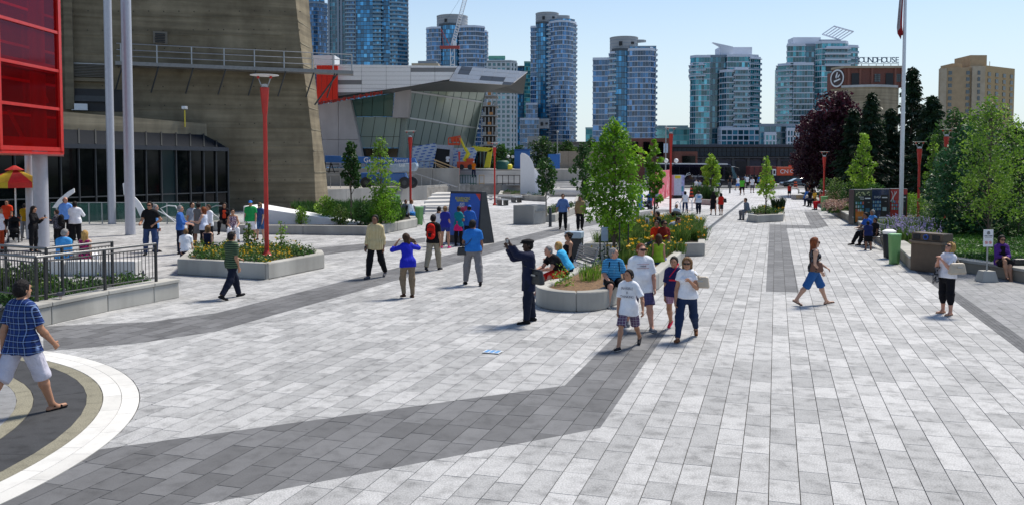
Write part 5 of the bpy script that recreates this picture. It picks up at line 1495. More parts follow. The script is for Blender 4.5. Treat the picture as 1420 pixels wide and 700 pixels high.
 # flagpole
g=P(1249,306,45.5);o=lab('flagpole',(g.x, g.y,.2),0, 'tall white flagpole with furled red and white flag at the right', 'flagpole')
MB().lathe([(.11,0),(.105,4),(.075,12.5),(.04,12.6)], n=20).build('pole', M_WHITEM, o, smooth=40)
MB().lathe([(.2,0),(.2,.1),(.13,.18)], n=20).build('base', M_WHITEM, o, smooth=40)
MB().ball((0,0,12.68),.11).build('finial', mat('gold',(.6,.42,.1),.3,.8), o)
g=P(1246,20,45.5);fo=lab('flag',(P(1249,306,45.5).x,45.5,0),0, 'limp red and white flag hanging from the top of the pole', 'flag')
M_FR=mat('flag_red',(.32,.015,.02),.8, var=.2);M_FW=mat('flag_white',(.42,.38,.40),.8)
zt_, zb_=P(0,-18,45.5).z, P(0,49,45.5).z
b=MB();n=13
prof=[]
for j in range(9):
 f_=j/8
 z=zt_+(zb_-zt_)*f_
 row=[]
 for i in range(n):
  u_=i/(n-1)
  wd=.34*(1-abs(f_-.62)*.7)
  if f_>.85:wd*=.45
  row.append((-.09-u_*wd,.1*math.sin(u_*9+f_*2)*(1-u_*.3), z-u_*.55*(1 if f_<1 else.1)))
 prof.append(row)
vs=[p for r_ in prof for p in r_]
fsr=[(j*n+i, j*n+i+1,(j+1)*n+i+1,(j+1)*n+i)for j in range(8)for i in range(n-1)]
b.add(vs, fsr)
b.mi=[1 if(k%(n-1))>=6 and k//(n-1)<6 and(k%(n-1))<12 else 0 for k in range(len(fsr))]
me=b.mesh('cloth',[M_FR, M_FW]);me.shade_smooth();c_=link_mesh('cloth', me, fo);sm_=c_.modifiers.new('thick', 'SOLIDIFY');sm_.thickness=.01
def text_on(parent, txt, size, p, rz, m, sx=1.0, depth=.003, rx=PI/2):return lettering(txt, size, p,(rx,0, rz), m, parent, depth, sx)
# information kiosk
ga, gb_=G(617,336), G(664,339)
o=lab('poster_kiosk',(ga.x, ga.y,0), math.atan2(gb_.y-ga.y, gb_.x-ga.x), 'black wedge-shaped kiosk with blue poster and people gathered in front', 'kiosk')
L_=(gb_-ga).length;hK=2.1
b=MB()
tp=.55
vs=[(0,0,0),(L_,0,0),(L_+.15, tp*1.6,0),(.15, tp*1.6,0),(.06, tp*.55, hK),(L_-.06, tp*.55, hK),(L_-.02, tp*1.0, hK),(.1, tp*1.0, hK)]
b.add(vs,[(3,2,1,0),(4,5,6,7),(0,1,5,4),(1,2,6,5),(2,3,7,6),(3,0,4,7)]);b.build('body', mat('kiosk_black',(.03,.033,.038),.5), o, bevel=.02)
fr_=math.atan2(tp*.55, hK)
def kf(x, z, off=.012): # on the leaning front
 return V(x, tp*.55*z/hK-off*math.cos(fr_), z+off*math.sin(fr_))
def kq(x0, z0, x1, z1, off):return[kf(x0, z0, off), kf(x1, z0, off), kf(x1, z1, off), kf(x0, z1, off)]
MB().slab(kq(.1,.3, L_-.1, hK-.1,.02),.012).build('poster', mat('poster_blue',(.01,.10,.42),.4, var=.15, scale=2), o)
MB().slab([kf(L_-.35, hK-.1,.026), kf(L_-.1, hK-.38,.026), kf(L_-.1, hK-.1,.026)],.004).build('corner_flash', mat('poster_red',(.6,.05,.03),.5), o)
MB().slab([kf(.55,.95,.026), kf(.95,.85,.026), kf(1.02,1.5,.026), kf(.6,1.45,.026)],.004).build('poster_picture', mat('poster_magenta',(.4,.02,.09),.5, var=.5, scale=9), o)
for txt, z, sz, m_ in(('RE-SURFACING',1.80,.15, M_YEL),('SHIPWRECKED',1.70,.12, M_YEL),('ADES',1.57,.14, M_FOAMW),('FRONT',1.47,.11, M_FOAMW)):
 text_on(o, txt, sz, kf(.75, z,.03),0, m_, rx=PI/2-fr_, sx=.75)
 # vending machines
def vending(px, yb, label, art, zb=0.0, hgt=1.88, w=.94, Y=None):
 g=G(px, yb, zb)if Y is None else P(px, yb, Y)
 o=lab('vending_machine',(g.x, g.y, zb),-.06, label, 'vending machine', group='vending machines on the right')
 MB().box((w/2,.42, hgt/2),(w,.84, hgt)).build('cabinet', M_BLACK, o, bevel=.015)
 MB().box((w/2,-.012, hgt/2+.03),(w-.05,.02, hgt-.12)).build('door', mat('vend_'+art, {'snack':(.03,.05,.03), 'dark':(.012,.03,.10), 'red':(.42,.02,.03)}[art],.2, coat=.5), o)
 MB().box((w*.74,-.03, hgt*.52),(w*.42,.03, hgt*.62)).build('selection_panel', M_BLACK, o, bevel=.01)
 MB().box((w*.74,-.05, hgt*.75),(w*.3,.01,.06)).build('panel_label', M_FOAMW, o)
 MB().box((w*.8,-.05, hgt*.64),(w*.1,.01,.04)).build('coin_slot', M_GALV, o)
 MB().box((w*.74,-.05, hgt*.42),(w*.22,.01,.2)).build('keypad', mat('pad_'+art, {'snack':(.03,.12,.2), 'dark':(.35,.5,.52), 'red':(.06,.02,.02)}[art],.4), o)
 cm_=[mat('can_%d'%i, c_,.3)for i, c_ in enumerate([(.3,.5,.55),(.1,.3,.55),(.45,.4,.35),(.05,.25,.2),(.5,.1,.08)])]
 for r_ in range(3):
  for q in range(4):
   MB().box((.12+q*.115,-.035, hgt*.62-r_*.19),(.075,.02,.13)).build('drink', cm_[(q*3+r_*2+len(art))%5]if art!='dark' else cm_[(q+r_)%2], o)
 if art=='snack':
  MB().box((.3,-.03,.48),(.42,.02,.62)).build('orange_poster', mat('orange_art',(.55,.16,.02),.4, var=.5, scale=5), o)
  b=MB()
  random.seed(4)
  for i in range(26):b.ball((random.uniform(.08, w-.08),-.03, hgt-random.uniform(.12,.42)),(.035,.008,.035),6,4)
  b.build('fruit_print', mat('fruit_art',(.40,.42,.20),.5, var=.6, scale=20), o)
  text_on(o, 'Welcome',.10, V(w*.45,-.04, hgt-.4),0, M_FOAMW);text_on(o, 'Break',.09, V(w*.45,-.04, hgt-.5),0, M_FOAMW)
 if art=='dark':text_on(o, 'DASANI',.16, V(w*.45,-.03, hgt-.45),0, M_FOAMW)
 if art=='red':
  b=MB()
  for k_ in range(3):b.path([(.05+.1*k_+.1*math.sin(i*.7+k_),-.028, hgt-.15-i*.11-.0)for i in range(6)],.018, n=5)
  b.build('white_swirl', M_FOAMW, o);b=MB();b.path([(.05,-.028,.25),(.2,-.028,.4),(.42,-.028,.35)],.02, n=5);b.build('white_swirl', M_FOAMW, o)
 return o
vending(1183.5,312.5, 'leftmost vending machine with fruit print top and orange poster', 'snack')
vending(1207.5,309, 'middle vending machine with dark blue door and white lettering', 'dark', Y=47.0)
vending(1233.5,309, 'right vending machine with red front and white swirls, behind the flagpole', 'red', Y=47.5)
for o in[x for x in COL.objects if x.name.startswith('vending_machine')and x.parent is None]:o.location.z=0
# white low rail bench before them
g=P(1222,306,42);o=lab('white_rail_bench',(g.x,42,.0),-.03, 'low white metal rail in front of the vending machines', 'rail')
for z in(.62,.45):MB().box((.9,0, z),(2.0,.06,.05)).build('rail', M_WHITEM, o)
for i in range(6):MB().box((-.05+i*.38,0,.32),(.04,.05,.62)).build('upright', M_WHITEM, o)
# brown recycling station
ga, gb_=G(1261.5,374), G(1308,380)
rz=math.atan2(gb_.y-ga.y, gb_.x-ga.x)+.06
o=lab('recycling_station',(ga.x, ga.y,0), rz, 'wide brown recycling station with dark openings and round blue disc', 'recycling bin')
L_=1.06
M_BRN=mat('brown_cabinet',(.11,.075,.05),.55)
b=MB();b.prism([(.02,0),(L_-.02,0),(L_-.02,.55),(.02,.55)],0,.82);b.build('body', M_BRN, o, bevel=.015)
b=MB();b.prism([(-.03,-.05),(L_+.03,-.05),(L_+.03,.6),(-.03,.6)],.82,.90);b.build('shelf', mat('brown_light',(.17,.12,.08),.5), o, bevel=.015)
b=MB();b.prism([(0,.05),(L_,.05),(L_,.5),(0,.5)],.90,1.14, );b.build('hood', M_BRN, o, bevel=.015)
for x in(.18,.82):MB().box((x,.04,1.02),(.24,.03,.15)).build('opening', M_BLACK, o, bevel=.01)
b=MB();b.T=Matrix.Translation((.5,.045,1.02))@Matrix.Rotation(PI/2,4, 'X');b.lathe([(.085,-.0),(.085,.03),(.05,.03)], n=20);b.build('blue_disc', mat('disc_blue',(.02,.08,.35),.4), o)
b=MB();b.T=Matrix.Translation((.5,.03,1.02))@Matrix.Rotation(PI/2,4, 'X');b.lathe([(.045,0),(.045,.03)], n=16);b.build('disc_hole', M_BLACK, o)
# green bins
M_GRN=mat('bin_green',(.17,.36,.12),.45, var=.08)
def green_bin(px, yb, label, h=.95, w=.42):
 g=G(px, yb);o=lab('green_bin', g,.2, label, 'bin', group='green litter bins')
 b=MB()
 n=6;pr=[(w*.5*math.cos(PI/6+i*PI/3), w*.42*math.sin(PI/6+i*PI/3))for i in range(n)]
 vs=[(x*.78, y*.78,.04)for x, y in pr]+[(x, y, h*.97)for x, y in pr]
 b.add(vs,[tuple(reversed(range(n))), tuple(range(n,2*n))]+[(i,(i+1)%n, n+(i+1)%n, n+i)for i in range(n)]);b.build('body', M_GRN, o, bevel=.012)
 b=MB();b.prism([(x*1.04, y*1.04)for x, y in pr], h*.97, h*1.02);b.build('lid', mat('bin_green_pale',(.26,.52,.24),.45), o, bevel=.01)
 for sx in(-1,1):MB().box((sx*w*.22,0,.02),(.07,.2,.04)).build('foot', M_GRN, o)
 return o
green_bin(1240,366, 'green litter bin beside the recycling station, nearest at right')
green_bin(581.5,312.5, 'green litter bin right of the seated pair, near the kiosk', w=.5)
green_bin(1142.5,293, 'green litter bin at the foot of the lamp by the purple tree', h=1.0, w=.5)
green_bin(551,289, 'small green bin against the retaining wall behind the shrubs', w=.5)
g=G(1232.5,358);o=lab('dark_bin', g,.3, 'black litter bin with white bag tucked behind the green bin at right', 'bin')
b=MB();b.lathe([(.17,.03),(.22,.8),(.2,.84)], n=14);b.build('body', M_BLACK, o, smooth=40);b=MB();b.lathe([(.2,.8),(.23,.92),(.12,.98)], c=(0,0,0), n=12);b.build('white_bag', M_FOAMW, o, smooth=50)
g=G(569,309);o=lab('dark_bin', g,.3, 'dark narrow bin beside the green bin near the kiosk', 'bin');b=MB();b.box((0,0,.45),(.35,.35,.9));b.build('body', M_BLACK, o, bevel=.03);MB().box((0,0,.93),(.38,.38,.05)).build('lid', M_DGRAY, o, bevel=.01)
# small gray bin by central planter
g=G(835,349);g=V(2.15,29.4,0);o=lab('square_bin', g,-.29, 'square dark bin with pale gray top beside the central planter corner', 'bin')
MB().box((0,0,.42),(.5,.42,.84)).build('body', M_BLACK, o, bevel=.02);MB().box((-.03,0,.80),(.58,.5,.22)).build('hood', M_LG, o, bevel=.03)
# notice sign in a concrete foot
g=G(1368,390);o=lab('notice_sign', g,.04, 'white rectangular notice sign on gray post in a tapered concrete foot', 'sign')
b=MB();b.prism([(-.23,-.2),(.23,-.2),(.23,.2),(-.23,.2)],0,.3, inset=.09);b.build('foot', M_PLCAP, o, bevel=.01)
MB().tube((0,0,.3),(0,0,1.1),.022, n=8).build('post', M_GALV, o)
b=MB();b.box((0,-.03,1.18),(.275,.012,.46));b.build('plate', M_FOAMW, o, bevel=.005)
b=MB();b.T=Matrix.Translation((0,-.04,1.32))@Matrix.Rotation(PI/2,4, 'X');b.add([((.045 if k_<20 else.03)*math.cos(2*PI*k_/20),(.045 if k_<20 else.03)*math.sin(2*PI*k_/20),0)for k_ in range(40)],[(i,(i+1)%20,20+(i+1)%20,20+i)for i in range(20)]);b.box((0,0,.001),(.03,.04,.002));b.build('emblem', M_BLACK, o)
text_on(o, 'WELCOME',.045, V(0,-.04,1.235),0, M_BLACK, sx=1.05)
MB().box((0,-.038,1.19),(.2,.002,.006)).build('rule', M_BLACK, o)
for sx in(-.055,.055):
 b=MB();b.T=Matrix.Translation((sx,-.04,1.06))@Matrix.Rotation(PI/2,4, 'X');b.add([((.04 if k_<20 else.03)*math.cos(2*PI*k_/20),(.04 if k_<20 else.03)*math.sin(2*PI*k_/20),0)for k_ in range(40)],[(i,(i+1)%20,20+(i+1)%20,20+i)for i in range(20)]);b.box((0,0,.001),(.01,.06,.002),.785);b.build('prohibition_ring', M_REDL, o)
 MB().box((sx,-.037,1.06),(.02,.002,.03)).build('pictogram', M_BLACK, o)
 # meter box and posts in the central planter
g=G(840,352,.4);o=lab('gray_meter_box',(2.75,25.6,.36),-.2, 'small gray utility box on a thin post in the central planter', 'utility box')
MB().tube((0,0,0),(0,0,.55),.02, n=6).build('post', M_GALV, o);MB().box((0,0,.76),(.2,.12,.42)).build('box', M_LG, o, bevel=.015)
for k_,(x, y, h_)in enumerate(((2.55,25.0,.8),(3.1,24.9,1.2),(3.45,25.6,1.1),(2.9,26.3,1.25))):
 o=lab('tree_stake',(x, y,.3),0,['shortest', 'second', 'third', 'tallest'][k_]+' thin dark stake at the foot of the big green tree', 'stake', group='stakes round the big tree');MB().tube((0,0,0),(0,0, h_),.022, n=6).build('shaft', M_BLACK, o);MB().ball((0,0, h_),.026,8,5).build('cap', M_BLACK, o)
 # bollards
def bollard(px, yb, lb, h=.95, r_=.055, m_=None):
 g=G(px, yb);o=lab('bollard', g,0, lb, 'bollard', group='slim dark bollards')
 b=MB();b.lathe([(r_,0),(r_, h-.05),(r_*.6, h)], n=14);b.build('shaft', m_ or M_DGRAY, o, smooth=40)
 MB().lathe([(r_*1.6,0),(r_*1.6,.015)], n=14).build('base_plate', M_GALV, o)
bollard(763,315, 'dark bollard left of the man in the blue checked shirt', h=1.0, r_=.08)
bollard(839,319, 'paired steel bollard behind the big tree trunk', h=1.2, r_=.09);bollard(884,312, 'gray bollard among the lilies right of the big tree', h=.9, r_=.09)
for k_, x in enumerate((997,1012,1027)):bollard(x,268.5,['first', 'second', 'third'][k_]+' dark bollard along the kerb before the bus', h=1.1, r_=.09)
bollard(1069,262, 'dark bollard near the orange cab truck', h=1.1, r_=.1)
# bike hoops and low bent rails
for k_,(x, y)in enumerate(((940,297),(947,294.5),(956,292),(963,289.5))):
 g=G(x, y);o=lab('bike_hoop', g,-1.1,['nearest', 'second', 'third', 'farthest'][k_]+' white bike hoop behind the red lamp', 'bike rack', group='white bike hoops')
 MB().path([(-.3,0,0),(-.3,0,.5),(-.2,0,.72),(0,0,.8),(.2,0,.72),(.3,0,.5),(.3,0,0)],.035, n=8).build('hoop', M_WHITEM, o, smooth=True)
 MB().box((0,0,.01),(.8,.16,.02)).build('plate', M_GALV, o)
g=G(1089,269);o=lab('bent_bench', g,0, 'low white bent bench near the road right of the small tree', 'bench')
MB().path([(-1.5,0,0),(-1.5,0,.45),(-1.2,0,.62),(0,0,.66),(1.2,0,.62),(1.5,0,.45),(1.5,0,0)],.1, n=8).build('frame', M_PLCAP, o, smooth=True)
# traffic drums
for k_,(x, y, lb)in enumerate(((959.5,275, 'orange and black traffic drum beside the woman in white top'),(1103,262.5, 'orange traffic drum by the black car'))):
 g=G(x, y);o=lab('traffic_drum', g,0, lb, 'traffic drum', group='orange traffic drums')
 MB().lathe([(.34,0),(.34,.12),(.28,.14)], n=16).build('foot', M_BLACK, o, smooth=40)
 for i in range(6):MB().lathe([(.28-i*.022,.14+i*.17),(.262-i*.022,.305+i*.17)], n=16).build('band', M_OR if i%2==0 else M_BLACK, o, smooth=40)
 # pink hoarding and poster box left of the lamp
o=lab('pink_mural_wall',(P(917,250,78).x,70,0),0, 'pink painted hoarding with red and white shapes behind the red lamp', 'hoarding')
a, c=P(908,262,72)-o.location, P(933,262,100)-o.location;a.z=c.z=0
a=V(P(905,0,66).x,66,0)-o.location;a.z=0;c=V(P(932,0,92).x,92,0)-o.location;c.z=0
t=NT('pink_mural');t.color(t.ramp(t.noise(1.3, t.mapping(scale=(1,1,.6)), detail=2),[(.44,(.60,.03,.08)),(.50,(.66,.07,.13)),(.53,(.78,.66,.66)),(.57,(.64,.06,.12))]));t.set(Roughness=.6)
for i in range(6):
 p, q=a.lerp(c, i/6+.002), a.lerp(c,(i+1)/6-.002)
 MB().slab([p, q, q+V(0,0,2.7), p+V(0,0,2.7)],.08).build('panel', t.m, o)
o=lab('poster_box',(P(939.5,275,84).x,84,0),.12, 'pale blue and lilac poster box with yellow top behind the red lamp', 'poster stand')
MB().box((0,0,.14),(1.15,.85,.28)).build('base', M_BLACK, o);MB().box((-.18,-.2,1.25),(.75,.8,1.95)).build('box', mat('poster_pale',(.50,.60,.72),.4), o);MB().box((.38,0,1.25),(.35,.8,1.95)).build('side', mat('poster_lilac',(.36,.38,.62),.4, var=.4, scale=4), o)
MB().box((-.18,-.61,2.05),(.55,.02,.28)).build('yellow_band', M_YEL, o);b=MB();b.box((.3,-.42,.9),(.3,.02,.5));b.build('print', mat('print_teal',(.05,.3,.4),.5), o)
# ---- parasol at far left
g=P(22,300,36);o=lab('parasol',(g.x,36,0),.3, 'red and yellow cafe parasol at the far left behind the white columns', 'parasol')
zt_=P(0,233,36).z;ze=P(0,253,36).z
M_UY=mat('parasol_yellow',(.72,.50,.02),.7);M_UR=mat('parasol_red',(.62,.03,.02),.7)
MB().tube((0,0,0),(0,0, zt_+.05),.03, n=8).build('pole', M_WHITEM, o)
for i in range(8):
 a0, a1=i*PI/4,(i+1)*PI/4;r_=1.15
 p0, p1=V(r_*math.cos(a0), r_*math.sin(a0), ze), V(r_*math.cos(a1), r_*math.sin(a1), ze)
 MB().slab([V(0,0, zt_), p0, p1],.015).build('canopy_panel', M_UY if i%2 else M_UR, o)
 MB().slab([p0, p0-V(0,0,.22), p1-V(0,0,.22), p1],.012).build('valance', M_UY if i%2 else M_UR, o)
MB().lathe([(.38, zt_-.1),(.05, zt_+.09)], n=8).build('cap', M_UR, o)
# sign posts (street)
for px, yb, yt, lb in((1069,260,234, 'white street sign on a post near the orange truck'),(708,232,218, 'pair of white globe lights on the terrace beyond the sculpture')):
 Y=122 if px>1000 else 112
 g=P(px, yb, Y);o=lab('street_sign' if px>1000 else 'globe_light',(g.x, Y,0 if px>1000 else 2.7),0, lb, 'sign' if px>1000 else 'light')
 if px>1000:MB().tube((0,0,0),(0,0,2.8),.05, n=6).build('post', M_DGRAY, o);MB().box((.45,0,2.2),(.5,.04,.9)).build('plate', M_FOAMW, o);MB().box((.45,-.03,2.2),(.28,.01,.5)).build('symbol', M_BLACK, o)
 else:
  MB().tube((0,0,0),(0,0,1.5),.05, n=6).build('post', M_DGRAY, o)
  for s in(-.3,.3):MB().ball((s,0,1.6),.22).build('globe', M_FOAMW, o, smooth=True)
o=lab('globe_light',(P(931,222,108).x,108,0),0, 'twin white globe street light beside the thick red lamp', 'light');MB().tube((0,0,0),(0,0,3.3),.07, n=6).build('post', M_DGRAY, o)
for s in(-.65,.6):MB().ball((s,0,3.75),.28).build('globe', M_FOAMW, o, smooth=True);MB().tube((0,0,3.1),(s,0,3.5),.04, n=5).build('arm', M_DGRAY, o)
for px, Y, yt, lb in((923.5,112,176, 'gray utility pole with small banner left of the thick red lamp'),(773,112,183, 'thin gray mast behind the left young tree')):
 g=P(px, yt, Y);o=lab('utility_pole',(g.x, Y,0),0, lb, 'pole');MB().tube((0,0,0),(0,0, g.z),.09,.06, n=8).build('shaft', M_GALV, o)
 MB().box((.12 if px<800 else 0,0, g.z*(.55 if px<800 else.66)),(.55,.05,1.2)).build('banner', mat('banner_pale',(.45,.55,.68),.7), o);MB().ball((0,0, g.z),(.2,.12,.12),8,5).build('head', M_GALV, o)
 # ================================================================== VEHICLES
 # coach
BYc=122.5
o=lab('coach_bus',(P(1021,259, BYc).x, BYc,0),0, 'long black touring coach with white script parked beyond the plaza', 'bus')
M_BUS=mat('bus_black',(.012,.013,.03),.12,0, coat=.6, bump=0);M_BUSG=mat('bus_glass',(.006,.007,.012),.05, bump=0)
def side(pts, y0, y1, m, name, bevel=.0):
 b=MB();n=len(pts);b.add([(x, y0, z)for x, z in pts]+[(x, y1, z)for x, z in pts],[tuple(range(n)), tuple(reversed(range(n,2*n)))]+[(i, n+i, n+(i+1)%n,(i+1)%n)for i in range(n)]);return b.build(name, m, o, bevel=bevel)
side([(-12.6,.38),(.1,.38),(.22,.9),(.05,1.9),(-.75,3.2),(-1.3,3.42),(-12.6,3.5)],0,2.6, M_BUS, 'body',.08)
side([(-12.4,1.75),(-1.9,1.75),(-1.9,2.85),(-12.4,3.05)],-.02,.0, M_BUSG, 'side_window')
for i in range(7):side([(-11+i*1.45,1.78),(-10.96+i*1.45,1.78),(-10.96+i*1.45,2.95),(-11+i*1.45,2.95)],-.035,-.02, M_BLACK, 'window_divider')
side([(-1.6,1.2),(-.6,1.2),(-.85,2.9),(-1.6,2.9)],-.02,0, M_BUSG, 'door_glass')
b=MB();b.add([(.23,.12,1.3),(.23,2.48,1.3),(-.62,2.4,3.1),(-.62,.2,3.1)],[(0,1,2,3)]);b.build('windscreen', mat('bus_windscreen',(.10,.20,.25),.05,.3, bump=0), o)
side([(-.42,1.3),(.2,1.3),(-.55,2.95),(-.75,2.9)],-.03,0, MATS['bus_windscreen'], 'corner_glass')
side([(-12.6,3.36),(-1.2,3.26),(-1.3,3.44),(-12.6,3.53)],-.03,.05, M_WHITEM, 'roof_stripe')
side([(-12.6,1.45),(-8.6,1.2),(-8.6,1.28),(-12.6,1.55)],-.03,0, M_WHITEM, 'swoosh')
side([(-4.6,1.38),(-1.7,1.05),(-1.7,1.12),(-4.6,1.47)],-.03,0, M_WHITEM, 'swoosh')
for x in(-2.55,-9.6,-10.9):
 b=MB();b.T=Matrix.Translation((x,-.02,.5))@Matrix.Rotation(PI/2,4, 'X');b.lathe([(.36,-.25),(.5,-.22),(.5,.0),(.36,.05)], n=24);w_=b.build('tyre', mat('tyre_black',(.012,.012,.012),.8), o)
 b=MB();b.T=Matrix.Translation((x,-.09,.5))@Matrix.Rotation(PI/2,4, 'X');b.lathe([(.1,.03),(.28,.02),(.3,0)], n=20);b.build('rim', M_WHITEM, w_)
for y in(.4,2.2):MB().box((.2, y,.75),(.08,.35,.2)).build('headlight', mat('lamp_glass',(.6,.6,.55),.2), o)
MB().box((.35,-.25,2.6),(.12,.2,.45)).build('mirror', M_BLACK, o);MB().tube((-.4,0,2.95),(.35,-.25,2.75),.04, n=5).build('mirror_arm', M_BLACK, o)
lettering('Great Canadian',.42,(-5.3,-.04,1.78-.12),(PI/2,0,0), M_FOAMW, o, sx=.8)
MB().path([(-7.7,-.04,1.4),(-7.2,-.04,1.55),(-7.0,-.04,2.0),(-6.6,-.04,2.15),(-6.5,-.04,1.9),(-7.1,-.04,1.75),(-7.6,-.04,1.5)],.05, n=5).build('script_mark', M_FOAMW, o)
MB().box((-.45,-.03,2.98),(.5,.03,.1)).build('number_plate', M_FOAMW, o)
# orange locomotive beyond the road
o=lab('orange_locomotive',(P(1075,250,150).x,150,0),0, 'orange locomotive with white lettering partly behind the black car and tree', 'locomotive')
def lq(px, py):return P(px, py,150)-o.location
def lbox(x0, y0, x1, y1, m, name, d=2.6, off=0):MB().slab([lq(x0, y0)+V(0, off,0), lq(x1, y0)+V(0, off,0), lq(x1, y1)+V(0, off,0), lq(x0, y1)+V(0, off,0)][::-1], d).build(name, m, o, bevel=.05)
lbox(1077,232,1112,244, M_OR, 'hood');lbox(1100,229.5,1112,244, M_OR, 'cab');lbox(1040,231,1076.5,243, mat('boxcar_maroon',(.14,.03,.03),.7), 'boxcar')
lbox(1040,244.3,1112,246, M_BLACK, 'frame')
for i in range(9):
 if i in(3,4):continue
 b=MB();c_=lq(1044+i*8,247.5);b.T=Matrix.Translation(c_)@Matrix.Rotation(PI/2,4, 'X');b.lathe([(.38,-.1),(.4,.1)], n=14);b.build('wheel', M_BLACK, o)
lettering('CN',1.0, lq(1087.5,238.5)+V(0,-.03,0),(PI/2,0,0), M_FOAMW, o);lettering('CPR',.8, lq(1101,238)+V(0,-.05,0),(PI/2,0,0), M_FOAMW, o)
for i in range(4):MB().box(lq(1046+i*8,237)+V(0,-.05,0),(.08,.06,1.3)).build('boxcar_rib', M_BLACK, o)
# black sedan
o=lab('black_sedan',(P(1106,261,121).x,120.5,0), PI, 'black sedan parked on the road before the purple tree', 'car')
M_CAR=mat('car_black',(.015,.02,.024),.12, coat=.8, bump=0, var=.02)
prof=[(-2.45,.35),(2.45,.35),(2.5,.62),(2.35,.86),(1.25,1.0),(.5,1.38),(-.75,1.42),(-1.55,1.06),(-2.35,1.0),(-2.5,.65)]
hw=[.86,.86,.88,.86,.84,.62,.62,.82,.84,.86]
b=MB();n=len(prof)
b.add([(x,-h_, z)for(x, z), h_ in zip(prof, hw)]+[(x, h_, z)for(x, z), h_ in zip(prof, hw)],[tuple(range(n)), tuple(reversed(range(n,2*n)))]+[(i, n+i, n+(i+1)%n,(i+1)%n)for i in range(n)])
b.build('body', M_CAR, o, bevel=.07, smooth=35)
M_CG=mat('car_glass',(.10,.14,.17),.06,.2, bump=0)
for s in(-1,1):
 b=MB();q=[(1.12,1.02),(.42,1.33),(-.12,1.36),(-.12,1.03)];r2=[(-.2,1.03),(-.2,1.36),(-.72,1.37),(-1.42,1.07)]
 for qq in(q, r2):
  pts=[(x, s*(.86-(z-.98)*.6+.012), z)for x, z in qq]
  b.add(pts if s<0 else pts[::-1],[(0,1,2,3)])
 b.build('side_window', M_CG, o)
 for x in(-1.5,1.5):
  b=MB();b.T=Matrix.Translation((x, s*.8,.33))@Matrix.Rotation(PI/2,4, 'X');b.lathe([(.2,-.11),(.33,-.1),(.33,.1),(.2,.11)], n=20);w_=b.build('tyre', MATS['tyre_black'], o)
  b=MB();b.T=Matrix.Translation((x, s*.86,.33))@Matrix.Rotation(PI/2,4, 'X');b.lathe([(.2,-.06),(.21,.06)], n=16);b.build('rim', M_GALV, w_)
 MB().box((2.46, s*.62,.7),(.08,.3,.12)).build('headlight', MATS['lamp_glass'], o);MB().box((-2.47, s*.62,.8),(.08,.3,.14)).build('tail_light', M_REDL, o);MB().box((.95, s*.98,1.0),(.16,.14,.1)).build('mirror', M_CAR, o, bevel=.02)
MB().box((-.1,-.885,.66),(4.0,.02,.035)).build('chrome_strip', M_GALV, o);MB().box((-.1,.885,.66),(4.0,.02,.035)).build('chrome_strip', M_GALV, o)
# ================================================================== VEGETATION
def leafmat(name, lo, hi, tip=None, trans=.35):
 t=NT(name);at=t.new('Attribute', attribute_name='v')
 st=[(0, lo),(.75, hi)]+([(1, tip)]if tip else[])
 c=t.ramp(at.outputs['Fac'], st)
 t.color(c);t.set(Roughness=.5, Specular_IOR_Level=.35)
 tr_=t.new('BsdfTranslucent');t.link(c, tr_.inputs[0]);ms=t.new('MixShader');ms.inputs[0].default_value=trans
 t.link(t.b.outputs[0], ms.inputs[1]);t.link(tr_.outputs[0], ms.inputs[2]);t.link(ms.outputs[0], t.out.inputs[0])
 MATS[name]=t.m
 return t.m
L_MAPLE=leafmat('maple_leaf',(.04,.12,.008),(.17,.36,.018),(.36,.56,.04))
L_DARKG=leafmat('dark_green_leaf',(.015,.05,.012),(.05,.13,.025),(.09,.19,.04))
L_LOOSE=leafmat('honey_green_leaf',(.06,.15,.015),(.22,.38,.04),(.38,.54,.09))
L_YELG=leafmat('yellow_green_leaf',(.10,.22,.02),(.30,.48,.04),(.48,.62,.10))
L_PURP=leafmat('purple_beech_leaf',(.014,.004,.009),(.06,.014,.028),(.15,.04,.06),.3)
L_SPRU=leafmat('spruce_needle',(.006,.018,.008),(.02,.05,.018),(.045,.085,.03),.1)
L_PINE=leafmat('pine_needle',(.010,.04,.015),(.035,.12,.04),(.09,.21,.07),.2)
L_BGT=leafmat('background_leaf',(.015,.045,.012),(.05,.11,.025),(.11,.18,.04))
L_HERB=leafmat('herb_leaf',(.03,.085,.015),(.11,.19,.035),(.24,.31,.07))
L_IVY=leafmat('ivy_leaf',(.02,.08,.010),(.08,.20,.025),(.28,.42,.06))
L_STRAW=leafmat('straw_grass',(.20,.11,.03),(.42,.24,.06),(.55,.36,.12))
F_YEL=leafmat('yellow_petal',(.65,.38,.01),(.85,.55,.02));F_ORA=leafmat('orange_petal',(.70,.24,.01),(.85,.42,.03));F_LAV=leafmat('lavender_petal',(.22,.18,.42),(.42,.36,.62));F_PNK=leafmat('pink_grass',(.30,.17,.14),(.45,.30,.24))
M_BARK=mat('bark',(.11,.085,.065),.9, var=.35, scale=10, bump=.6, bdist=.02);M_BARKP=mat('pale_bark',(.30,.27,.23),.85, var=.25, scale=10, bump=.4)
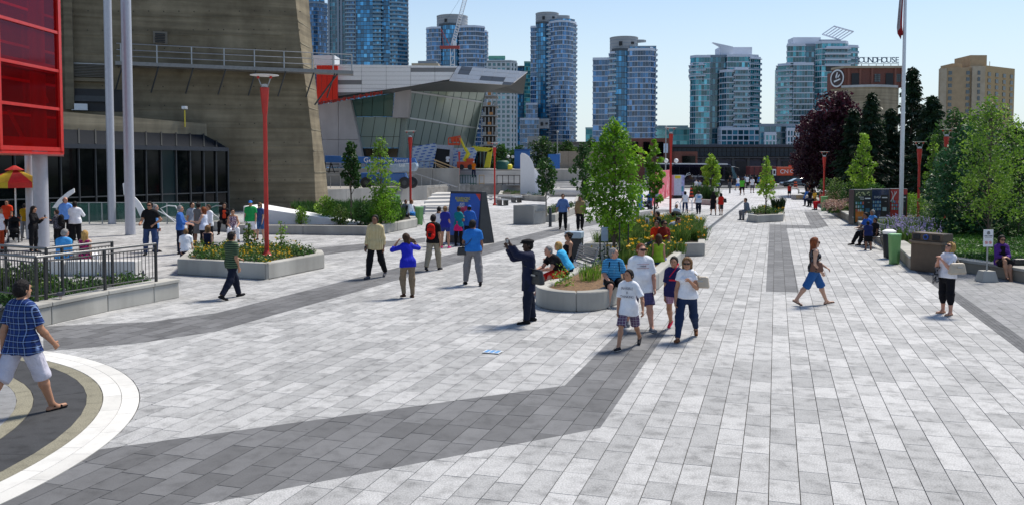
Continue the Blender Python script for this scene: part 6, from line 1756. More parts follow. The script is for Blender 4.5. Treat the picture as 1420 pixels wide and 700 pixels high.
def quads(pos, size, up=0.35, aspect=.62, rng=RNG, nrm=None, dirs=None):
 """leaf rhombi, lightly folded, at pos (n,3)"""
 n=len(pos)
 d=rng.normal(size=(n,3))if dirs is None else dirs+rng.normal(size=(n,3))*.25
 d/=np.linalg.norm(d, axis=1, keepdims=True)+1e-9
 k=rng.normal(size=(n,3));k[:,2]+=up*2
 s=np.cross(d, k);s/=np.linalg.norm(s, axis=1, keepdims=True)+1e-9
 sz=size*rng.uniform(.4,1.45,(n,1))
 u=np.cross(s, d)
 v=np.empty((n,4,3));v[:,0]=pos-d*sz*.5;v[:,1]=pos+s*sz*aspect*.5+u*sz*.08;v[:,2]=pos+d*sz*.5;v[:,3]=pos-s*sz*aspect*.5+u*sz*.08
 f=np.arange(n*4).reshape(n,4)
 return v.reshape(-1,3), f
def leaves_obj(name, pos, size, m, parent, tone=None, up=.35, aspect=.62, dirs=None, **k):
 v, f=quads(pos, size, up, aspect, dirs=dirs)
 at=np.clip((RNG.random(len(f))if tone is None else tone*.7+RNG.random(len(f))*.3),0,1)
 return link_mesh(name, np_mesh(name, v, f, m, at), parent, **k)
def crown_points(blobs, n, shell=.5):
 w=np.array([b[1][0]*b[1][1]*b[1][2]if hasattr(b[1], '__len__')else b[1]**3 for b in blobs])**.75
 w=w/w.sum();idx=RNG.choice(len(blobs), n, p=w)
 d=RNG.normal(size=(n,3));d/=np.linalg.norm(d, axis=1, keepdims=True)
 r=(shell+(1-shell)*RNG.random((n,1)))**.8
 c=np.array([b[0]for b in blobs])[idx];rad=np.array([b[1]if hasattr(b[1], '__len__')else(b[1], )*3 for b in blobs])[idx]
 tone=RNG.random(len(blobs))[idx]
 return c+d*r*rad, tone, d
def make_tree(name, base, h, crown0, rx, label, m, n=2500, leaf=.12, nb=22, trunk_r=.05, shape='oval', bark=None, group=None, ry=None, cat='tree', blob=.33, lean=0, seed=0, shell=.35, up=.35):
 random.seed(seed+100)
 o=empty(name, base, label=label, cat=cat, group=group)
 blobs=[]
 ry=ry or rx
 for i in range(nb):
  f_=(i+.5)/nb;z=crown0+(h-crown0)*f_
  if shape=='oval':w=math.sin(PI*min(1,.08+f_*.92))**.6*(1-.25*f_)
  elif shape=='cone':w=(1-f_)**.8*.95+.05
  elif shape=='dome':w=math.sqrt(max(0,1-(max(0, f_-.25)/.75)**2))*(.75+.25*min(1, f_*3))
  else:w=.9
  a=i*2.399+random.uniform(-.4,.4);q=random.uniform(.35,.85)*w
  br=blob*rx*random.uniform(.75,1.25)*(.55+.45*w)
  blobs.append(((q*rx*math.cos(a)+lean*f_, q*ry*math.sin(a), z),(br, br*ry/rx, br*random.uniform(.8,1.2))))
 top=Vector((lean,0, h*.96))
 tr_=[]
 for i in range(7):
  f_=i/6;tr_.append((lean*f_+random.uniform(-1,1)*.02*h*f_*.5, random.uniform(-1,1)*.012*h*f_, h*.95*f_))
 b=MB();b.path(tr_,[trunk_r*(1.25 if i==0 else 1)*(1-.13*i)for i in range(7)], n=8);tk=b.build('trunk', bark or M_BARK, o, smooth=True)
 b=MB()
 for(c, r_)in blobs:
  c=Vector(c);f_=max(.05, min(.9,(c.z-.25*abs(c.x)-.12*h)/(h*.95)));k=f_*6;i0=int(k);p=Vector(tr_[i0]).lerp(Vector(tr_[min(6, i0+1)]), k-i0)
  mid=p.lerp(c,.55)+V(0,0,-.06*(c-p).length)
  b.path([p, mid, c],[trunk_r*.42, trunk_r*.25, trunk_r*.08], n=5, caps=False)
 b.build('limbs', bark or M_BARK, o, smooth=True)
 pos, tone, d=crown_points(blobs, n, shell)
 leaves_obj('crown', pos, leaf, m, o, tone=tone, up=up)
 return o
def ptree(px, Y, ytop, ycrown, wpx, label, m, name='young_tree', zb=0.0, **k):
 b0=P(px,230, Y);z1=P(px, ytop, Y).z;zc=P(px, ycrown, Y).z;r_=wpx/2*Y/F_
 return make_tree(name,(b0.x, Y, zb), z1-zb, zc-zb, r_, label, m, **k)
ptree(852,26.2,170,322,104, 'bright green young maple with dense full crown in the central planter', L_MAPLE, 'maple_tree', zb=.36, n=5600, leaf=.12, nb=50, trunk_r=.05, blob=.31, seed=3)
ptree(486.5,42.5,198,258,34, 'small dark green young tree left of two in the shrub planter', L_DARKG, zb=.35, n=1700, leaf=.15, nb=18, trunk_r=.05, blob=.42, seed=4)
ptree(528,41.5,190,300,52, 'loose light green young tree right of two in the shrub planter', L_LOOSE, zb=.35, n=1300, leaf=.15, nb=24, trunk_r=.045, blob=.4, seed=5)
ptree(757.5,47.5,219,268,42, 'young tree with spreading dark crown behind the concrete block', L_DARKG, zb=.35, n=1500, leaf=.16, nb=20, trunk_r=.05, bark=M_BARKP, seed=6)
ptree(808,60,200,268,38, 'slender young tree between the left one and the big maple', L_DARKG, zb=.35, n=1500, leaf=.19, nb=20, trunk_r=.06, seed=7)
ptree(908,39.5,195,278,38, 'staked green young tree left of the thick red lamp', L_MAPLE, zb=.36, n=1300, leaf=.16, nb=20, trunk_r=.05, seed=8)
ptree(987,74,215,258,32, 'light green young tree in front of the black coach', L_YELG, zb=.35, n=1300, leaf=.22, nb=18, trunk_r=.06, seed=9)
ptree(1063,50,220,272,28, 'yellow green young tree in the small angular planter, middle distance', L_YELG, zb=.35, n=900, leaf=.15, nb=18, trunk_r=.05, shape='cone', blob=.5, seed=10)
ptree(1197,58,186,268,50, 'conical yellow green young tree before the dark spruces', L_YELG, zb=.5, n=2000, leaf=.17, nb=28, trunk_r=.05, shape='cone', blob=.34, seed=11)
ptree(1294,43,188,285,44, 'slim light green tree beside the lamp behind the flagpole', L_LOOSE, zb=.6, n=1200, leaf=.13, nb=22, trunk_r=.035, shape='cone', seed=12)
ptree(1372,26.5,138,300,118, 'tall loose green tree with thin pale trunk behind the notice sign', L_LOOSE, 'loose_tree', zb=.4, n=5200, leaf=.085, nb=60, trunk_r=.03, bark=M_BARK, blob=.27, seed=13, shape='dome', ry=1.0)
ptree(1345,35,182,325,120, 'broad feathery blue green pine behind the recycling station', L_PINE, 'pine_tree', zb=.6, n=8000, leaf=.16, nb=50, trunk_r=.07, blob=.36, seed=14, shape='dome', up=0)
ptree(1415,34,205,330,60, 'dark green bush tree at the right edge behind the seated woman', L_DARKG, 'bush_tree', zb=.6, n=2600, leaf=.12, nb=26, trunk_r=.06, seed=15, shape='dome')
ptree(1160,88,134,256,128, 'large dark purple leaved beech spreading over the path', L_PURP, 'purple_beech', zb=0, n=14000, leaf=.34, nb=80, trunk_r=.3, blob=.27, seed=16, shape='dome', ry=3.8)
ptree(1126,92,156,248,58, 'smaller purple leaved tree at the left of the beech over the road', L_PURP, 'purple_beech', zb=0, n=5000, leaf=.32, nb=34, trunk_r=.2, blob=.32, seed=17, shape='dome')
def spruce(px, Y, ytop, ybot, wpx, label, m=None, seed=0, n=9000, zb=0.3):
 random.seed(seed);b0=P(px,230, Y);z1=P(px, ytop, Y).z-zb;r_=wpx/2*Y/F_*1.3
 z0=max(.3, P(px, ybot, Y).z-zb)
 o=empty('spruce_tree',(b0.x, Y, zb), label=label, cat='tree')
 MB().path([(0,0,0),(0,0, z1*.5),(0,0, z1)],[.22,.13,.02], n=8).build('trunk', M_BARK, o)
 pos, dirs, tone=[],[],[];b=MB()
 nw=int((z1-z0)/.27)
 for i in range(nw):
  f_=i/nw;z=z0+(z1-z0)*f_;R_=r_*(1-f_)**.85+.12
  for j in range(7):
   a=random.uniform(0,2*PI);L_=R_*random.uniform(.45,1.2);tn=random.random()
   tip=Vector((math.cos(a)*L_, math.sin(a)*L_, z-random.uniform(.05,.5)*L_+.3*L_*f_))
   b.tube((0,0, z), tip,.03,.008, n=3, caps=False)
   k=int(n/nw/7)
   for q in range(k):
    u=random.uniform(.15,1)**.7;p=Vector((0,0, z)).lerp(tip, u)+Vector((random.gauss(0,.16), random.gauss(0,.16), random.gauss(-.1,.10)))*(1.25-u*.6)
    pos.append(p);dirs.append((math.cos(a), math.sin(a),-.7));tone.append(tn)
 b.build('branches', M_BARK, o, kind='stuff')
 leaves_obj('crown', np.array(pos),.34*(Y/80)**.5, m or L_SPRU, o, tone=np.array(tone), up=.1, aspect=.42, dirs=np.array(dirs))
 return o
spruce(1263,82,92,250,62, 'tallest dark spruce with pointed tip beside the flagpole', seed=21, n=10000)
spruce(1207,78,128,262,58, 'dark green spruce between the purple beech and flagpole', seed=22)
spruce(1234,80,150,262,56, 'dark spruce directly behind the vending machines', seed=23)
spruce(1291,76,132,258,66, 'broad dark spruce right of the flagpole', seed=24, n=11000)
spruce(1182,84,150,262,50, 'dark spruce half merged with the purple beech', seed=28)
for k_,(px, Y, yt, yb, w, sd)in enumerate(((1325,66,158,262,80,31),(1372,60,150,275,90,32),(1408,56,170,290,70,33),(1222,92,168,268,80,34),(1350,90,168,260,100,35),(1272,96,170,268,90,36))):
 ptree(px, Y, yt, yb, w,['dark rounded tree right of the broad spruce', 'dark leafy tree behind the loose light tree', 'dark tree at the right edge of the park', 'dark tree behind the leftmost spruces', 'deep green tree far behind the feathery pine', 'dark tree between the tall and broad spruces'][k_], L_BGT if k_%2 else L_DARKG, 'park_tree', zb=.3, n=3600, leaf=.24, nb=34, trunk_r=.14, shape='dome', blob=.34, seed=sd, ry=3)
for k_,(px, Y, yt, w)in enumerate(((694,130,203,34),(752,128,193,44),(720,132,205,30),(786,126,199,40),(818,130,196,40),(772,134,201,34),(660,128,205,34),(840,132,200,40))):
 ptree(px, Y, yt,238, w,['round green tree right of the yellow portal', 'dense green tree behind the pale fin sculpture', 'low green tree behind the blue box', 'green tree above the beige hoarding', 'green tree left of the big maple crown', 'green tree behind the thin gray mast', 'green tree glimpsed under the canopy tip', 'green tree hidden mostly by the big maple'][k_], L_BGT if k_%2 else L_DARKG, 'street_tree', n=1500, leaf=.42, nb=22, trunk_r=.15, shape='dome', blob=.4, seed=40+k_, ry=2.2)
 # ---- clumps
RAW={}
def clump(name, h, n, spread, m, wid=.02, flowers=None, nf=0, fs=.05, lean=.35, fh=(.85,1.05), seed=1, spike=False):
 """mesh pieces of a herb clump: blades, flower heads"""
 rg=np.random.default_rng(seed)
 a=rg.uniform(0,2*PI, n);r_=spread*np.sqrt(rg.random(n))*.5
 base=np.stack([r_*np.cos(a), r_*np.sin(a), np.zeros(n)],1)
 H=h*rg.uniform(.55,1.0, n);ll=lean*rg.uniform(.2,1, n)*H;b2=a+rg.normal(0,.6, n)
 tip=base+np.stack([np.cos(b2)*ll, np.sin(b2)*ll, H],1);mid=base*.5+tip*.5;mid[:,2]+=H*.12
 sx=np.stack([-np.sin(a*3.7), np.cos(a*3.7), np.zeros(n)],1)*wid
 v=np.stack([base-sx*.6, base+sx*.6, mid+sx, mid-sx, tip+sx*.15, tip-sx*.15],1).reshape(-1,3)
 i=np.arange(n)[:, None]*6;f=np.concatenate([i+[0,1,2,3], i+[3,2,4,5]],0)
 av=np.tile(rg.random(n),2);blades=np_mesh('leaves', v, f, m, av);RAW[blades.name]=(v, f, av)
 fl=None
 if flowers:
  pick=rg.choice(n, nf, replace=nf>n);pos=tip[pick].copy();pos[:,2]=h*rg.uniform(fh[0], fh[1], nf)
  pos[:, :2]=tip[pick][:, :2]+rg.normal(0, spread*.06,(nf,2))
  k=4 if not spike else 5;pos=np.repeat(pos, k,0);jit=rg.normal(0, fs*.35, pos.shape)
  if spike:jit[:,2]=-rg.random(len(pos))*fs*4;jit[:, :2]*=.4
  pos+=jit
  q, ff=quads(pos, fs,.6,.85, rg);av=rg.random(len(ff));fl=np_mesh('flowers', q, ff, flowers, av);RAW[fl.name]=(q, ff, av)
 return blades, fl
def lclump(h, n, spread, m, leaf=.07, flowers=None, nf=0, fs=.06, seed=1):
 rg=np.random.default_rng(seed);d=rg.normal(size=(n,3));d/=np.linalg.norm(d, axis=1, keepdims=True);d[:,2]=np.abs(d[:,2])
 pos=d*np.array([spread*.5, spread*.5, h])*rg.uniform(.45,1,(n,1));q, ff=quads(pos, leaf,.5,.6, rg);av=rg.random(len(ff))
 bl=np_mesh('leaves', q, ff, m, av);RAW[bl.name]=(q, ff, av);fl=None
 if flowers:
  i=rg.integers(0, n, nf);p=pos[i]*1.08;p[:,2]+=.03;p=np.repeat(p,4,0)+rg.normal(0, fs*.3,(nf*4,3));q, ff=quads(p, fs,.8,.85, rg);av=rg.random(len(ff));fl=np_mesh('flowers', q, ff, flowers, av);RAW[fl.name]=(q, ff, av)
 return bl, fl
def scatter_clumps(name, spots, kinds, label, cat, group, smin=.8, smax=1.2, zb=.36):
 if len(spots)>9: # a planted mass nobody could count
  for which in(0,1):
   vv, ff, at, k0=[],[],[],0;m_=None
   for(x, y)in spots:
    kd=random.choice(kinds)[which]if which==0 else random.choice(kinds)[1]
    if kd is None:continue
    v, f, a=RAW[kd.name];s=random.uniform(smin, smax);t_=random.uniform(0,6.28);ca, sa=math.cos(t_), math.sin(t_)
    q=np.stack([(v[:,0]*ca-v[:,1]*sa)*s+x,(v[:,0]*sa+v[:,1]*ca)*s+y, v[:,2]*s+zb],1)
    mk=kd.materials[0]
    vv.append((mk, q, f, a))
   for mk in{m.name:m for m, *_ in vv}.values():
    Q, Fq, A_, k0=[],[],[],0
    for m, q, f, a in vv:
     if m!=mk:continue
     Q.append(q);Fq.append(f+k0);A_.append(a);k0+=len(q)
    nm='flowers' if which else name
    link_mesh(('bed_'+nm)if which else nm+'_mass', np_mesh(nm, np.concatenate(Q), np.concatenate(Fq), mk, np.concatenate(A_)), None, label=label, kind='stuff')
  return
 for i,(x, y)in enumerate(spots):
  bl, fl=random.choice(kinds)
  o=link_mesh(name, bl, None, loc=(x, y, zb), rz=random.uniform(0,6.28), label=label, cat=cat, group=group)
  s=random.uniform(smin, smax);o.scale=(s, s, s*random.uniform(.85,1.15))
  if fl:link_mesh('flowers', fl, o, kind='stuff')
def inside(poly, x, y):
 c=False
 for i in range(len(poly)):
  (x1, y1),(x2, y2)=poly[i], poly[i-1]
  if(y1>y)!=(y2>y)and x<(x2-x1)*(y-y1)/(y2-y1)+x1:c=not c
 return c
def pts_in(poly, n, margin=.3, mind=.2):
 xs, ys=[p[0]for p in poly],[p[1]for p in poly];out=[]
 cx_, cy_=sum(xs)/len(xs), sum(ys)/len(ys)
 sm_=[(cx_+(p[0]-cx_)*(1-margin/max(.5, math.hypot(p[0]-cx_, p[1]-cy_))), cy_+(p[1]-cy_)*(1-margin/max(.5, math.hypot(p[0]-cx_, p[1]-cy_))))for p in poly]
 t_=0
 while len(out)<n and t_<n*60:
  t_+=1;x, y=random.uniform(min(xs), max(xs)), random.uniform(min(ys), max(ys))
  if inside(sm_, x, y)and all((x-a)**2+(y-b_)**2>mind**2 for a, b_ in out):out.append((x, y))
 return out
random.seed(77)
PL1=GG((246,380.5),(368,387.8),(372,387.5),(450,371.8),(447,366),(385,357.5),(268,361))
PL3=GG((430,318),(440,318),(520,327),(579,315),(575,309),(545,300),(440,298),(400,302))
K_YEL=[lclump(.36,90,.5, L_HERB,.07, F_YEL,7,.055, s)for s in(1,2,3)]
K_GRN=[lclump(.3,100,.6, L_DARKG,.075, None,0,0, s)for s in(4,5)]+[lclump(.34,100,.5, L_HERB,.06, None,0,0,6)]
K_LILY=[lclump(.5,110,.6, L_HERB,.075, F_ORA,5,.07,31), lclump(.45,110,.6, L_DARKG,.07, F_YEL,4,.06,32), lclump(.5,120,.6, L_HERB,.06, None,0,0,33)]+[clump('l',.48,110,.5, L_HERB,.010, F_ORA,2,.08, lean=.5, seed=s)for s in(7, )]+[clump('l',.48,110,.5, L_HERB,.014, F_YEL,3,.07, seed=s)for s in(9,10)]
K_GRASS=[clump('gr',.6,160,.5, L_HERB,.008, lean=.6, seed=s)for s in(11,12)]
K_STRAW=[clump('st',.75,150,.6, L_STRAW,.012, seed=s)for s in(13,14)]
K_LAV=[clump('lv',.5,70,.45, L_HERB,.014, F_LAV,9,.045, fh=(.8,1.15), seed=s, spike=True)for s in(15,16)]
K_PNK=[clump('pk',.5,120,.6, L_HERB,.012, F_PNK,50,.08, seed=s, spike=True)for s in(17, )]
K_SPIKE=[clump('sp',.40,70,.34, L_LOOSE,.008, L_DARKG,12,.03, lean=.35, fh=(.95,1.2), seed=s, spike=True)for s in(18,19)]
K_DARK=[clump('dk',.8,160,.7, L_DARKG,.016, seed=s)for s in(20,21)]
pq=pts_in(PL1,90,.38,.24)
yl, gr=pq[::2], pq[1::2]
scatter_clumps('flowering_plant', yl, K_YEL, 'yellow flowering plant in the pointed planter round the nearest red lamp', 'flower', 'yellow flowers in the pointed planter')
scatter_clumps('leafy_plant', gr, K_GRN, 'low leafy plant between yellow flowers in the pointed planter', 'plant', 'leafy plants in the pointed planter')
scatter_clumps('flowering_plant', pts_in(CP2,80,.3,.28), K_LILY, 'orange and yellow lily plant in the long bed beyond the big maple', 'flower', 'lilies in the long bed',.85,1.25)
scatter_clumps('leafy_plant', pts_in(CP2,60,.3,.3), K_GRASS, 'tall grassy plant among the lilies in the long bed', 'plant', 'grassy plants among the lilies',.8,1.15)
scatter_clumps('leafy_plant',[(1.15,20.1),(1.28,20.3),(1.85,21.0),(2.02,21.2),(2.3,22.6)], K_SPIKE+[lclump(.42,130,.42, L_LOOSE,.05, None,0,0,41)], 'upright leafy plant on the brown mulch at the nose of the central planter', 'plant', 'leafy plants on the mulch',.95,1.35)
scatter_clumps('flowering_plant',[p for p in pts_in(CP1,46,.3,.3)if p[1]>24.6], K_LILY, 'lily plant behind the seated families in the central planter', 'flower', 'lilies at the back of the central planter',.8,1.1)
scatter_clumps('leafy_plant', pts_in(PL3,70,.6,.35), K_DARK, 'dark grassy shrub in the long planter under the two young trees', 'plant', 'dark grassy shrubs under the two young trees',.8,1.15, zb=.3)
scatter_clumps('straw_grass_tuft',[(G(x,305)[0]+random.uniform(-.5,.5), random.uniform(48,53))for x in(405,415,428,440,455,470,487,500,515,528,545,552,560)], K_STRAW, 'orange straw coloured grass tuft behind the shrub planter', 'plant', 'straw grass tufts by the wall',.9,1.3, zb=.0)
def shrub(px, yb, hpx, wpx, label, m, zb=.35, n=900, leaf=.1, Y=None, name='shrub', seed=0, shape='dome'):
 g=G(px, yb, zb)if Y is None else P(px,230, Y)
 h=hpx*g.y/F_;r_=wpx/2*g.y/F_
 return make_tree(name,(g.x, g.y, zb), h, h*.12, r_, label, m, n=n, leaf=leaf, nb=16, trunk_r=.02, shape=shape, blob=.48, seed=seed, cat='shrub')
shrub(452,310,34,34, 'light leafy shrub at the foot of the concrete fin, left end of the planter', L_LOOSE, n=1000, leaf=.12, seed=51)
shrub(418,312,24,22, 'small sparse shrub beside the white wedge', L_LOOSE, n=350, leaf=.12, seed=52)
shrub(535,312,50,44, 'dense fresh green shrub under the loose young tree', L_MAPLE, n=1500, leaf=.12, seed=53)
shrub(500,313,28,30, 'dark low shrub between the two young trees', L_DARKG, n=900, leaf=.1, seed=54)
shrub(472,312,26,26, 'mid green shrub under the dark young tree', L_HERB, n=800, leaf=.1, seed=55)
shrub(390,352,45,26, 'slender sapling with sparse leaves right of the red lamp in the pointed planter', L_LOOSE, n=130, leaf=.09, zb=.4, seed=56, shape='oval')
shrub(345,350,40,22, 'tall leafy plant left of the nearest red lamp', L_HERB, n=260, leaf=.09, zb=.4, seed=57, shape='oval')
pl5=GG((1040,307),(1084,306),(1085,302),(1062,299),(1043,302))
scatter_clumps('leafy_plant', pts_in(pl5,26,.1,.25), K_GRN+K_YEL[:1], 'mounded green plant round the young tree in the small angular planter', 'plant', 'mounded plants in the small angular planter',1.0,1.5)
scatter_clumps('leafy_plant',[tuple(G(1079,303)[:2])],[clump('dd',.9,220,.6, L_SPRU,.03, seed=30)], 'dark upright grass clump at the right end of the small angular planter', 'plant', None,1,1)
scatter_clumps('leafy_plant', pts_in(GG((755,306),(770,307),(798,296),(794,292),(773,292),(756,298)),30,.2,.3), K_GRN, 'low green plant in the planter behind the concrete block', 'plant', 'low plants behind the concrete block',.8,1.1)
scatter_clumps('leafy_plant', pts_in(GG((800,285.5),(824,284.5),(827,280),(802,278)),14,.1,.4), K_GRN, 'low green plant round the second young tree', 'plant', 'low plants round the second young tree',.8,1.1)
scatter_clumps('leafy_plant', pts_in(GG((694,275),(755,278),(755,274),(742,271),(696,271)),26,.1,.5), K_GRN, 'low green plant at the foot of the pale fin', 'plant', 'low plants at the foot of the pale fin',.8,1.2)
scatter_clumps('leafy_plant',[tuple(G(x, y)[:2])for x, y in((972,281),(978,282),(984,282),(976,279),(990,281))], K_DARK+K_GRASS, 'grassy plant in the planter behind the walking group', 'plant', 'grassy plants behind the walking group',1.2,1.9)
# left planting inside the railings
lp=[atz(-10,20.0), atz(60,18.2), atz(150,21.2), atz(205,21.4), atz(190,22.6), atz(60,21.4), atz(-10,22.2)]
scatter_clumps('leafy_plant', pts_in(lp,130,.1,.2), K_GRN, 'low dark hedge plant between the two railings at left', 'plant', 'hedge plants between the railings',.9,1.5, zb=.02)
for k_,(x, Y)in enumerate(((8,20.2),(28,20.5),(50,20.9),(-12,20.6))):
 shrub(x,0,52-k_*3,34,['fresh green bush at the left edge behind the railing', 'second green bush behind the left railing', 'third green bush nearest the railing corner', 'green bush cut by the left frame edge'][k_], L_HERB, zb=0, n=900, leaf=.07, Y=Y, seed=60+k_)
MB().prism([tuple(Vector(p))for p in lp],.0,.08).build('hedge_bed', M_SOIL, kind='structure')
# right bed
random.seed(99)
def bedspots(px0, px1, y0, y1, n, z=.32):
 out=[]
 for i in range(n):
  q=G(random.uniform(px0, px1), random.uniform(y0, y1), z);out.append((q.x, q.y))
 return out
scatter_clumps('lavender_plant',[p for p in bedspots(1228,1300,314,338,75)], K_LAV, 'lavender plant in the bed between vending machines and recycling station', 'flower', 'lavender in the right bed',.9,1.3, zb=.3)
scatter_clumps('pink_grass_tuft', bedspots(1150,1186,276,296,60), K_PNK+K_GRN, 'pinkish grass tuft behind the bed wall left of the vending machines', 'plant', 'pinkish grass behind the bed wall',1.1,1.6, zb=.3)
for k_,(px, Y, h, w, m_)in enumerate(((1160,62,26,36, L_HERB),(1180,58,24,30, L_DARKG),(1146,70,20,26, L_DARKG),(1190,64,24,36, L_HERB),(1215,56,22,36, L_DARKG),(1268,50,18,40, L_YELG),(1290,40,26,60, L_DARKG),(1306,46,20,40, L_HERB),(1372,40,30,60, L_DARKG),(1415,33,46,50, L_DARKG),(1398,37,40,60, L_HERB))):
 shrub(px,0, h+10, w,['fresh green bush behind the green bin by the purple tree', 'dark bush left of the leftmost vending machine', 'dark bush under the purple beech edge', 'mid green bush behind the pinkish grass', 'dark bush behind the vending machines', 'yellow green bush by the lamp behind the flagpole', 'dark bush at the foot of the feathery pine, left', 'second dark bush by the lavender', 'dark bush behind the notice sign', 'dark bush behind the woman in purple', 'green bush left of the woman in purple'][k_], m_, zb=.3, n=1300, leaf=.12 if Y>40 else.07, Y=Y, seed=70+k_, name='shrub')
 # ivy ground cover over the raised bed: uncountable
n=42000
px_=RNG.uniform(1275,1440, n);py_=RNG.uniform(296,392, n)
pos=[]
for x, y in zip(px_, py_):
 q=G(x, y,.36);
 if q.y>24.5+(0)and q.y<60:pos.append((q.x, q.y))
pos=np.array(pos)
e=[bedpts[0], bedpts[1], bedpts[2], bedpts[3], bedpts[4], bedpts[5]]
ex=np.array([p[0]for p in e]);ey=np.array([p[1]for p in e]);o_=np.argsort(ex)
ok=pos[:,1]>np.interp(pos[:,0], ex[o_], ey[o_])+.35
pos=pos[ok]
z=np.array([bed_z(x, y)for x, y in pos])+RNG.uniform(.02,.16, len(pos))+.05*np.sin(pos[:,0]*3)*np.cos(pos[:,1]*2.3)
tone=.5+.5*np.sin(pos[:,0]*1.3+2*np.sin(pos[:,1]*.7))
leaves_obj('ivy_ground_cover', np.column_stack([pos, z]),.085, L_IVY, None, tone=tone*.8, up=1.2, kind='stuff')
n=16000
q=[G(x, y,.33)for x, y in zip(RNG.uniform(1135,1300, n), RNG.uniform(262,345, n))]
q=[p for p in q if p.y<75]
wl_=np.array(w1[::-1]+w2[::-1][:0]);
okk=[]
bw=sorted([(p[1], p[0])for p in(w1+w2)])
by_, bx2=np.array([p[0]for p in bw]), np.array([p[1]for p in bw])
pos=np.array([(p.x, p.y, bed_z(p.x, p.y)+random.uniform(.02,.14))for p in q if p.x>np.interp(p.y, by_, bx2)+.5])
vx=pos[:,0]*F_/pos[:,1]+CX_
pos=pos[~((vx>1178)&(vx<1270)&(pos[:,1]<48.5)&(pos[:,1]>43.5))]
leaves_obj('low_ground_cover', pos,.13, L_HERB, None, up=1.0, kind='stuff')
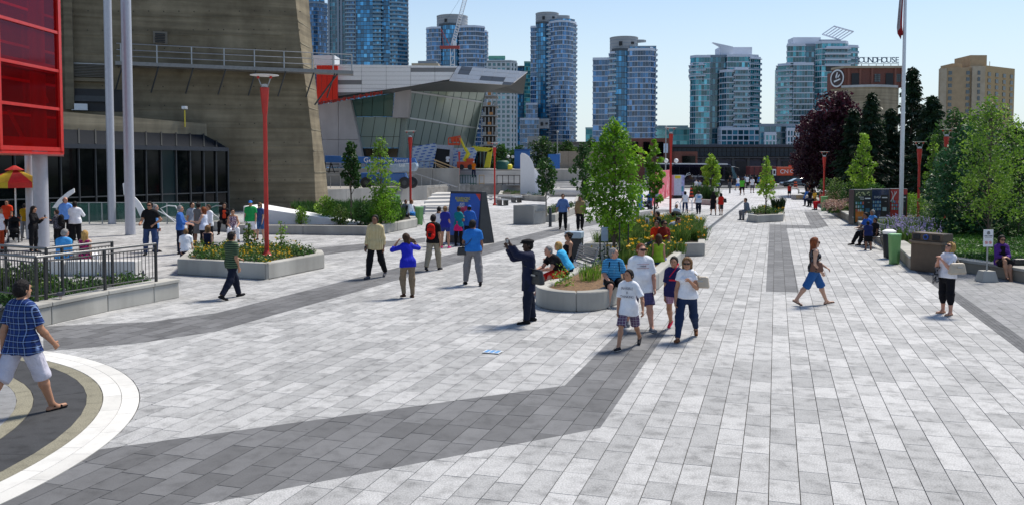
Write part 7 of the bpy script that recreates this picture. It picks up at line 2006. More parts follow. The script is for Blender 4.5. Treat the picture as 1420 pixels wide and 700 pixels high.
# ================================================================== PEOPLE: signed distance bodies, meshed with surface nets
class Field:
 def __init__(s, lo, hi, h):
  s.h=h;s.lo=np.array(lo)-2.5*h;s.n=np.ceil((np.array(hi)+2.5*h-s.lo)/h).astype(int)+1
  s.F=np.full(s.n,1.0, dtype=np.float32)
  s.ax=[s.lo[i]+h*np.arange(s.n[i])for i in range(3)]
 def sub(s, lo, hi, pad):
  i0=np.clip(((np.array(lo)-pad-s.lo)/s.h).astype(int),0, s.n-1);i1=np.clip(np.ceil((np.array(hi)+pad-s.lo)/s.h).astype(int)+1,1, s.n)
  sl=tuple(slice(a, b)for a, b in zip(i0, i1))
  X, Y, Z=np.meshgrid(*[s.ax[i][sl[i]]for i in range(3)], indexing='ij', sparse=True)
  return sl, X, Y, Z
 def blend(s, sl, d, k):
  a=s.F[sl];hh=np.maximum(k-np.abs(a-d),0)/k if k>0 else 0
  s.F[sl]=np.minimum(a, d)-hh*hh*k*.25
 def cone(s, a, b, ra, rb, k=.02, flat=None, cuts=()):
  a, b=np.array(a, float), np.array(b, float);r=max(ra, rb)
  sl, X, Y, Z=s.sub(np.minimum(a, b)-r, np.maximum(a, b)+r, k+2*s.h)
  ab=b-a;L2=max(1e-9, ab@ab)
  px, py, pz=X-a[0], Y-a[1], Z-a[2]
  t=np.clip((px*ab[0]+py*ab[1]+pz*ab[2])/L2,0,1)
  qx, qy, qz=px-t*ab[0], py-t*ab[1], pz-t*ab[2]
  f=1.0
  if flat:
   (v, f)=flat;v=np.array(v, float);v/=np.linalg.norm(v)
   c=(qx*v[0]+qy*v[1]+qz*v[2])*(1/f-1);qx, qy, qz=qx+c*v[0], qy+c*v[1], qz+c*v[2]
  d=np.sqrt(qx*qx+qy*qy+qz*qz)-(ra+(rb-ra)*t)
  if flat:d=d*(f+1)/2
  for(p, nrm_)in cuts:
   d=np.maximum(d,(X-p[0])*nrm_[0]+(Y-p[1])*nrm_[1]+(Z-p[2])*nrm_[2])
  s.blend(sl, d.astype(np.float32), k)
 def ell(s, c, r, k=.02, R_=None, cuts=()):
  c, r=np.array(c, float), np.array(r, float);m=r.max()
  sl, X, Y, Z=s.sub(c-m, c+m, k+2*s.h)
  x, y, z=X-c[0], Y-c[1], Z-c[2]
  if R_ is not None:
   x, y, z=(R_[0][0]*x+R_[1][0]*y+R_[2][0]*z, R_[0][1]*x+R_[1][1]*y+R_[2][1]*z, R_[0][2]*x+R_[1][2]*y+R_[2][2]*z)
  q=np.sqrt((x/r[0])**2+(y/r[1])**2+(z/r[2])**2)
  d=(q-1)*r.min()*(1+.0*q)
  for(p, nrm_)in cuts:d=np.maximum(d,(X-p[0])*nrm_[0]+(Y-p[1])*nrm_[1]+(Z-p[2])*nrm_[2])
  s.blend(sl, d.astype(np.float32), k)
 def cutall(s, p, nrm_):
  X, Y, Z=np.meshgrid(*s.ax, indexing='ij', sparse=True)
  s.F=np.maximum(s.F,((X-p[0])*nrm_[0]+(Y-p[1])*nrm_[1]+(Z-p[2])*nrm_[2]).astype(np.float32))
 def ripple(s, amp, f, ph=0.0):
  X, Y, Z=np.meshgrid(*s.ax, indexing='ij', sparse=True)
  s.F=s.F+(amp*np.sin(X*f+3*np.sin(Z*f*.6+ph))*np.sin(Z*f*.8+2*np.sin(Y*f+ph))).astype(np.float32)
 def mesh(s, name, m):
  F=s.F;ins=F<0
  c=np.zeros(tuple(np.array(F.shape)-1), dtype=np.uint8)
  sh=[(i, j, k)for i in(0,1)for j in(0,1)for k in(0,1)]
  def cs(A, o):return A[o[0]:A.shape[0]-1+o[0], o[1]:A.shape[1]-1+o[1], o[2]:A.shape[2]-1+o[2]]
  for o in sh:c+=cs(ins, o)
  act=np.argwhere((c>0)&(c<8))
  if len(act)==0:return None
  idx=-np.ones(c.shape, dtype=np.int64);idx[tuple(act.T)]=np.arange(len(act))
  acc=np.zeros((len(act),3));cnt=np.zeros(len(act))
  val={o:F[act[:,0]+o[0], act[:,1]+o[1], act[:,2]+o[2]]for o in sh}
  for o in sh:
   for ax in range(3):
    if o[ax]:continue
    o2=list(o);o2[ax]=1;a, b=val[o], val[tuple(o2)]
    x=(a<0)!=(b<0)
    if not x.any():continue
    t=np.where(x, a/np.where(x, a-b,1),0)
    p=np.tile(np.array(o, float),(len(act),1));p[:, ax]+=t
    acc[x]+=p[x];cnt[x]+=1
  V_=(act+acc/cnt[:, None])*s.h+s.lo
  fs=[]
  for ax in range(3):
   o1, o2=[(1,2),(2,0),(0,1)][ax]
   A=ins.take(range(0, ins.shape[ax]-1), ax);B=ins.take(range(1, ins.shape[ax]), ax)
   e=np.argwhere(A!=B);e=e[(e[:, o1]>0)&(e[:, o2]>0)]
   if len(e)==0:continue
   flip=ins[tuple(e.T)]
   q=[]
   for d1, d2 in((0,0),(1,0),(1,1),(0,1)):
    g=e.copy();g[:, o1]-=d1;g[:, o2]-=d2
    g=np.minimum(g, np.array(idx.shape)-1);q.append(idx[tuple(g.T)])
   q=np.stack(q,1);ok=(q>=0).all(1);q, flip=q[ok], flip[ok]
   q[~flip]=q[~flip][:, ::-1]
   fs.append(q[:, ::-1]if False else q)
  f=np.concatenate(fs)
  return np_mesh(name, V_, f, m, smooth=True)
def skinmat(nm, c):
 if nm in MATS:return MATS[nm]
 t=NT(nm);g=t.noise(9, detail=3);t.color(t.ramp(g,[(.3, tuple(x*.85 for x in c)),(.7, tuple(min(1, x*1.1)for x in c))]));t.set(Roughness=.5, Subsurface_Weight=.0, Specular_IOR_Level=.4);MATS[nm]=t.m
 return t.m
SKIN={'fair':skinmat('skin_fair',(.55,.32,.22)), 'tan':skinmat('skin_tan',(.42,.21,.125)), 'brown':skinmat('skin_brown',(.24,.11,.065)), 'dark':skinmat('skin_dark',(.07,.035,.024)), 'pink':skinmat('skin_pink',(.52,.26,.18))}
def hairmat(nm, c):
 t=NT(nm);w=t.new('TexNoise');w.inputs['Scale'].default_value=30;w.inputs['Detail'].default_value=4;t.link(t.mapping(scale=(3,3,.4)), w.inputs['Vector'])
 t.color(t.ramp(w.outputs['Fac'],[(.35, tuple(x*.5 for x in c)),(.7, tuple(min(1, x*1.4)for x in c))]));t.bump(w.outputs['Fac'],.8,.02);t.set(Roughness=.6, Specular_IOR_Level=.2);return t.m
HAIR={'black':hairmat('hair_black',(.012,.010,.010)), 'brown':hairmat('hair_brown',(.055,.028,.015)), 'light':hairmat('hair_light_brown',(.20,.11,.05)), 'blond':hairmat('hair_blond',(.50,.30,.10)), 'red':hairmat('hair_red',(.22,.06,.02)), 'gray':hairmat('hair_gray',(.30,.29,.28)), 'white':hairmat('hair_white',(.6,.6,.58))}
M_SHADE=mat('sunglass_black',(.01,.01,.012),.15)
M_EYE=mat('eye_dark',(.03,.02,.02),.3);M_LIP=mat('lip',(.30,.09,.08),.5)
BLACKC=cloth((22,22,26));NAVYC=cloth((28,34,62));JEANS=cloth((38,54,88));DJEAN=cloth((24,30,48));WHITEC=cloth((232,234,240));KHAKI=cloth((150,140,122));GRAYC=cloth((120,122,126));BEIGEC=cloth((205,192,160))
def person(px=None, py=None, hpx=None, face=0, label='', sex='m', h=None, pos=None, skin='fair', hair='short', hc='brown', top='tee', topc=WHITEC, bot='trousers', botc=JEANS, shoes=BLACKC, shoe='shoe', arms=None, legs=None, lean=0, head=(0,0), w=1.0, belly=0.0, seat=None, glasses=False, cap=None, capc=None, group=None, side=0, jacket=None, sleeve=None, zb=0.0, hem=None, curly=0, extra=None, botlen=None, sandal=None, mat_body=None):
 g=G(px, py, zb)if pos is None else Vector((*pos, zb))
 if pos is not None and len(pos)==3:g=Vector(pos)
 if h is None:h=hpx*g.y/F_
 s=h/1.75;near=g.y<27;hh=float(np.clip(g.y*.00052,.0095,.036))
 fing=g.y<34
 arms=arms or((8,7,14,10),(-6,7,12,10));legs=legs or((0,4,2,0),(0,4,2,0))
 fem=sex=='f'
 o=empty('person', g, R(face), label=label, cat='person', group=group)
 V3=lambda*a:np.array(a, float)
 hipx=(.095 if not fem else.098)*s*w**.5;shx=(.160 if not fem else.138)*s*w**.35
 LT, LS=.43*s,.41*s
 # legs first
 J={}
 def leg(sg, q):
  f, a, k, tp=[R(x)for x in q]
  d1=V3(sg*math.sin(a),-math.sin(f)*math.cos(a),-math.cos(f)*math.cos(a));an=f-k
  d2=V3(sg*math.sin(a)*.6,-math.sin(an),-math.cos(an));d2/=np.linalg.norm(d2)
  return d1, d2, tp
 hip={1:V3(hipx,0,0),-1:V3(-hipx,0,0)};ft=[]
 for sg, q in((1, legs[0]),(-1, legs[1])):
  d1, d2, tp=leg(sg, q);kn=hip[sg]+d1*LT;ank=kn+d2*LS
  out=.12*sg
  fw=V3(out,-math.cos(tp),-math.sin(tp));fw/=np.linalg.norm(fw);dn=V3(0,-math.sin(tp),-1)if False else V3(0,-math.sin(tp)*-1*-1,-math.cos(tp))
  dn=V3(0, math.sin(tp),-math.cos(tp))
  heel=ank+dn*.058*s-fw*.045*s;toe=ank+dn*.068*s+fw*.165*s
  J[sg]=dict(hip=hip[sg], kn=kn, ank=ank, heel=heel, toe=toe, d1=d1, d2=d2, fw=fw, dn=dn)
  ft+=[heel[2]-.028*s, toe[2]-.022*s]
 zp=-min(ft)if seat is None else seat+.105*s
 off=V3(0,0, zp)
 for sg in(1,-1):
  for k_ in('hip', 'kn', 'ank', 'heel', 'toe'):J[sg][k_]=J[sg][k_]+off
 root=off
 L_=R(lean);sd_=R(side)
 up=V3(math.sin(sd_),-math.sin(L_), math.cos(L_));up/=np.linalg.norm(up)
 up2=V3(math.sin(sd_)*1.2,-math.sin(L_*1.25), math.cos(L_*1.25));up2/=np.linalg.norm(up2)
 fwd=V3(0,-math.cos(L_),-math.sin(L_))
 waist=root+up*.14*s;chest=waist+up*.19*s;neck0=chest+up2*.16*s;shc=chest+up2*.115*s
 hy, hp=R(head[0]), R(head[1])
 nd=up2*.6+V3(0,0,.4);nd/=np.linalg.norm(nd)
 hc_=neck0+nd*.155*s+V3(0,-math.cos(0),0)*(.018*s+.06*s*math.sin(hp))
 # head frame
 Rm=Matrix.Rotation(hy,3, 'Z')@Matrix.Rotation(hp,3, 'X')
 Rn=np.array(Rm)
 def hd(x, y, z):return hc_+Rn@(V3(x, y, z)*s)
 flt=(fwd,.64 if not fem else.66)
 A={}
 for sg, q in((1, arms[0]),(-1, arms[1])):
  f, a, e, i=[R(x)for x in q]
  sh=shc+V3(sg*shx,0,0)-up2*.022*s
  d1=V3(sg*math.sin(a),-math.sin(f)*math.cos(a),-math.cos(f)*math.cos(a))
  fw_=math.sin(f+e);d2=V3(sg*math.sin(a)*(.4 if i<1.1 else 0)*abs(math.cos(f+e))-sg*math.sin(i)*(fw_ if i<1.1 else max(fw_,.75)),-math.cos(i)*fw_,-math.cos(f+e));d2/=np.linalg.norm(d2)
  el=sh+d1*.285*s;wr=el+d2*.245*s
  A[sg]=dict(sh=sh, el=el, wr=wr, d1=d1, d2=d2)
 allp=[hc_+V3(0,0,.14*s), hc_-V3(0,0,.1), root]+[J[g_][k_]for g_ in(1,-1)for k_ in('kn', 'ank', 'heel', 'toe')]+[A[g_][k_]for g_ in(1,-1)for k_ in('sh', 'el', 'wr')]+[A[g_]['wr']+A[g_]['d2']*.2*s for g_ in(1,-1)]
 allp=np.array(allp);lo, hi=allp.min(0)-.22*s, allp.max(0)+.22*s
 lo[2]=max(lo[2],-.5)
 lo[2]=allp[:,2].min()-.09;hi[2]=allp[:,2].max()+.06
 aw=(.9 if fem else 1.0)*w**.6;lw=(1.0 if fem else 1.0)*w**.6
 B=Field(lo, hi, hh)
 # --- skin body (continuous)
 def torso(Fd, e=0.0, k=.05, cuts=(), kk=1.0):
  Fd.cone(root+up*.02, waist,(.150 if not fem else.158)*s*w+e,(.135 if not fem else.112)*s*w+e, k, flt, cuts)
  Fd.cone(waist, chest,(.135 if not fem else.112)*s*w+e,(.165 if not fem else.135)*s*w+e, k, flt, cuts)
  Fd.cone(shc-V3(shx*.72,0,0)*1, shc+V3(shx*.72,0,0),.066*s*w**.5+e,.066*s*w**.5+e, k, None, cuts)
  Fd.cone(chest, shc+up2*.005,(.155 if not fem else.128)*s*w+e,.10*s+e, k, flt, cuts)
  if fem:
   for q in(-1,1):Fd.ell(chest+fwd*.075*s+V3(q*.062*s,0,-.0),(.062*s+e,.062*s+e,.060*s+e),.03, None, cuts)
  if belly:Fd.ell(waist+fwd*.05*s,(.15*s*w+e,.10*s+belly+e,.15*s+e),.05, None, cuts)
 torso(B)
 B.cone(neck0-up2*.05*s, hd(0,.01,-.06),.056*s*(.86 if fem else 1),.050*s*(.86 if fem else 1),.03)
 B.ell(hd(0,.008,.012),(.076*s,.096*s,.104*s),.02, Rn)
 B.ell(hd(0,-.030,-.052),(.052*s,.058*s,.062*s),.03, Rn) # jaw
 B.ell(hd(0,-.075,-.088),(.022*s,.018*s,.018*s),.02, Rn) # chin
 B.cone(hd(0,-.086,.012), hd(0,-.104,-.028),.010*s,.016*s,.012) # nose
 B.ell(hd(0,-.083,-.056),(.024*s,.012*s,.011*s),.010, Rn)
 B.ell(hd(0,-.083,.034),(.052*s,.014*s,.012*s),.02, Rn)
 for q in(-1,1):B.ell(hd(q*.079,.012,-.008),(.012*s,.02*s,.030*s),.008, Rn)
 for sg in(1,-1):
  a=A[sg]
  B.cone(a['sh'], a['el'],.052*s*aw,.040*s*aw,.03);B.ell(a['sh'],(.062*s*aw, )*3,.04)
  m_=a['el']+(a['wr']-a['el'])*.3
  B.cone(a['el'], m_,.040*s*aw,.043*s*aw,.02);B.cone(m_, a['wr'],.043*s*aw,.027*s*aw,.02)
  # hand: palm, curled fingers, thumb from the side
  d=a['d2'];pn=np.cross(d, V3(0,0,1)if abs(d[2])<.9 else V3(0,-1,0));pn/=np.linalg.norm(pn)
  if abs(d[2])>=.7:side_=V3(0,-1,0)-d*(V3(0,-1,0)@d);side_/=np.linalg.norm(side_);pn=np.cross(d, side_)*(-sg);pn=pn/np.linalg.norm(pn)
  else:side_=V3(-sg,0,0)-d*(V3(-sg,0,0)@d);side_/=np.linalg.norm(side_);pn=np.cross(side_, d);pn/=np.linalg.norm(pn);pn=pn if pn[2]<0 else-pn
  if abs(d[2])>=.7 and pn@V3(-sg,0,0)<0:pn=-pn
  wr=a['wr'];pc=wr+d*.05*s
  if fing:
   B.cone(wr, wr+d*.085*s,.026*s,.032*s,.015,(pn,.55))
   fr=max(.0092*s, hh*.95)
   for q, fl in enumerate((.070,.080,.074,.058)):
    r0=wr+d*.085*s+side_*(.028-q*.0185)*s
    m1=r0+(d*.85+pn*.35)*fl*.5*s;m2=m1+(d*.5+pn*.85)*fl*.55*s
    B.cone(r0-d*.02*s, m1, fr, fr*.95,.006);B.cone(m1, m2, fr*.95, fr*.85,.004)
   t0=wr+d*.03*s+side_*.022*s;t1=t0+(d*.6+side_*.7+pn*.3)*.045*s;t2=t1+(d*.85+pn*.4)*.03*s
   B.cone(t0, t1, fr*1.25, fr*1.05,.01);B.cone(t1, t2, fr*1.05, fr*.9,.004)
  else:B.cone(wr, wr+d*.13*s,.032*s,.026*s,.015,(pn,.6))
  j=J[sg]
  B.cone(j['hip']+V3(0,0,.0), j['kn'],.090*s*lw,.056*s*lw,.04)
  c1=j['kn']+(j['ank']-j['kn'])*.32+V3(0,.012,0)*s
  B.cone(j['kn'], c1,.054*s*lw,.058*s*lw,.03);B.cone(c1, j['ank'],.057*s*lw,.037*s,.03)
  B.cone(j['heel'], j['toe'],.030*s,.026*s,.02);B.cone(j['ank'],(j['heel']*.45+j['toe']*.55),.034*s,.030*s,.02)
 link_mesh('body', B.mesh('body', mat_body or SKIN[skin]), o)
 # --- bottom garment
 ph=random.random()*6
 if bot:
  ln={'trousers':1.0, 'shorts':.5, 'short_shorts':.30, 'capri':.80, 'skirt':.9, 'long_skirt':1.3}[bot]if botlen is None else botlen
  C=Field(lo, np.array([hi[0], hi[1], chest[2]+.1]), hh)
  topz=root+up*.095*s
  cu=[(topz, up)]
  C.cone(root-up*.0, waist,(.158 if not fem else.166)*s*w,(.142 if not fem else.118)*s*w,.04, flt, cu)
  if 'skirt' in bot:
   kk=(J[1]['kn']+J[-1]['kn'])/2;e=root+(kk-root)*ln if seat is None else kk
   rb=(.20 if bot=='skirt' else.27)*s
   dd=e-root;dd/=np.linalg.norm(dd)
   C.cone(root, e+dd*.1,.165*s*w, rb,.05,(V3(0,1,0)if seat is None else V3(0,0,1),.72),[(e, dd)])
   if bot=='long_skirt':
    pass
  else:
   loose=.022 if bot in('shorts', )else(.006 if fem or bot=='jeans' else.014)
   for sg in(1,-1):
    j=J[sg];kt=min(1, ln/.5)if ln<.5 else 1
    rk=.066*s*lw+loose
    if ln<=.5:
     e=j['hip']+(j['kn']-j['hip'])*(ln/.5);C.cone(j['hip'], e+j['d1']*.03,.098*s*lw+loose*.4,(.092*(1-ln)+.075*ln)*s*lw+loose,.03, None,[(e, j['d1'])])
    else:
     e=j['kn']+(j['ank']-j['kn'])*((ln-.5)/.5)*1.02
     C.cone(j['hip'], j['kn'],.098*s*lw+loose*.5, rk+.006*s,.03)
     if ln>.7:C.ell(j['kn'],(rk+.008*s, )*3,.03)
     if ln>.7:C.cone(j['kn'], j['kn']+(j['ank']-j['kn'])*.35, rk+.006*s,.068*s*lw+loose,.03)
     re=(.052 if not fem else.046)*s+loose if bot!='shorts' else rk+.008*s
     C.cone(j['kn'], e+j['d2']*.03, rk+.006*s, re,.03, None,[(e, j['d2'])])
  C.ripple(.0025*s,24, ph)
  me=C.mesh(bot, botc)
  if me:link_mesh({'short_shorts':'shorts', 'long_skirt':'skirt'}.get(bot, bot), me, o)
  # --- top
 if top:
  sl={'tee':.62, 'polo':.62, 'long':1.9, 'shirt':1.55, 'tank':0, 'coat':2.0, 'dress':.2, 'strapless':0}[top]if sleeve is None else sleeve
  T_=Field(lo, np.array([hi[0], hi[1], hc_[2]]), hh)
  e=.016 if top!='coat' else.034
  hm=(-.075 if top in('tee', 'polo', 'shirt', 'long', 'tank', 'strapless')else-.30 if top=='coat' else-.42)if hem is None else hem
  hmp=root+up*hm*s
  nk=neck0+up2*(-.02 if top not in('tank', 'dress')else-.045)*s
  cu=[(hmp,-up)]
  if top in('coat', 'dress'):
   T_.cone(waist, root+up*(hm-.05)*s,.14*s*w+e,(.20 if top=='dress' else.175)*s*w+e,.05, flt, cu)
  else:T_.cone(waist, root+up*(hm-.05)*s,(.140 if not fem else.125)*s*w+e,(.160 if not fem else.165)*s*w+e*.9,.05, flt, cu)
  torso(T_, e,.05, cu)
  if top not in('dress', 'coat')and seat is None:
   for sg in(1,-1):j=J[sg];T_.cone(j['hip']+V3(0,0,.03), j['hip']+j['d1']*.16*s,.102*s*lw+.018,.100*s*lw+.018,.04, None, cu)
  T_.cone(root, root+up*(hm-.04)*s,.172*s*w+.012,.172*s*w+.012,.05, flt, cu)
  T_.cone(shc, neck0-up2*.0,.085*s,.066*s,.03, None,[(nk+up2*.025*s, up2)])
  T_.cutall(nk+up2*.068*s, up2)
  if top in('tank', 'strapless'):T_.cutall(shc+up2*(.03 if top=='tank' else-.04)*s, up2)
  for sg in(1,-1):
   a=A[sg]
   if sl>0:
    if sl<=1:q=a['sh']+(a['el']-a['sh'])*sl;T_.cone(a['sh'], q+a['d1']*.03,.064*s*aw+e*.8,.056*s*aw+e*1.1,.025, None,[(q, a['d1'])])
    else:
     T_.cone(a['sh'], a['el'],.062*s*aw+e*.8,.047*s*aw+e*.9,.025);q=a['el']+(a['wr']-a['el'])*min(1.0, sl-1)*.97
     T_.cone(a['el'], q+a['d2']*.03,.047*s*aw+e*.9,.036*s*aw+e,.02, None,[(q, a['d2'])])
  T_.ripple(.0035*s,19, ph)
  me=T_.mesh('top', topc)
  if me:link_mesh({'tee':'t_shirt', 'polo':'polo_shirt', 'long':'jersey', 'shirt':'shirt', 'tank':'tank_top', 'coat':'coat', 'dress':'dress', 'strapless':'top'}[top], me, o)
  if near and top in('shirt', 'polo'):
   b=MB();b.T=Matrix.Translation(Vector(neck0-up2*.005));b.lathe([(.068*s,0),(.063*s,.03*s)], n=14);b.build('collar', topc, o, smooth=True)
  if near and top in('shirt', 'polo', 'coat'):
   b=MB();q0=chest+fwd*((.115 if not fem else.135)*s*w);q1=waist+fwd*(.105*s*w+belly)
   for i in range(5):p=q0*(1-i/5)+q1*(i/5);b.ball(tuple(p+up2*.03),.0065,6,4)
   b.build('buttons', M_SHADE if top=='coat' else M_FOAMW, o)
  if fem is False and near and top in('tee', 'shirt', 'polo')and bot in('trousers', ):
   pass
   # --- shoes
 if shoes is not None:
  S=Field(lo, np.array([hi[0], hi[1], max(J[1]['ank'][2], J[-1]['ank'][2])+.1]), min(hh,.014))
  for sg in(1,-1):
   j=J[sg]
   if shoe=='sandal':
    S.cone(j['heel']+j['dn']*.018*s, j['toe']+j['dn']*.014*s,.034*s,.036*s,.01,(j['dn'],.45))
    m_=j['heel']*.3+j['toe']*.7;S.cone(m_-V3(.035*s,0,0)+V3(0,0,.012*s), m_+V3(.035*s,0,0)+V3(0,0,.016*s),.012*s,.012*s,.01)
    m_=j['heel']*.72+j['toe']*.28;S.cone(m_-V3(.034*s,0,0)+V3(0,0,.022*s), m_+V3(.034*s,0,0)+V3(0,0,.022*s),.011*s,.011*s,.01)
   else:
    S.cone(j['heel'], j['toe'],.039*s,.035*s,.02,(j['dn'],.85));S.cone(j['ank']+j['dn']*.01,(j['heel']*.5+j['toe']*.5),.041*s,.034*s,.02, None,[(j['ank']-j['dn']*.012*s,-j['dn'])])
    S.cone(j['heel']+j['dn']*.012*s, j['toe']+j['dn']*.010*s+j['fw']*.008,.037*s,.037*s,.01,(j['dn'],.5))
  me=S.mesh('shoes', shoes)
  if me:link_mesh('sandals' if shoe=='sandal' else 'shoes', me, o)
  if near and shoe=='trainer':
   for sg in(1,-1):
    j=J[sg];q=Field(np.minimum(j['heel'], j['toe'])-.08, np.maximum(j['heel'], j['toe'])+.08,.01)
    q.cone(j['heel']+j['dn']*.026*s, j['toe']+j['dn']*.022*s,.040*s,.038*s,.01,(j['dn'],.3));link_mesh('shoe_sole', q.mesh('shoe_sole', M_FOAMW), o)
    # --- hair
 if hair and hair!='bald' or cap:
  Hl=hc_-.3*s;Hh=hc_+.2*s
  if hair in('long', 'pony', 'flying'):Hl=Hl-np.array([0.1,0.15,.15])*s;Hh=Hh+np.array([.1,.25,0])*s
  Hf=Field(Hl, Hh, min(hh,.016))
  f3=Rn@V3(0,-1,0);u3=Rn@V3(0,0,1)
  if hair:
   vol={'short':.010, 'long':.016, 'bob':.020, 'curly':.030, 'pony':.012, 'bun':.012, 'buzz':.004, 'rim':.006, 'flying':.018, 'bald':0}[hair]*s
   if hair=='rim':Hf.ell(hd(0,.022,-.005),(.080*s+vol,.090*s+vol,.085*s),.01, Rn,[(hd(0,0,.045), u3),(hd(0,-.01,0), f3)])
   elif hair!='bald':
    Hf.ell(hd(0,.012,.020),(.080*s+vol,.099*s+vol,.102*s+vol),.01, Rn,[(hd(0,-.024,.0), f3*.93-u3*.36),(hd(0,0,-.075),-u3)]if hair in('short', 'buzz')else[(hd(0,-.028,.0), f3*.93-u3*.36)])
    if hair in('short', 'buzz'):Hf.ell(hd(0,.05,-.02),(.072*s+vol,.055*s+vol,.07*s),.02, Rn)
   if hair in('bob', 'long', 'curly', 'flying'):
    dz={'bob':-.10, 'curly':-.07, 'long':-.20, 'flying':-.14}[hair]
    for q in(-1,1):Hf.cone(hd(q*.055,.03,.03), hd(q*.07,.035, dz),.045*s,.035*s,.03)
    Hf.cone(hd(0,.05,.02), hd(0,.07, dz*1.1),.07*s,.055*s,.03)
   if hair=='long':
    for q in(-1,1):Hf.cone(hd(q*.07,.03,-.1), hd(q*.085,.02,-.26),.036*s,.02*s,.02)
   if hair=='flying':
    for q in range(4):Hf.cone(hd(.02,.05,.0-q*.03), hd(-.20-.02*q,.08,-.06-q*.03),.03*s,.010*s,.02)
   if hair=='pony':Hf.cone(hd(0,.10,.02), hd(0,.15,-.14),.030*s,.022*s,.02)
   if hair=='bun':Hf.ell(hd(0,.115,.05),(.04*s, )*3,.01)
   amp=.003 if hair not in('curly', )else.011
   Hf.ripple(amp*s,70 if hair!='curly' else 110, ph)
   me=Hf.mesh('hair', HAIR[hc])
   if me:link_mesh('hair', me, o)
  if cap:
   K=Field(hc_-.2*s, hc_+.22*s, min(hh,.012))
   K.ell(hd(0,.012,.035),(.092*s,.110*s,.098*s),.01, Rn,[(hd(0,0,.040),-u3*.97-f3*.1)])
   if cap=='flat':
    K.ell(hd(0,-.0,.085),(.105*s,.135*s,.045*s),.02, Rn);K.ell(hd(0,-.115,.052),(.07*s,.05*s,.014*s),.01, Rn)
   elif cap=='cap':K.ell(hd(0,-.115,.048),(.065*s,.075*s,.012*s),.01, Rn)
   elif cap=='hardhat':K.ell(hd(0,-.01,.045),(.115*s,.14*s,.014*s),.01, Rn)
   link_mesh('cap' if cap!='hardhat' else 'hard_hat', K.mesh('cap', capc), o)
   # --- face
 if g.y<50:
  Tm=Matrix.Translation(Vector(hc_))@Rm.to_4x4()@Matrix.Scale(s,4)
  if glasses:
   b=MB();b.T=Tm
   for q in(-1,1):b.box((q*.034,-.098,.006),(.052,.022,.034), q*.22);b.tube((q*.06,-.088,.012),(q*.083,.01,.012),.005, n=5)
   b.box((0,-.104,.014),(.024,.01,.008));b.build('sunglasses', M_SHADE, o)
  elif near or True:
   b=MB();b.T=Tm
   for q in(-1,1):b.ball((q*.031,-.085,.008),(.013,.010,.007),8,5)
   b.build('eyes', M_EYE, o)
   b=MB();b.T=Tm
   for q in(-1,1):b.box((q*.032,-.092,.030),(.030,.008,.006), q*.15)
   if hair:b.build('eyebrows', HAIR[hc]if hc not in('white', )else HAIR['gray'], o)
  b=MB();b.T=Tm;b.ball((0,-.092,-.056),(.021,.008,.007),8,5);b.build('mouth', M_LIP, o)
 o['h']=h
 o['J']=[float(x)for x in(*waist, *chest, *shc, *A[1]['wr'], *A[-1]['wr'], *hc_)]
 return o
def wpt(o, local):return o.matrix_basis@Vector(local)if False else Matrix.Translation(o.location)@Matrix.Rotation(o.rotation_euler.z,4, 'Z')@Vector(local)
def jp(o, k):
 i={'waist':0, 'chest':3, 'sh':6, 'lw':9, 'rw':12, 'head':15}[k];return Vector(list(o['J'])[i:i+3])
M_STRAP=cloth((25,25,28));M_LEATH=mat('cream_leather',(.50,.42,.32),.45, var=.1, bump=.3);M_BLEATH=mat('black_leather',(.02,.02,.022),.4, var=.2, bump=.3);M_BRL=mat('brown_leather',(.14,.055,.03),.45, var=.2, bump=.3)
def strap(o, name, pts, r, m, parent):return MB().path([Vector(p)for p in pts], r, n=6).build(name, m, parent, smooth=True)
def shoulder_bag(o, loc, size, m, label, cross=True, cat='bag', strap_side=None, name='shoulder_bag', rz=0.0):
 """bag hanging beside a person; loc in the person's own frame"""
 s=o['h']/1.75
 p=wpt(o, loc);r=empty(name, p, o.rotation_euler.z+rz, label=label, cat=cat)
 w_, d_, h_=size
 q_=MB();hw, hd_=w_*.5, d_*.5
 vs_=[(-hw,-hd_,-h_*.5),(hw,-hd_,-h_*.5),(hw, hd_,-h_*.5),(-hw, hd_,-h_*.5),(-hw*.8,-hd_*.55, h_*.38),(hw*.8,-hd_*.55, h_*.38),(hw*.8, hd_*.55, h_*.38),(-hw*.8, hd_*.55, h_*.38)]
 q_.add(vs_,[(3,2,1,0),(4,5,6,7),(0,1,5,4),(1,2,6,5),(2,3,7,6),(3,0,4,7)]);q_.build('pouch', m, r, bevel=min(.045, d_*.4))
 MB().box((0,-d_*.62, h_*.05),(w_*.3,.015,.03)).build('clasp', M_GALV, r)
 sh=jp(o, 'sh');L=Vector(loc)
 sg=1 if L.x>0 else-1
 tops=[(L.x, L.y, L.z+h_*.3)]
 if cross:path_=[(L.x+w_*.3*0, L.y-.0, L.z+h_*.3),(sg*.14*s, sh.y-.13*s, sh.z-.18*s),(-sg*.05*s, sh.y-.10*s, sh.z+.02*s),(-sg*.11*s, sh.y, sh.z+.075*s),(-sg*.03*s, sh.y+.11*s, sh.z-.05*s),(sg*.13*s, sh.y+.13*s, sh.z-.26*s),(L.x, L.y+.02, L.z+h_*.3)]
 else:path_=[(L.x, L.y-w_*.2, L.z+h_*.25),(sg*.15*s, sh.y-.06*s, sh.z+.02*s),(sg*.14*s, sh.y, sh.z+.085*s),(sg*.15*s, sh.y+.06*s, sh.z+.01*s),(L.x, L.y+w_*.2, L.z+h_*.25)]
 pts=[Vector(q)-L for q in path_]
 pts=[Matrix.Rotation(-rz,3, 'Z')@q for q in pts]
 MB().path(pts,.009, n=6).build('strap', m, r, smooth=True)
 return r
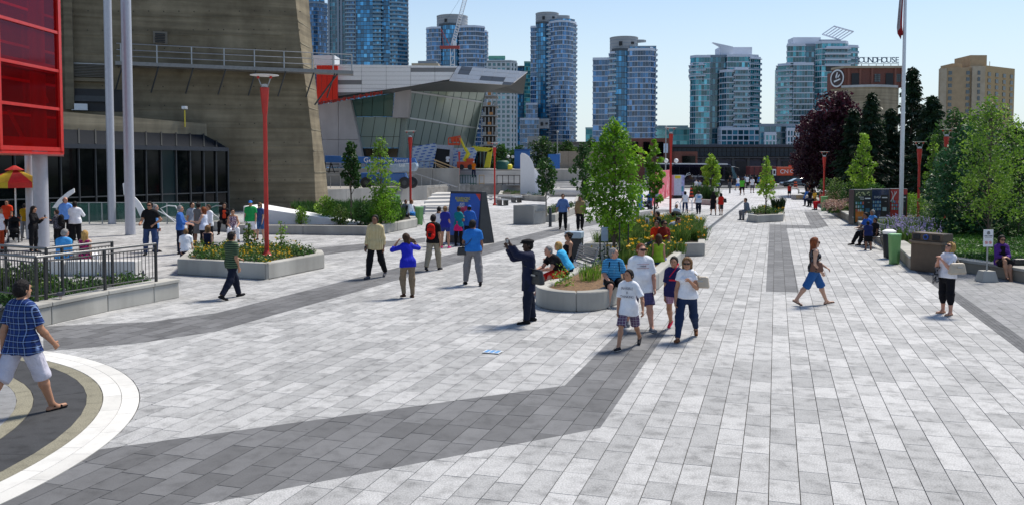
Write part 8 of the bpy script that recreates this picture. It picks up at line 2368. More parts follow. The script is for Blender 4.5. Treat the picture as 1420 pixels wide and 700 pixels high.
def backpack(o, m, m2, label, s_=1.0):
 s=o['h']/1.75;ch=jp(o, 'chest');wa=jp(o, 'waist')
 ax=(ch-wa).normalized();c=(ch*.6+wa*.4)+Vector((0,.20*s,.02))
 r=empty('backpack', wpt(o, c), o.rotation_euler.z, label=label, cat='backpack')
 Fd=Field((-.2,-.14,-.28),(.2,.16,.3),.012)
 Fd.cone((0,0,-.11),(0,0,.11),.135*s_,.125*s_,.03,(V(0,1,0),.62));Fd.cone((-.06,.06,-.12),(.06,.06,-.12),.06,.06,.03)
 link_mesh('pack', Fd.mesh('pack', m), r)
 b=MB();b.path([(-.09,.075,.1),(0,.10,.14),(.09,.075,.1)],.008, n=5);b.path([(-.09,.085,-.02),(0,.105,.0),(.09,.085,-.02)],.008, n=5);b.box((0,.09,-.1),(.1,.06,.12));b.build('trim', m2, r)
 for q in(-1,1):
  MB().path([Vector((q*.09,-.02,.14)), Vector((q*.10*s,-.20*s,.26*s)), Vector((q*.11*s,-.33*s,.16*s)), Vector((q*.13*s,-.30*s,-.02)), Vector((q*.1,-.05,-.16))],.013, n=6).build('strap', m2, r, smooth=True)
 return r
def held(o, which, label, name, cat, size, m, off=(0,-.03,-.04)):
 p=jp(o, which)+Vector(off);r=empty(name, wpt(o, p), o.rotation_euler.z, label=label, cat=cat)
 MB().box((0,0,0), size).build('body', m, r, bevel=.006);MB().box((0,-size[1]/2-.004, size[2]*.1),(size[0]*.4,.01, size[2]*.4)).build('lens', M_BLACK, r)
 return r
 # ================================================================== THE PEOPLE OF THE SQUARE
random.seed(1234)
STR=((22,3,8,-6),(-20,3,22,25)) # mid stride, left leg forward
STR2=((-20,3,22,25),(22,3,8,-6))
STRs=((13,3,5,0),(-12,3,14,14));STRs2=((-12,3,14,14),(13,3,5,0))
WA1=((-18,8,14,8),(20,8,22,8));WA2=((20,8,22,8),(-18,8,14,8))
SIT=((84,8,84,0),(82,8,86,0))
# --- foreground
PLAIDB=cloth((20,28,58), 'plaid',(38,66,132),.85,(140,165,210))
p=person(34,574,201,155, 'man in blue plaid shirt and pale shorts walking away at the far left front', skin='tan', hair='short', hc='black', top='shirt', sleeve=.75, topc=PLAIDB, bot='shorts', botlen=.57, botc=cloth((196,194,208)), shoe='sandal', arms=WA1, legs=((-24,3,14,10),(20,4,4,-4)), w=1.08, hem=-.12)
shoulder_bag(p,(.30,.02,1.22),(.34,.12,.34), M_BLEATH, 'black shoulder bag at the left frame edge on the plaid shirt man', cross=False)
p=person(322,413.5,99,145, 'man in dark green striped polo and jeans walking away by the pointed planter', skin='tan', hc='black', hair='short', top='polo', sleeve=.8, topc=cloth((44,58,44), 'hstripe',(92,112,84),1.1), botc=DJEAN, arms=((14,8,60,30),(-4,8,20,10)), legs=((24,4,6,-6),(-20,4,18,22)), hem=-.1)
p=person(521,385,91,-12, 'man in cream checked shirt and black trousers walking toward the viewer, left centre', skin='brown', hc='black', hair='short', top='shirt', sleeve=1.75, topc=cloth((212,196,152), 'vstripe',(176,156,112),1.3), bot='trousers', botc=BLACKC, shoes=cloth((90,90,96)), arms=((-10,9,14,10),(10,9,10,0)), legs=((-12,4,24,16),(14,4,4,-4)), hem=-.14)
held(p, 'rw', 'small dark phone in the hand of the man in cream shirt', 'phone', 'phone',(.07,.03,.13), M_BLACK)
p=person(566,412.5,87,205, 'woman in cobalt blue top holding her windblown hair while walking away', sex='f', h=1.58, skin='tan', hair='flying', hc='brown', top='long', sleeve=1.45, topc=cloth((30,40,178)), bot='trousers', botc=cloth((128,112,92)), shoes=cloth((70,44,30)), arms=((62,50,118,80),(66,56,112,80)), legs=((16,2,34,6),(2,2,4,0)), lean=12, head=(20,18), hem=-.1)
p=person(601,374.5,80,165, 'young man with red backpack and khaki trousers walking toward the kiosk', skin='tan', hc='black', hair='short', top='tee', topc=BLACKC, botc=KHAKI, shoes=cloth((40,40,46)), arms=((4,10,40,20),(-6,10,14,10)), legs=STRs2)
backpack(p, cloth((205,30,22)), M_STRAP, 'red and black backpack worn by the young man in khaki trousers')
p=person(656,395,94,190, 'man in bright blue shirt and gray trousers standing with a black bag before the kiosk', skin='brown', hc='black', hair='short', top='polo', topc=cloth((44,118,200)), botc=cloth((124,122,124)), arms=((30,12,70,30),(4,12,20,10)), legs=((14,6,6,0),(-12,5,8,8)), w=1.12, head=(-40,0), hem=-.02)
shoulder_bag(p,(.30,.02,.92),(.26,.1,.24), M_BLEATH, 'black shoulder bag on the man in bright blue shirt', cross=True)
p=person(733,447,120,-82, 'man in long navy coat and black flat cap raising a camera, centre', skin='dark', hc='black', hair='buzz', cap='flat', capc=BLACKC, top='coat', topc=cloth((26,32,58)), botc=DJEAN, arms=((104,10,42,12),(80,14,66,25)), legs=((6,5,3,0),(-6,5,4,0)), hem=-.26, w=1.06)
held(p, 'lw', 'small silver camera raised by the man in navy coat', 'camera', 'camera',(.10,.04,.07), M_GALV, off=(0,-.06,.06))
shoulder_bag(p,(.26,.12,.98),(.42,.14,.34), M_BLEATH, 'large black shoulder bag hanging on the man in navy coat', cross=True, rz=PI/2*.3)
# the family
p=person(888,456.5,127,8, 'tall man in white t-shirt, plaid shorts and sunglasses walking with the family', skin='pink', hc='red', hair='buzz', top='tee', sleeve=.85, topc=WHITEC, bot='shorts', botc=cloth((44,46,78), 'plaid',(86,80,120),1.3), shoes=cloth((110,112,120)), shoe='trainer', glasses=True, arms=((6,14,16,12),(4,9,14,10)), legs=((20,4,6,-6),(-16,4,24,20)), w=1.14, belly=.02, hem=-.16, head=(15,0))
def print_on(o, txts, z0, size, m, off=.165, name='shirt_print', lean=0, sx=1.0):
 s=o['h']/1.75;ch=jp(o, 'chest')
 for i, tx_ in enumerate(txts):
  lettering(tx_, size,(0, ch.y-off*s, ch.z+z0-i*size*1.15),(PI/2,0,0), m, o, depth=.002, sx=sx, name=name)
M_INK=mat('print_ink',(.05,.05,.08),.8);M_INKR=mat('print_ink_red',(.3,.1,.12),.8)
print_on(p,['reebok'],.02,.045, M_INK,.155)
for z in(.055,-.02):MB().box((0, jp(p, 'chest').y-.150, jp(p, 'chest').z+z),(.24,.01,.006)).build('print_line', M_INKR, p)
p=person(871.5,482,119,-22, 'boy in white printed t-shirt and plaid shorts walking in front of the family', h=1.47, skin='tan', hc='black', hair='short', top='tee', sleeve=.85, topc=WHITEC, bot='shorts', botc=cloth((40,40,70), 'plaid',(110,80,110),1.4,(200,190,200)), shoes=cloth((34,34,40)), shoe='trainer', arms=((10,30,18,0),(6,10,16,10)), legs=((-20,3,26,24),(26,3,6,-8)), w=.82, hem=-.17, head=(-25,0))
print_on(p,['INVISIBLE', '8', 'THINKING'],.05,.062, M_INK,.150, sx=.8)
p=person(934,459.5,112,-20, 'girl in navy t-shirt, pink plaid shorts and red shoes beside the white shirt woman', sex='f', skin='tan', hc='black', hair='pony', top='tee', sleeve=.8, topc=cloth((40,38,84)), bot='short_shorts', botc=cloth((210,190,205), 'plaid',(150,90,130),1.6), shoes=cloth((200,40,70)), shoe='trainer', arms=((4,8,12,8),(-4,9,12,8)), legs=((22,3,4,-6),(-18,3,26,22)), hem=-.08)
MB().path([Vector(q)for q in((-.16,.02,.93),(-.05,-.15,1.08),(.04,-.14,1.2),(.09,-.04,1.31),(.08,.07,1.25),(-.05,.14,1.08),(-.17,.06,.93))],.008, n=6).build('red_strap', cloth((200,30,60)), p, smooth=True)
MB().box((0,-.148, jp(p, 'chest').z-.05),(.14,.01,.03)).build('shirt_print', cloth((200,40,60)), p)
p=person(952,470.5,123,-18, 'woman in white blouse, jeans and sunglasses with cream handbag, right of the family', sex='f', skin='tan', hc='light', hair='bob', glasses=True, top='shirt', sleeve=.45, topc=WHITEC, botc=cloth((30,46,78)), bot='trousers', shoes=cloth((110,70,44)), arms=((30,14,96,40),(10,12,14,6)), legs=((-20,3,26,24),(24,3,4,-10)), hem=-.02)
shoulder_bag(p,(.25,-.04,1.08),(.32,.12,.24), M_LEATH, 'cream handbag on the shoulder of the woman in white blouse', cross=False)
MB().lathe([(.122,.0),(.124,.035)], c=tuple(jp(p, 'waist')-Vector((0,0,.085))), n=20).build('belt', M_BRL, p).scale=(1.18,.80,1)
# walking woman, looking-up woman, seated woman in purple
p=person(1128,422.5,100,84, 'woman with long red brown hair, black top and blue knee shorts striding right', sex='f', skin='fair', hc='red', hair='long', glasses=True, top='tank', topc=cloth((24,24,28), 'blotch',(90,90,96),1), bot='shorts', botc=cloth((46,92,150)), shoes=cloth((50,30,24)), shoe='sandal', arms=((24,10,34,6),(-6,10,46,10)), legs=((26,2,6,-10),(-26,2,10,26)), botlen=.56, hem=-.04)
shoulder_bag(p,(-.16,-.02,.90),(.30,.1,.24), M_BRL, 'brown shoulder bag swinging on the striding red haired woman', cross=True, rz=PI/2)
p=person(1312,435.5,103,-70, 'blond woman in white top and black capris gazing upward with folded arms', sex='f', skin='pink', hc='blond', hair='curly', glasses=True, top='tee', sleeve=.8, topc=cloth((226,226,234)), bot='capri', botc=cloth((20,20,26)), shoes=cloth((150,120,90)), shoe='sandal', arms=((34,8,104,55),(34,8,104,55)), legs=((3,4,2,0),(-3,4,2,0)), head=(0,-38), w=1.12, lean=-4, hem=-.03)
shoulder_bag(p,(.24,.02,1.02),(.40,.14,.27), M_LEATH, 'cream leather handbag on the arm of the woman gazing upward', cross=False, rz=PI/2*.9)
b=MB()
random.seed(3)
for i in range(14):b.path([(-.12+random.uniform(-.05,.05),-.16+random.uniform(-.03,.03),1.0),(-.13+random.uniform(-.07,.07),-.19,.85),(-.13+random.uniform(-.09,.09),-.18, random.uniform(.62,.75))],.012, n=4)
b.build('scarf', cloth((120,120,124), 'blotch',(40,40,44),2), p)
gs=G(1398,389)
p=person(pos=(gs.x+.02, gs.y+.40), label='woman in purple cardigan with long dark hair sitting on the bed wall, right edge', sex='f', face=-12, h=1.66, skin='tan', hc='black', hair='long', glasses=True, top='long', sleeve=1.7, topc=cloth((84,46,128)), bot='skirt', botc=BLACKC, shoes=cloth((60,50,50)), shoe='sandal', seat=.38, legs=((80,0,62,0),(96,-8,82,0)), arms=((26,6,62,40),(26,6,62,44)), head=(8,8))
MB().box((0, jp(p, 'chest').y-.118, jp(p, 'chest').z-.02),(.13,.05,.30)).build('inner_top', BLACKC, p, bevel=.02)
r=empty('handbag',(gs.x+.55, gs.y+.45,.38),0, label='black handbag beside the seated woman in purple', cat='bag');MB().box((0,0,.09),(.34,.2,.18)).build('pouch', M_BLEATH, r, bevel=.04);MB().path([(-.12,0,.15),(-.06,0,.24),(.06,0,.24),(.12,0,.15)],.01, n=6).build('handle', M_BLEATH, r)
# --- round the central planter
def sit(px_, Y, face, label, seat=.44, **k):
 x=(px_-CX_)/F_*Y;return person(pos=(x, Y), face=face, label=label, seat=seat, **k)
p=sit(850,19.55,8, 'man in light blue striped polo with dark backpack sitting on the planter rim', h=1.74, skin='pink', hc='gray', hair='buzz', top='polo', sleeve=.85, topc=cloth((86,168,214), 'hstripe',(40,92,140),1.5), bot='shorts', botc=BLACKC, shoes=GRAYC, legs=SIT, arms=((2,22,14,10),(20,12,40,20)), head=(68,0), w=1.1, lean=6)
backpack(p, BLACKC, M_STRAP, 'dark backpack on the man in striped polo sitting on the rim')
p=sit(779,21.2,-62, 'gray haired man in black t-shirt and red shorts leaning forward on the planter rim', h=1.76, skin='pink', hc='gray', hair='buzz', top='tee', topc=BLACKC, bot='shorts', botc=cloth((206,36,28)), shoes=cloth((84,60,48)), shoe='sandal', legs=((78,8,44,0),(70,6,38,0)), arms=((40,10,42,20),(36,10,44,20)), lean=34, w=1.08)
p=sit(789,22.3,-120, 'person in bright aqua top seated behind the man in red shorts', h=1.62, sex='f', skin='pink', hc='blond', hair='bob', top='tee', topc=cloth((60,170,220)), bot='trousers', botc=DJEAN, legs=SIT, arms=((40,10,60,20),(40,10,60,20)), lean=30)
p=sit(789,24.0,-70, 'woman with bare shoulders and dark tied hair seated sideways left of the planter', seat=.46, h=1.70, sex='f', skin='tan', hc='black', hair='bun', glasses=True, top='strapless', topc=BLACKC, bot='trousers', botc=DJEAN, legs=SIT, arms=((10,12,30,20),(-20,40,20,0)))
# slatted metal bench seats
def metal_bench(x, Y, rz, label, n=3, wd=1.6, back=True):
 o=empty('metal_bench',(x, Y,0), rz, label=label, cat='bench')
 for i in range(7):MB().box((0,-.2+i*.065,.44-abs(i-3)*.004),(wd,.05,.025)).build('seat_slat', M_GALV, o)
 if back:
  for i in range(6):MB().box((0,.27+i*.022,.52+i*.07),(wd,.022,.05)).build('back_slat', M_GALV, o)
 for s in(-wd/2+.08, wd/2-.08):
  MB().path([(s,-.24,0),(s,-.2,.43),(s,.22,.43),(s,.42,.95 if back else.43)],.022, n=6).build('frame', M_GALV, o);MB().tube((s,.18,.43),(s,.34,0),.022, n=6).build('leg', M_GALV, o)
 return o
metal_bench((800-CX_)/F_*23.6,23.9,-PI/2+.25, 'slatted metal bench with back beside the central planter, left')
metal_bench((924-CX_)/F_*34.5,34.6,.1, 'low metal bench by the lily planter under the bending man', back=False)
metal_bench((1211-CX_)/F_*33.5,33.7,-PI/2-.2, 'slatted metal bench with back where the man in blue and children sit, right')
metal_bench((566-CX_)/F_*47,47.6,-.4, 'metal bench under the seated pair near the green bin', back=True)
p=sit(913,29.3,-30, 'man in orange red t-shirt sitting behind the family on the planter', seat=.44, h=1.74, skin='tan', hc='black', hair='short', top='tee', topc=cloth((220,52,24)), legs=SIT, lean=10)
p=sit(921,29.0,30, 'man with dark hair and sunglasses beside the orange red t-shirt man', seat=.44, h=1.78, skin='brown', hc='black', hair='short', glasses=True, top='tee', topc=cloth((120,30,24)), legs=SIT)
p=sit(914,24.6,170, 'person in lime striped top seated between the tall man and the girl', seat=.40, h=1.60, sex='f', skin='tan', hc='brown', hair='long', top='tank', topc=cloth((176,214,60), 'hstripe',(60,90,30),1.6), bot='trousers', botc=cloth((60,110,170)), legs=SIT)
p=sit(924,34.3,60, 'man in light gray t-shirt bending forward on the bench beside the stroller', seat=.44, h=1.78, skin='pink', hc='brown', hair='buzz', top='tee', topc=cloth((140,148,170)), bot='shorts', botc=cloth((60,56,54)), shoes=cloth((220,224,230)), legs=((80,8,80,0),(70,8,76,0)), arms=((50,10,20,10),(54,8,20,10)), lean=46, head=(0,20))
p=sit(915,35.2,-80, 'man in black reading a pale newspaper on the bench', seat=.44, h=1.72, skin='tan', hc='black', hair='short', top='long', topc=BLACKC, botc=cloth((120,136,160)), legs=SIT, arms=((40,8,60,20),(40,8,60,20)), lean=8)
held(p, 'lw', 'open pale newspaper held by the man in black on the bench', 'newspaper', 'newspaper',(.42,.02,.34), WHITEC, off=(0,-.1,.08))
p=person(938,322, None,5, 'child with reddish hair in white top standing at the thick red lamp', h=1.35, skin='fair', hc='red', hair='short', top='tee', topc=WHITEC, botc=DJEAN, zb=0)
def stroller(px_, py_, label, rz, m, acc):
 g=G(px_, py_);o=empty('stroller', g, rz, label=label, cat='stroller')
 for x, y, r_ in((-.24,.3,.13),(.24,.3,.13),(-.2,-.38,.09),(.2,-.38,.09)):
  b=MB();b.T=Matrix.Translation((x, y, r_))@Matrix.Rotation(PI/2,4, 'Y');b.lathe([(r_*.6,-.02),(r_,-.015),(r_,.015),(r_*.6,.02)], n=14);b.build('wheel', M_BLACK, o)
 for s in(-.22,.22):MB().path([(s,.3,.13),(s,-.05,.55),(s,.25,.85),(s,.48,1.02)],.014, n=6).build('frame', M_GALV, o);MB().tube((s,-.38,.1),(s,.1,.62),.014, n=6).build('frame', M_GALV, o)
 MB().tube((-.22,.48,1.02),(.22,.48,1.02),.018, n=6).build('handle', M_BLACK, o)
 Fd=Field((-.3,-.4,.3),(.3,.45,1.1),.02);Fd.cone((0,-.2,.5),(0,.12,.48),.16,.17,.05,(V(0,0,1),.6));Fd.cone((0,.12,.5),(0,.25,.85),.17,.15,.05,(V(0,1,0),.5));link_mesh('seat', Fd.mesh('seat', acc), o)
 Fd=Field((-.3,-.3,.6),(.3,.4,1.15),.02);Fd.ell((0,.12,.82),(.23,.28,.22),.02, None,[((0,0,.84),(0,0,-1)),((0,-.1,.8),(0,-.8,-.3))]);me=Fd.mesh('hood', m)
 if me:link_mesh('hood', me, o)
 MB().box((0,.1,.25),(.34,.4,.14)).build('basket', m, o, bevel=.03)
 return o
stroller(940,324, 'black stroller with red seat beside the bending man',.9, M_STRAP, cloth((210,50,30)))
stroller(896,291, 'dark stroller pushed by the group under the staked tree',-1.4, M_STRAP, cloth((50,50,60)))
stroller(20,336, 'black stroller under the parasol at the far left',.4, M_STRAP, BLACKC)
# --- middle distance
p=person(780.5,319,52,-4, 'man in blue checked shirt and black trousers walking on the left of a pair', skin='tan', hc='black', hair='short', top='shirt', topc=cloth((112,140,190), 'plaid',(80,106,160),1.6), sleeve=1.2, botc=BLACKC, arms=((10,20,30,0),(12,22,26,0)), legs=STRs)
p=person(804.5,320,50,6, 'man in tan shirt and black trousers walking on the right of a pair', skin='brown', hc='brown', hair='buzz', top='shirt', topc=cloth((142,120,84)), sleeve=1.2, botc=BLACKC, arms=((8,10,14,8),(4,12,10,8)), legs=STRs2, w=1.08)
p=person(617.5,344,60,165, 'girl in indigo t-shirt, denim shorts and pink shoes at the kiosk', sex='f', skin='tan', hc='light', hair='bun', top='tee', topc=cloth((44,48,140)), bot='short_shorts', botc=cloth((50,62,130)), shoes=cloth((225,60,130)), w=1.1)
p=person(609,341,56,150, 'person in black and white top left of the girl in indigo at the kiosk', sex='f', skin='tan', hc='black', hair='pony', top='tank', topc=WHITEC, botc=cloth((150,130,100)))
p=person(636,341.5,57,150, 'woman in teal t-shirt with pink jacket tied at her waist before the poster', sex='f', skin='tan', hc='brown', hair='bun', glasses=False, top='tee', topc=cloth((20,130,140)), bot='trousers', botc=BLACKC, arms=((20,12,100,60),(24,12,96,60)), head=(40,0))
Fd=Field((-.3,-.3,.45),(.3,.3,1.1),.022);s_=p['h']/1.75;Fd.cone((0,0,.98*s_),(0,.03,.68*s_),.17*s_,.21*s_,.04,(V(0,1,0),.75),[((0,-.04,0),(0,-1,.0)),((0,0,.66*s_),(0,0,-1))]);link_mesh('tied_jacket', Fd.mesh('jacket', cloth((222,40,110))), p)
p=person(651,340,57,175, 'person in blue hoodie and blue cap facing the poster', skin='tan', hc='black', hair='short', cap='cap', capc=cloth((40,100,190)), top='long', topc=cloth((50,104,190)), botc=DJEAN, arms=((20,14,80,60),(20,14,80,60)), w=1.15)
p=sit(567,47.2,70, 'dark haired person in white sitting with a companion near the green bin', seat=.46, h=1.7, skin='tan', hc='red', hair='bob', top='shirt', topc=WHITEC, botc=cloth((60,130,200)), legs=SIT, lean=14)
p=sit(560.5,48.0,40, 'companion in gray sitting left of the person in white', seat=.46, h=1.66, skin='tan', hc='brown', hair='short', top='tee', topc=GRAYC, botc=DJEAN, legs=SIT, lean=14)
# behind the small tree, walking group
p=person(950,295.5,31,178, 'woman in white top and jeans walking away, leftmost of the four', sex='f', skin='tan', hc='black', hair='bob', top='tee', topc=WHITEC, botc=JEANS, arms=((6,18,20,0),(6,20,16,0)), legs=STRs)
p=person(968.5,297,33,180, 'man in pale printed t-shirt and dark jeans walking away', skin='fair', hc='brown', hair='buzz', top='tee', topc=cloth((205,214,228)), botc=DJEAN, arms=((6,16,14,0),(6,16,14,0)), w=1.12, legs=STRs2)
MB().box((0,.135, jp(p, 'chest').z),(.2,.02,.12)).build('back_print', cloth((90,150,200)), p)
p=person(989,298.5,34,175, 'person in long black dress walking away, third of the four', sex='f', skin='tan', hc='black', hair='long', top='tee', topc=BLACKC, bot='long_skirt', botc=BLACKC, legs=STRs, botlen=1.2)
p=person(999.5,299,32,182, 'woman in red top and dark skirt walking away, rightmost of the four', sex='f', skin='tan', hc='black', hair='bob', top='tee', topc=cloth((200,40,30)), bot='skirt', botc=cloth((50,48,52)), botlen=1.05, legs=STRs2)
shoulder_bag(p,(-.24,0,.95),(.26,.1,.3), M_BLEATH, 'black bag on the arm of the woman in red top', cross=False)
p=sit(1038,50.3,-75, 'person in blue patterned shirt and gray trousers sitting on the small angular planter', seat=.42, h=1.74, skin='tan', hc='brown', hair='short', top='shirt', topc=cloth((84,96,120), 'blotch',(130,140,150),1.5), botc=cloth((120,120,124)), legs=SIT, lean=16)
# right bench group
p=sit(1208,34.0,-78, 'man in blue t-shirt sitting on the metal bench holding a child, right', seat=.45, h=1.78, skin='brown', hc='black', hair='short', top='tee', topc=cloth((40,90,180)), botc=BLACKC, legs=((84,8,60,0),(80,8,50,0)), arms=((30,10,50,20),(34,10,50,20)), lean=16, head=(0,12))
p=person(1204,347,38,175, 'small child in navy top standing against the seated man in blue', h=1.12, skin='brown', hc='black', hair='short', top='tee', topc=cloth((34,44,90)), bot='shorts', botc=BLACKC, lean=12, w=1.1)
p=sit(1211,36.2,-70, 'gray haired person in pale blue shirt behind the man in blue', seat=.45, h=1.7, skin='brown', hc='gray', hair='short', top='tee', topc=cloth((70,130,200)), botc=GRAYC, legs=SIT)
p=sit(1215,33.2,-75, 'dark haired child in black leaning on the back of the bench', seat=.45, h=1.4, skin='brown', hc='black', hair='short', top='tee', topc=BLACKC, botc=BLACKC, legs=SIT)
# --- left plaza
p=person(209,354,77,14, 'man in black t-shirt, jeans and sunglasses with a hand on his hip', skin='tan', hc='black', hair='short', glasses=True, top='tee', topc=BLACKC, botc=cloth((48,66,104)), arms=((-8,34,70,60),(20,14,60,0)), legs=((8,6,4,0),(-6,6,4,0)), head=(-10,0))
p=person(216,349,68,120, 'person in pale blue shirt right behind the man in black t-shirt', skin='pink', hc='gray', hair='buzz', top='shirt', topc=cloth((110,160,215)), botc=JEANS)
p=person(47,350,66,88, 'woman in black with long dark hair looking at her phone by the thick column', sex='f', skin='tan', hc='black', hair='long', top='long', topc=BLACKC, botc=BLACKC, arms=((26,6,96,14),(30,6,92,14)), head=(0,14))
held(p, 'lw', 'dark phone held up by the woman in black at the column', 'phone', 'phone',(.07,.02,.13), M_BLACK, off=(0,-.05,.08))
p=person(92,334.5,66,25, 'tall man in light blue shirt with lanyard in the group of three', skin='pink', hc='brown', hair='rim', top='shirt', topc=cloth((112,160,232)), sleeve=1.9, botc=BLACKC, head=(40,0), h=1.9)
p=person(105,340.5,58,195, 'person in white shirt and black trousers seen from behind in the group of three', skin='tan', hc='black', hair='short', top='shirt', topc=WHITEC, sleeve=1.9, botc=BLACKC, arms=((60,12,70,40),(40,20,80,40)), w=1.1, h=1.8)
p=person(80,342,44,-90, 'boy in dark patterned jacket with backpack facing left', skin='fair', hc='brown', hair='short', top='long', topc=cloth((34,34,42), 'blotch',(100,100,110),2), botc=BLACKC, arms=((30,8,80,20),(30,8,80,20)), h=1.48)
backpack(p, BLACKC, M_STRAP, 'black backpack on the boy facing left')
p=person(99,334,54,190, 'dark haired person between the light blue and white shirts', skin='brown', hc='black', hair='short', top='tee', topc=cloth((120,40,40)), botc=BLACKC, h=1.6)
p=sit(84,25.2,175, 'man in light blue shirt sitting with his back to the railing', seat=.42, h=1.78, skin='pink', hc='gray', hair='short', top='shirt', topc=cloth((72,152,214)), botc=GRAYC, legs=SIT, lean=12, w=1.1, head=(-30,10))
p=sit(116,25.4,185, 'blond woman in magenta print top sitting with her back to the railing', sex='f', seat=.42, h=1.66, skin='fair', hc='blond', hair='long', top='tank', topc=cloth((190,40,110), 'blotch',(60,30,60),1.6), botc=WHITEC, legs=SIT)
q=empty('seat_wall',(P(60,0,25.2).x,25.0,0),0, label='low pale seat wall behind the railings under the two seated backs', cat='seat wall')
for i in range(3):MB().box((.15+i*1.02,0,.21),(1.0,.5,.42)).build('wall_segment', M_CONCL, q, bevel=.03)
for k_,(x, Y, h_, f_, lb, tc, bc, hr, hcx, sx)in enumerate((
(9,38,1.7,10, 'person in orange t-shirt in the parasol shade, far left', cloth((215,62,30)), BLACKC, 'short', 'black', 'm'),
(33,37.5,1.55,175, 'child in yellow striped top under the parasol', cloth((206,160,20), 'hstripe',(90,60,10),1.5), GRAYC, 'short', 'black', 'm'),
(20,36.4,1.2,60, 'small child in dark red sitting low under the parasol', cloth((110,24,20)), BLACKC, 'short', 'brown', 'm'),
(-2,31.5,1.68,90, 'woman with auburn hair in white top cut by the left frame edge', WHITEC, cloth((170,70,40)), 'bob', 'red', 'f'))):
 person(pos=((x-CX_)/F_*Y, Y), face=f_, label=lb, h=h_, sex=sx, skin='tan', hc=hcx, hair=hr, topc=tc, botc=bc)
 # group behind the yellow flowers
p=person(250.5,352,68,100, 'gray haired man in blue denim shirt standing left of the flower planter', skin='pink', hc='gray', hair='short', top='shirt', topc=cloth((58,104,178)), sleeve=1.5, botc=DJEAN, arms=((20,8,60,20),(20,8,60,20)), w=1.1, h=1.78)
p=person(276,342,63,172, 'person in gray sleeveless dress seen from behind', sex='f', skin='brown', hc='black', hair='bun', top='dress', topc=cloth((104,104,104)), bot=None, botc=None, h=1.78)
p=person(267,340,62,60, 'dark haired person half hidden left of the gray dress', skin='tan', hc='black', hair='short', top='tee', topc=cloth((150,158,170)), botc=BLACKC, h=1.76)
p=person(290,343,60,-30, 'person in white shirt behind the red haired woman', skin='tan', hc='brown', hair='short', top='shirt', topc=WHITEC, botc=BLACKC, h=1.7)
p=person(283.5,349,64,-95, 'woman with short red hair in pale sleeveless top facing left', sex='f', skin='fair', hc='red', hair='bob', top='tank', topc=cloth((196,204,224)), botc=BLACKC, arms=((30,8,70,10),(26,8,70,10)), w=1.12, h=1.68)
gpl=G(262,362)
p=sit(256,27.6,-165, 'boy in white t-shirt crouched on the rim of the flower planter', seat=.40, h=1.5, skin='fair', hc='light', hair='short', top='tee', topc=WHITEC, botc=NAVYC, legs=SIT, lean=14)
p=sit(287,28.4,178, 'child in navy top with brown hair sitting behind the yellow flowers', seat=.42, h=1.55, sex='f', skin='fair', hc='light', hair='bob', top='tank', topc=cloth((26,30,56)), botc=NAVYC, legs=SIT)
p=sit(311,36.0,10, 'woman in dark cardigan and orange top sitting by the white wedge', seat=.75, h=1.72, sex='f', skin='tan', hc='black', hair='bob', top='long', topc=BLACKC, botc=BLACKC, legs=SIT)
MB().box((0, jp(p, 'chest').y-.125, jp(p, 'chest').z-.05),(.14,.04,.34)).build('inner_top', cloth((214,70,40)), p, bevel=.02)
p=sit(322,34.0,20, 'smiling woman in patterned sleeveless top sitting beside the dark cardigan woman', seat=.62, h=1.7, sex='f', skin='tan', hc='black', hair='bun', top='tank', topc=cloth((90,60,90), 'blotch',(200,180,190),1.6), botc=WHITEC, legs=SIT, arms=((20,20,50,20),(20,14,50,20)), lean=12)
p=person(348,335,56,15, 'person in green t-shirt and blue cap standing right of the nearest lamp', skin='tan', hc='black', hair='short', cap='cap', capc=cloth((50,120,200)), top='tee', topc=cloth((40,150,80)), bot='shorts', botc=WHITEC, w=1.15, h=1.75)
p=person(361,333,50,-10, 'woman with brown hair and blue shirt beside the green t-shirt person', sex='f', skin='fair', hc='light', hair='bob', glasses=True, top='tee', topc=cloth((60,80,130)), bot='shorts', botc=cloth((60,100,150)), h=1.62)
# --- far figures
COLS=[cloth((232,234,240)), cloth((30,30,34)), cloth((60,120,200)), cloth((200,50,40)), cloth((90,90,98)), cloth((220,190,90)), cloth((90,190,60)), cloth((180,190,210))]
far=[
(1029,271,26,178, 'person with lime green bag walking away beyond the small planter',6,1),(1043,268,24,10, 'person in white by the kerb right of the lime bag person',0,4),
(1036,262,24,20, 'person in white hat among the crowd by the coach door',0,1),(1048,260.5,23,-30, 'person in black among the crowd by the coach door',1,1),
(1033,260.5,23,60, 'person in pale shirt nearest the coach nose',7,4),(1040,260,23,0, 'person in gray top in the kerb crowd',4,1),(1052,262,22,90, 'person in blue top at the right of the kerb crowd',2,1),(1057,267,22,160, 'person in yellowish top left of the small yellow green tree',5,4),
(1071,268,22,0, 'person half hidden behind the small yellow green tree',3,1),
(1094.5,274.5,19,6, 'person in red and white shirt standing before the bent bench',3,1),(970,268,18,0, 'person in pink top walking before the coach',7,1),(965,266,17,20, 'person in pale top before the coach middle',0,1),
(935,275,22,178, 'child in teal top left of the poster box',2,1),(901,291,24,178, 'man in blue t-shirt pushing the stroller under the staked tree',2,4),(911,290,26,-60, 'woman in mauve dress at the staked tree',7,1),(888,292,24,150, 'child in blue shorts beside the stroller',2,2),(877,290,26,90, 'person in aqua shirt hidden by the big maple',2,1),
(740,275.5,15,90, 'cyclist in orange top near the pale fin sculpture',5,1),(748,274,15,-90, 'second small figure near the bicycles behind the fin',0,1),
(1119,277.5,25,100, 'person in dark clothes standing under the purple tree',1,2),(1012,262,21,0, 'person in dark top at the front wheel of the coach',1,4),(1023,264.5,22,40, 'person in white top at the coach front',0,2),
]
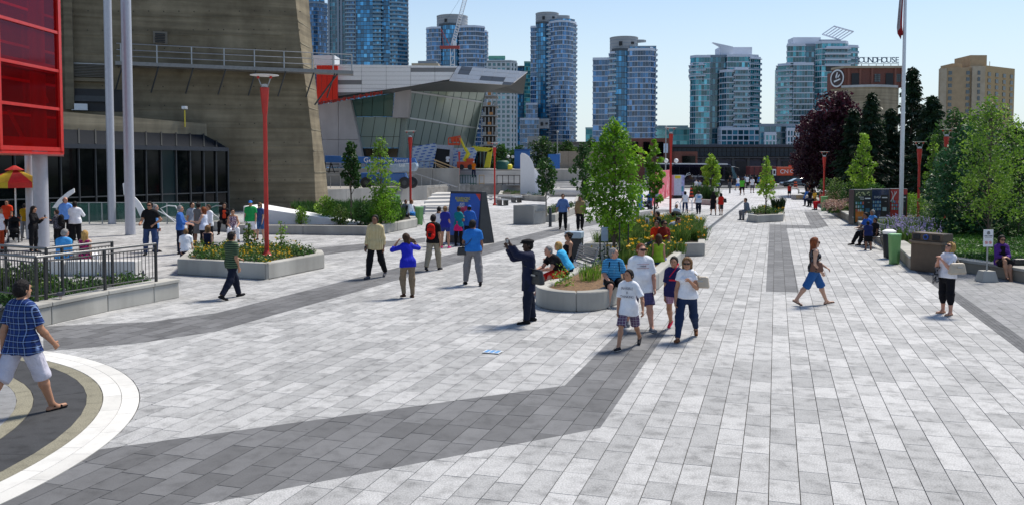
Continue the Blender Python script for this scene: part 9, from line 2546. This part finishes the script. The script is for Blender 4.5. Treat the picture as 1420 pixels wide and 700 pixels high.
for(x, y, hp, f_, lb, a, c)in far:
 person(x, y, None, f_, lb, h=min(1.9, max(1.35, hp*G(x, y).y/F_)), skin=random.choice(('tan', 'fair', 'brown')), hc=random.choice(('black', 'brown', 'black')), hair=random.choice(('short', 'bob')), top='tee', topc=COLS[a], botc=COLS[c], bot=random.choice(('trousers', 'shorts')), legs=random.choice((STRs, STRs2, None)), w=1.05)
p=sit(1130,66.0,-80, 'person in yellow shirt sitting under the purple tree', seat=.45, h=1.72, skin='brown', hc='black', hair='short', top='tee', topc=cloth((210,160,50)), botc=BLACKC, legs=SIT)
p=sit(1124,67.5,-60, 'person in black sitting left of the yellow shirt under the tree', seat=.45, h=1.72, skin='brown', hc='black', hair='short', top='tee', topc=BLACKC, botc=NAVYC, legs=SIT)
p=sit(1139,61.6,-85, 'person in red trousers sitting behind the green bin by the purple tree', seat=.45, h=1.74, skin='tan', hc='brown', hair='short', top='tee', topc=cloth((190,60,60)), botc=cloth((200,30,40)), legs=SIT)
for(x, y, lb)in((1112,277, 'square concrete seat block with wooden front under the purple tree'),(1132,279, 'low concrete seat block right of the people in the shade')):
 g_=G(x, y);o_=empty('seat_block', g_,.1, label=lb, cat='seat');MB().box((0,0,.22),(1.7,.9,.44)).build('block', M_CONC, o_, bevel=.03);MB().box((0,-.46,.25),(1.5,.03,.3)).build('front_board', M_WOOD, o_)
p=person(pos=(P(657,243,91).x,91,1.9), face=-20, label='worker in orange vest and white hard hat on the wide steps', h=1.75, skin='tan', hc='brown', hair='short', cap='hardhat', capc=M_FOAMW, top='tee', topc=cloth((230,120,20)), botc=NAVYC)
p=person(pos=(P(621,232,94.5).x,94.5,2.72), face=160, label='worker in white shirt standing in the dark entrance opening', h=1.7, skin='brown', hc='black', hair='short', top='tee', topc=WHITEC, botc=BLACKC)
# bicycles near the fin
def bicycle(px_, py_, rz, label):
 g_=G(px_, py_);o_=empty('bicycle', g_, rz, label=label, cat='bicycle', group='bicycles parked near the fin sculpture')
 for x in(-.52,.52):
  b=MB();n=18
  b.path([(x+.33*math.cos(2*PI*i/n),0,.34+.33*math.sin(2*PI*i/n))for i in range(n+1)],.02, n=5);b.build('wheel', M_BLACK, o_)
 b=MB();b.tube((-.52,0,.34),(-.12,0,.34),.018);b.tube((-.12,0,.34),(-.2,0,.82),.018);b.tube((-.12,0,.34),(.36,0,.78),.018);b.tube((-.2,0,.76),(.36,0,.80),.018);b.tube((.36,0,.9),(.52,0,.34),.018);b.tube((-.52,0,.34),(-.2,0,.76),.014);b.build('frame', M_GALV, o_)
 MB().box((-.22,0,.87),(.26,.12,.05)).build('saddle', M_BLACK, o_, bevel=.02);MB().tube((.34,-.25,.98),(.34,.25,.98),.015).build('handlebar', M_BLACK, o_)
for k_, x in enumerate((746,753,760,767,773)):bicycle(x,271.5,.5,['first', 'second', 'third', 'fourth', 'last'][k_]+' parked bicycle counting right from the pale fin sculpture')
# pigeon on the paving and one on the left wall
def pigeon(loc, rz, label):
 o_=empty('pigeon', loc, rz, label=label, cat='pigeon');Fd=Field((-.1,-.2,0),(.1,.22,.26),.01)
 Fd.ell((0,0,.10),(.045,.09,.05),.02);Fd.cone((0,-.07,.13),(0,-.09,.18),.03,.02,.02);Fd.ell((0,-.10,.195),(.02,.026,.022),.01);Fd.cone((0,.08,.09),(0,.18,.06),.03,.012,.02,(V(0,0,1),.5))
 link_mesh('body', Fd.mesh('body', mat('pigeon_gray',(.10,.10,.12),.6)), o_);MB().tube((0,-.12,.19),(0,-.145,.185),.006, n=5).build('beak', M_BLACK, o_)
 for s in(-.02,.02):MB().tube((s,0,0),(s,0,.06),.005, n=5).build('leg', mat('bird_leg',(.4,.12,.08),.6), o_)
pigeon(G(198,384),.6, 'dark pigeon seen through the railing bars near its right end')
pigeon(G(84,414,.45),1.4, 'small brown bird on the low wall top in front of the railing')
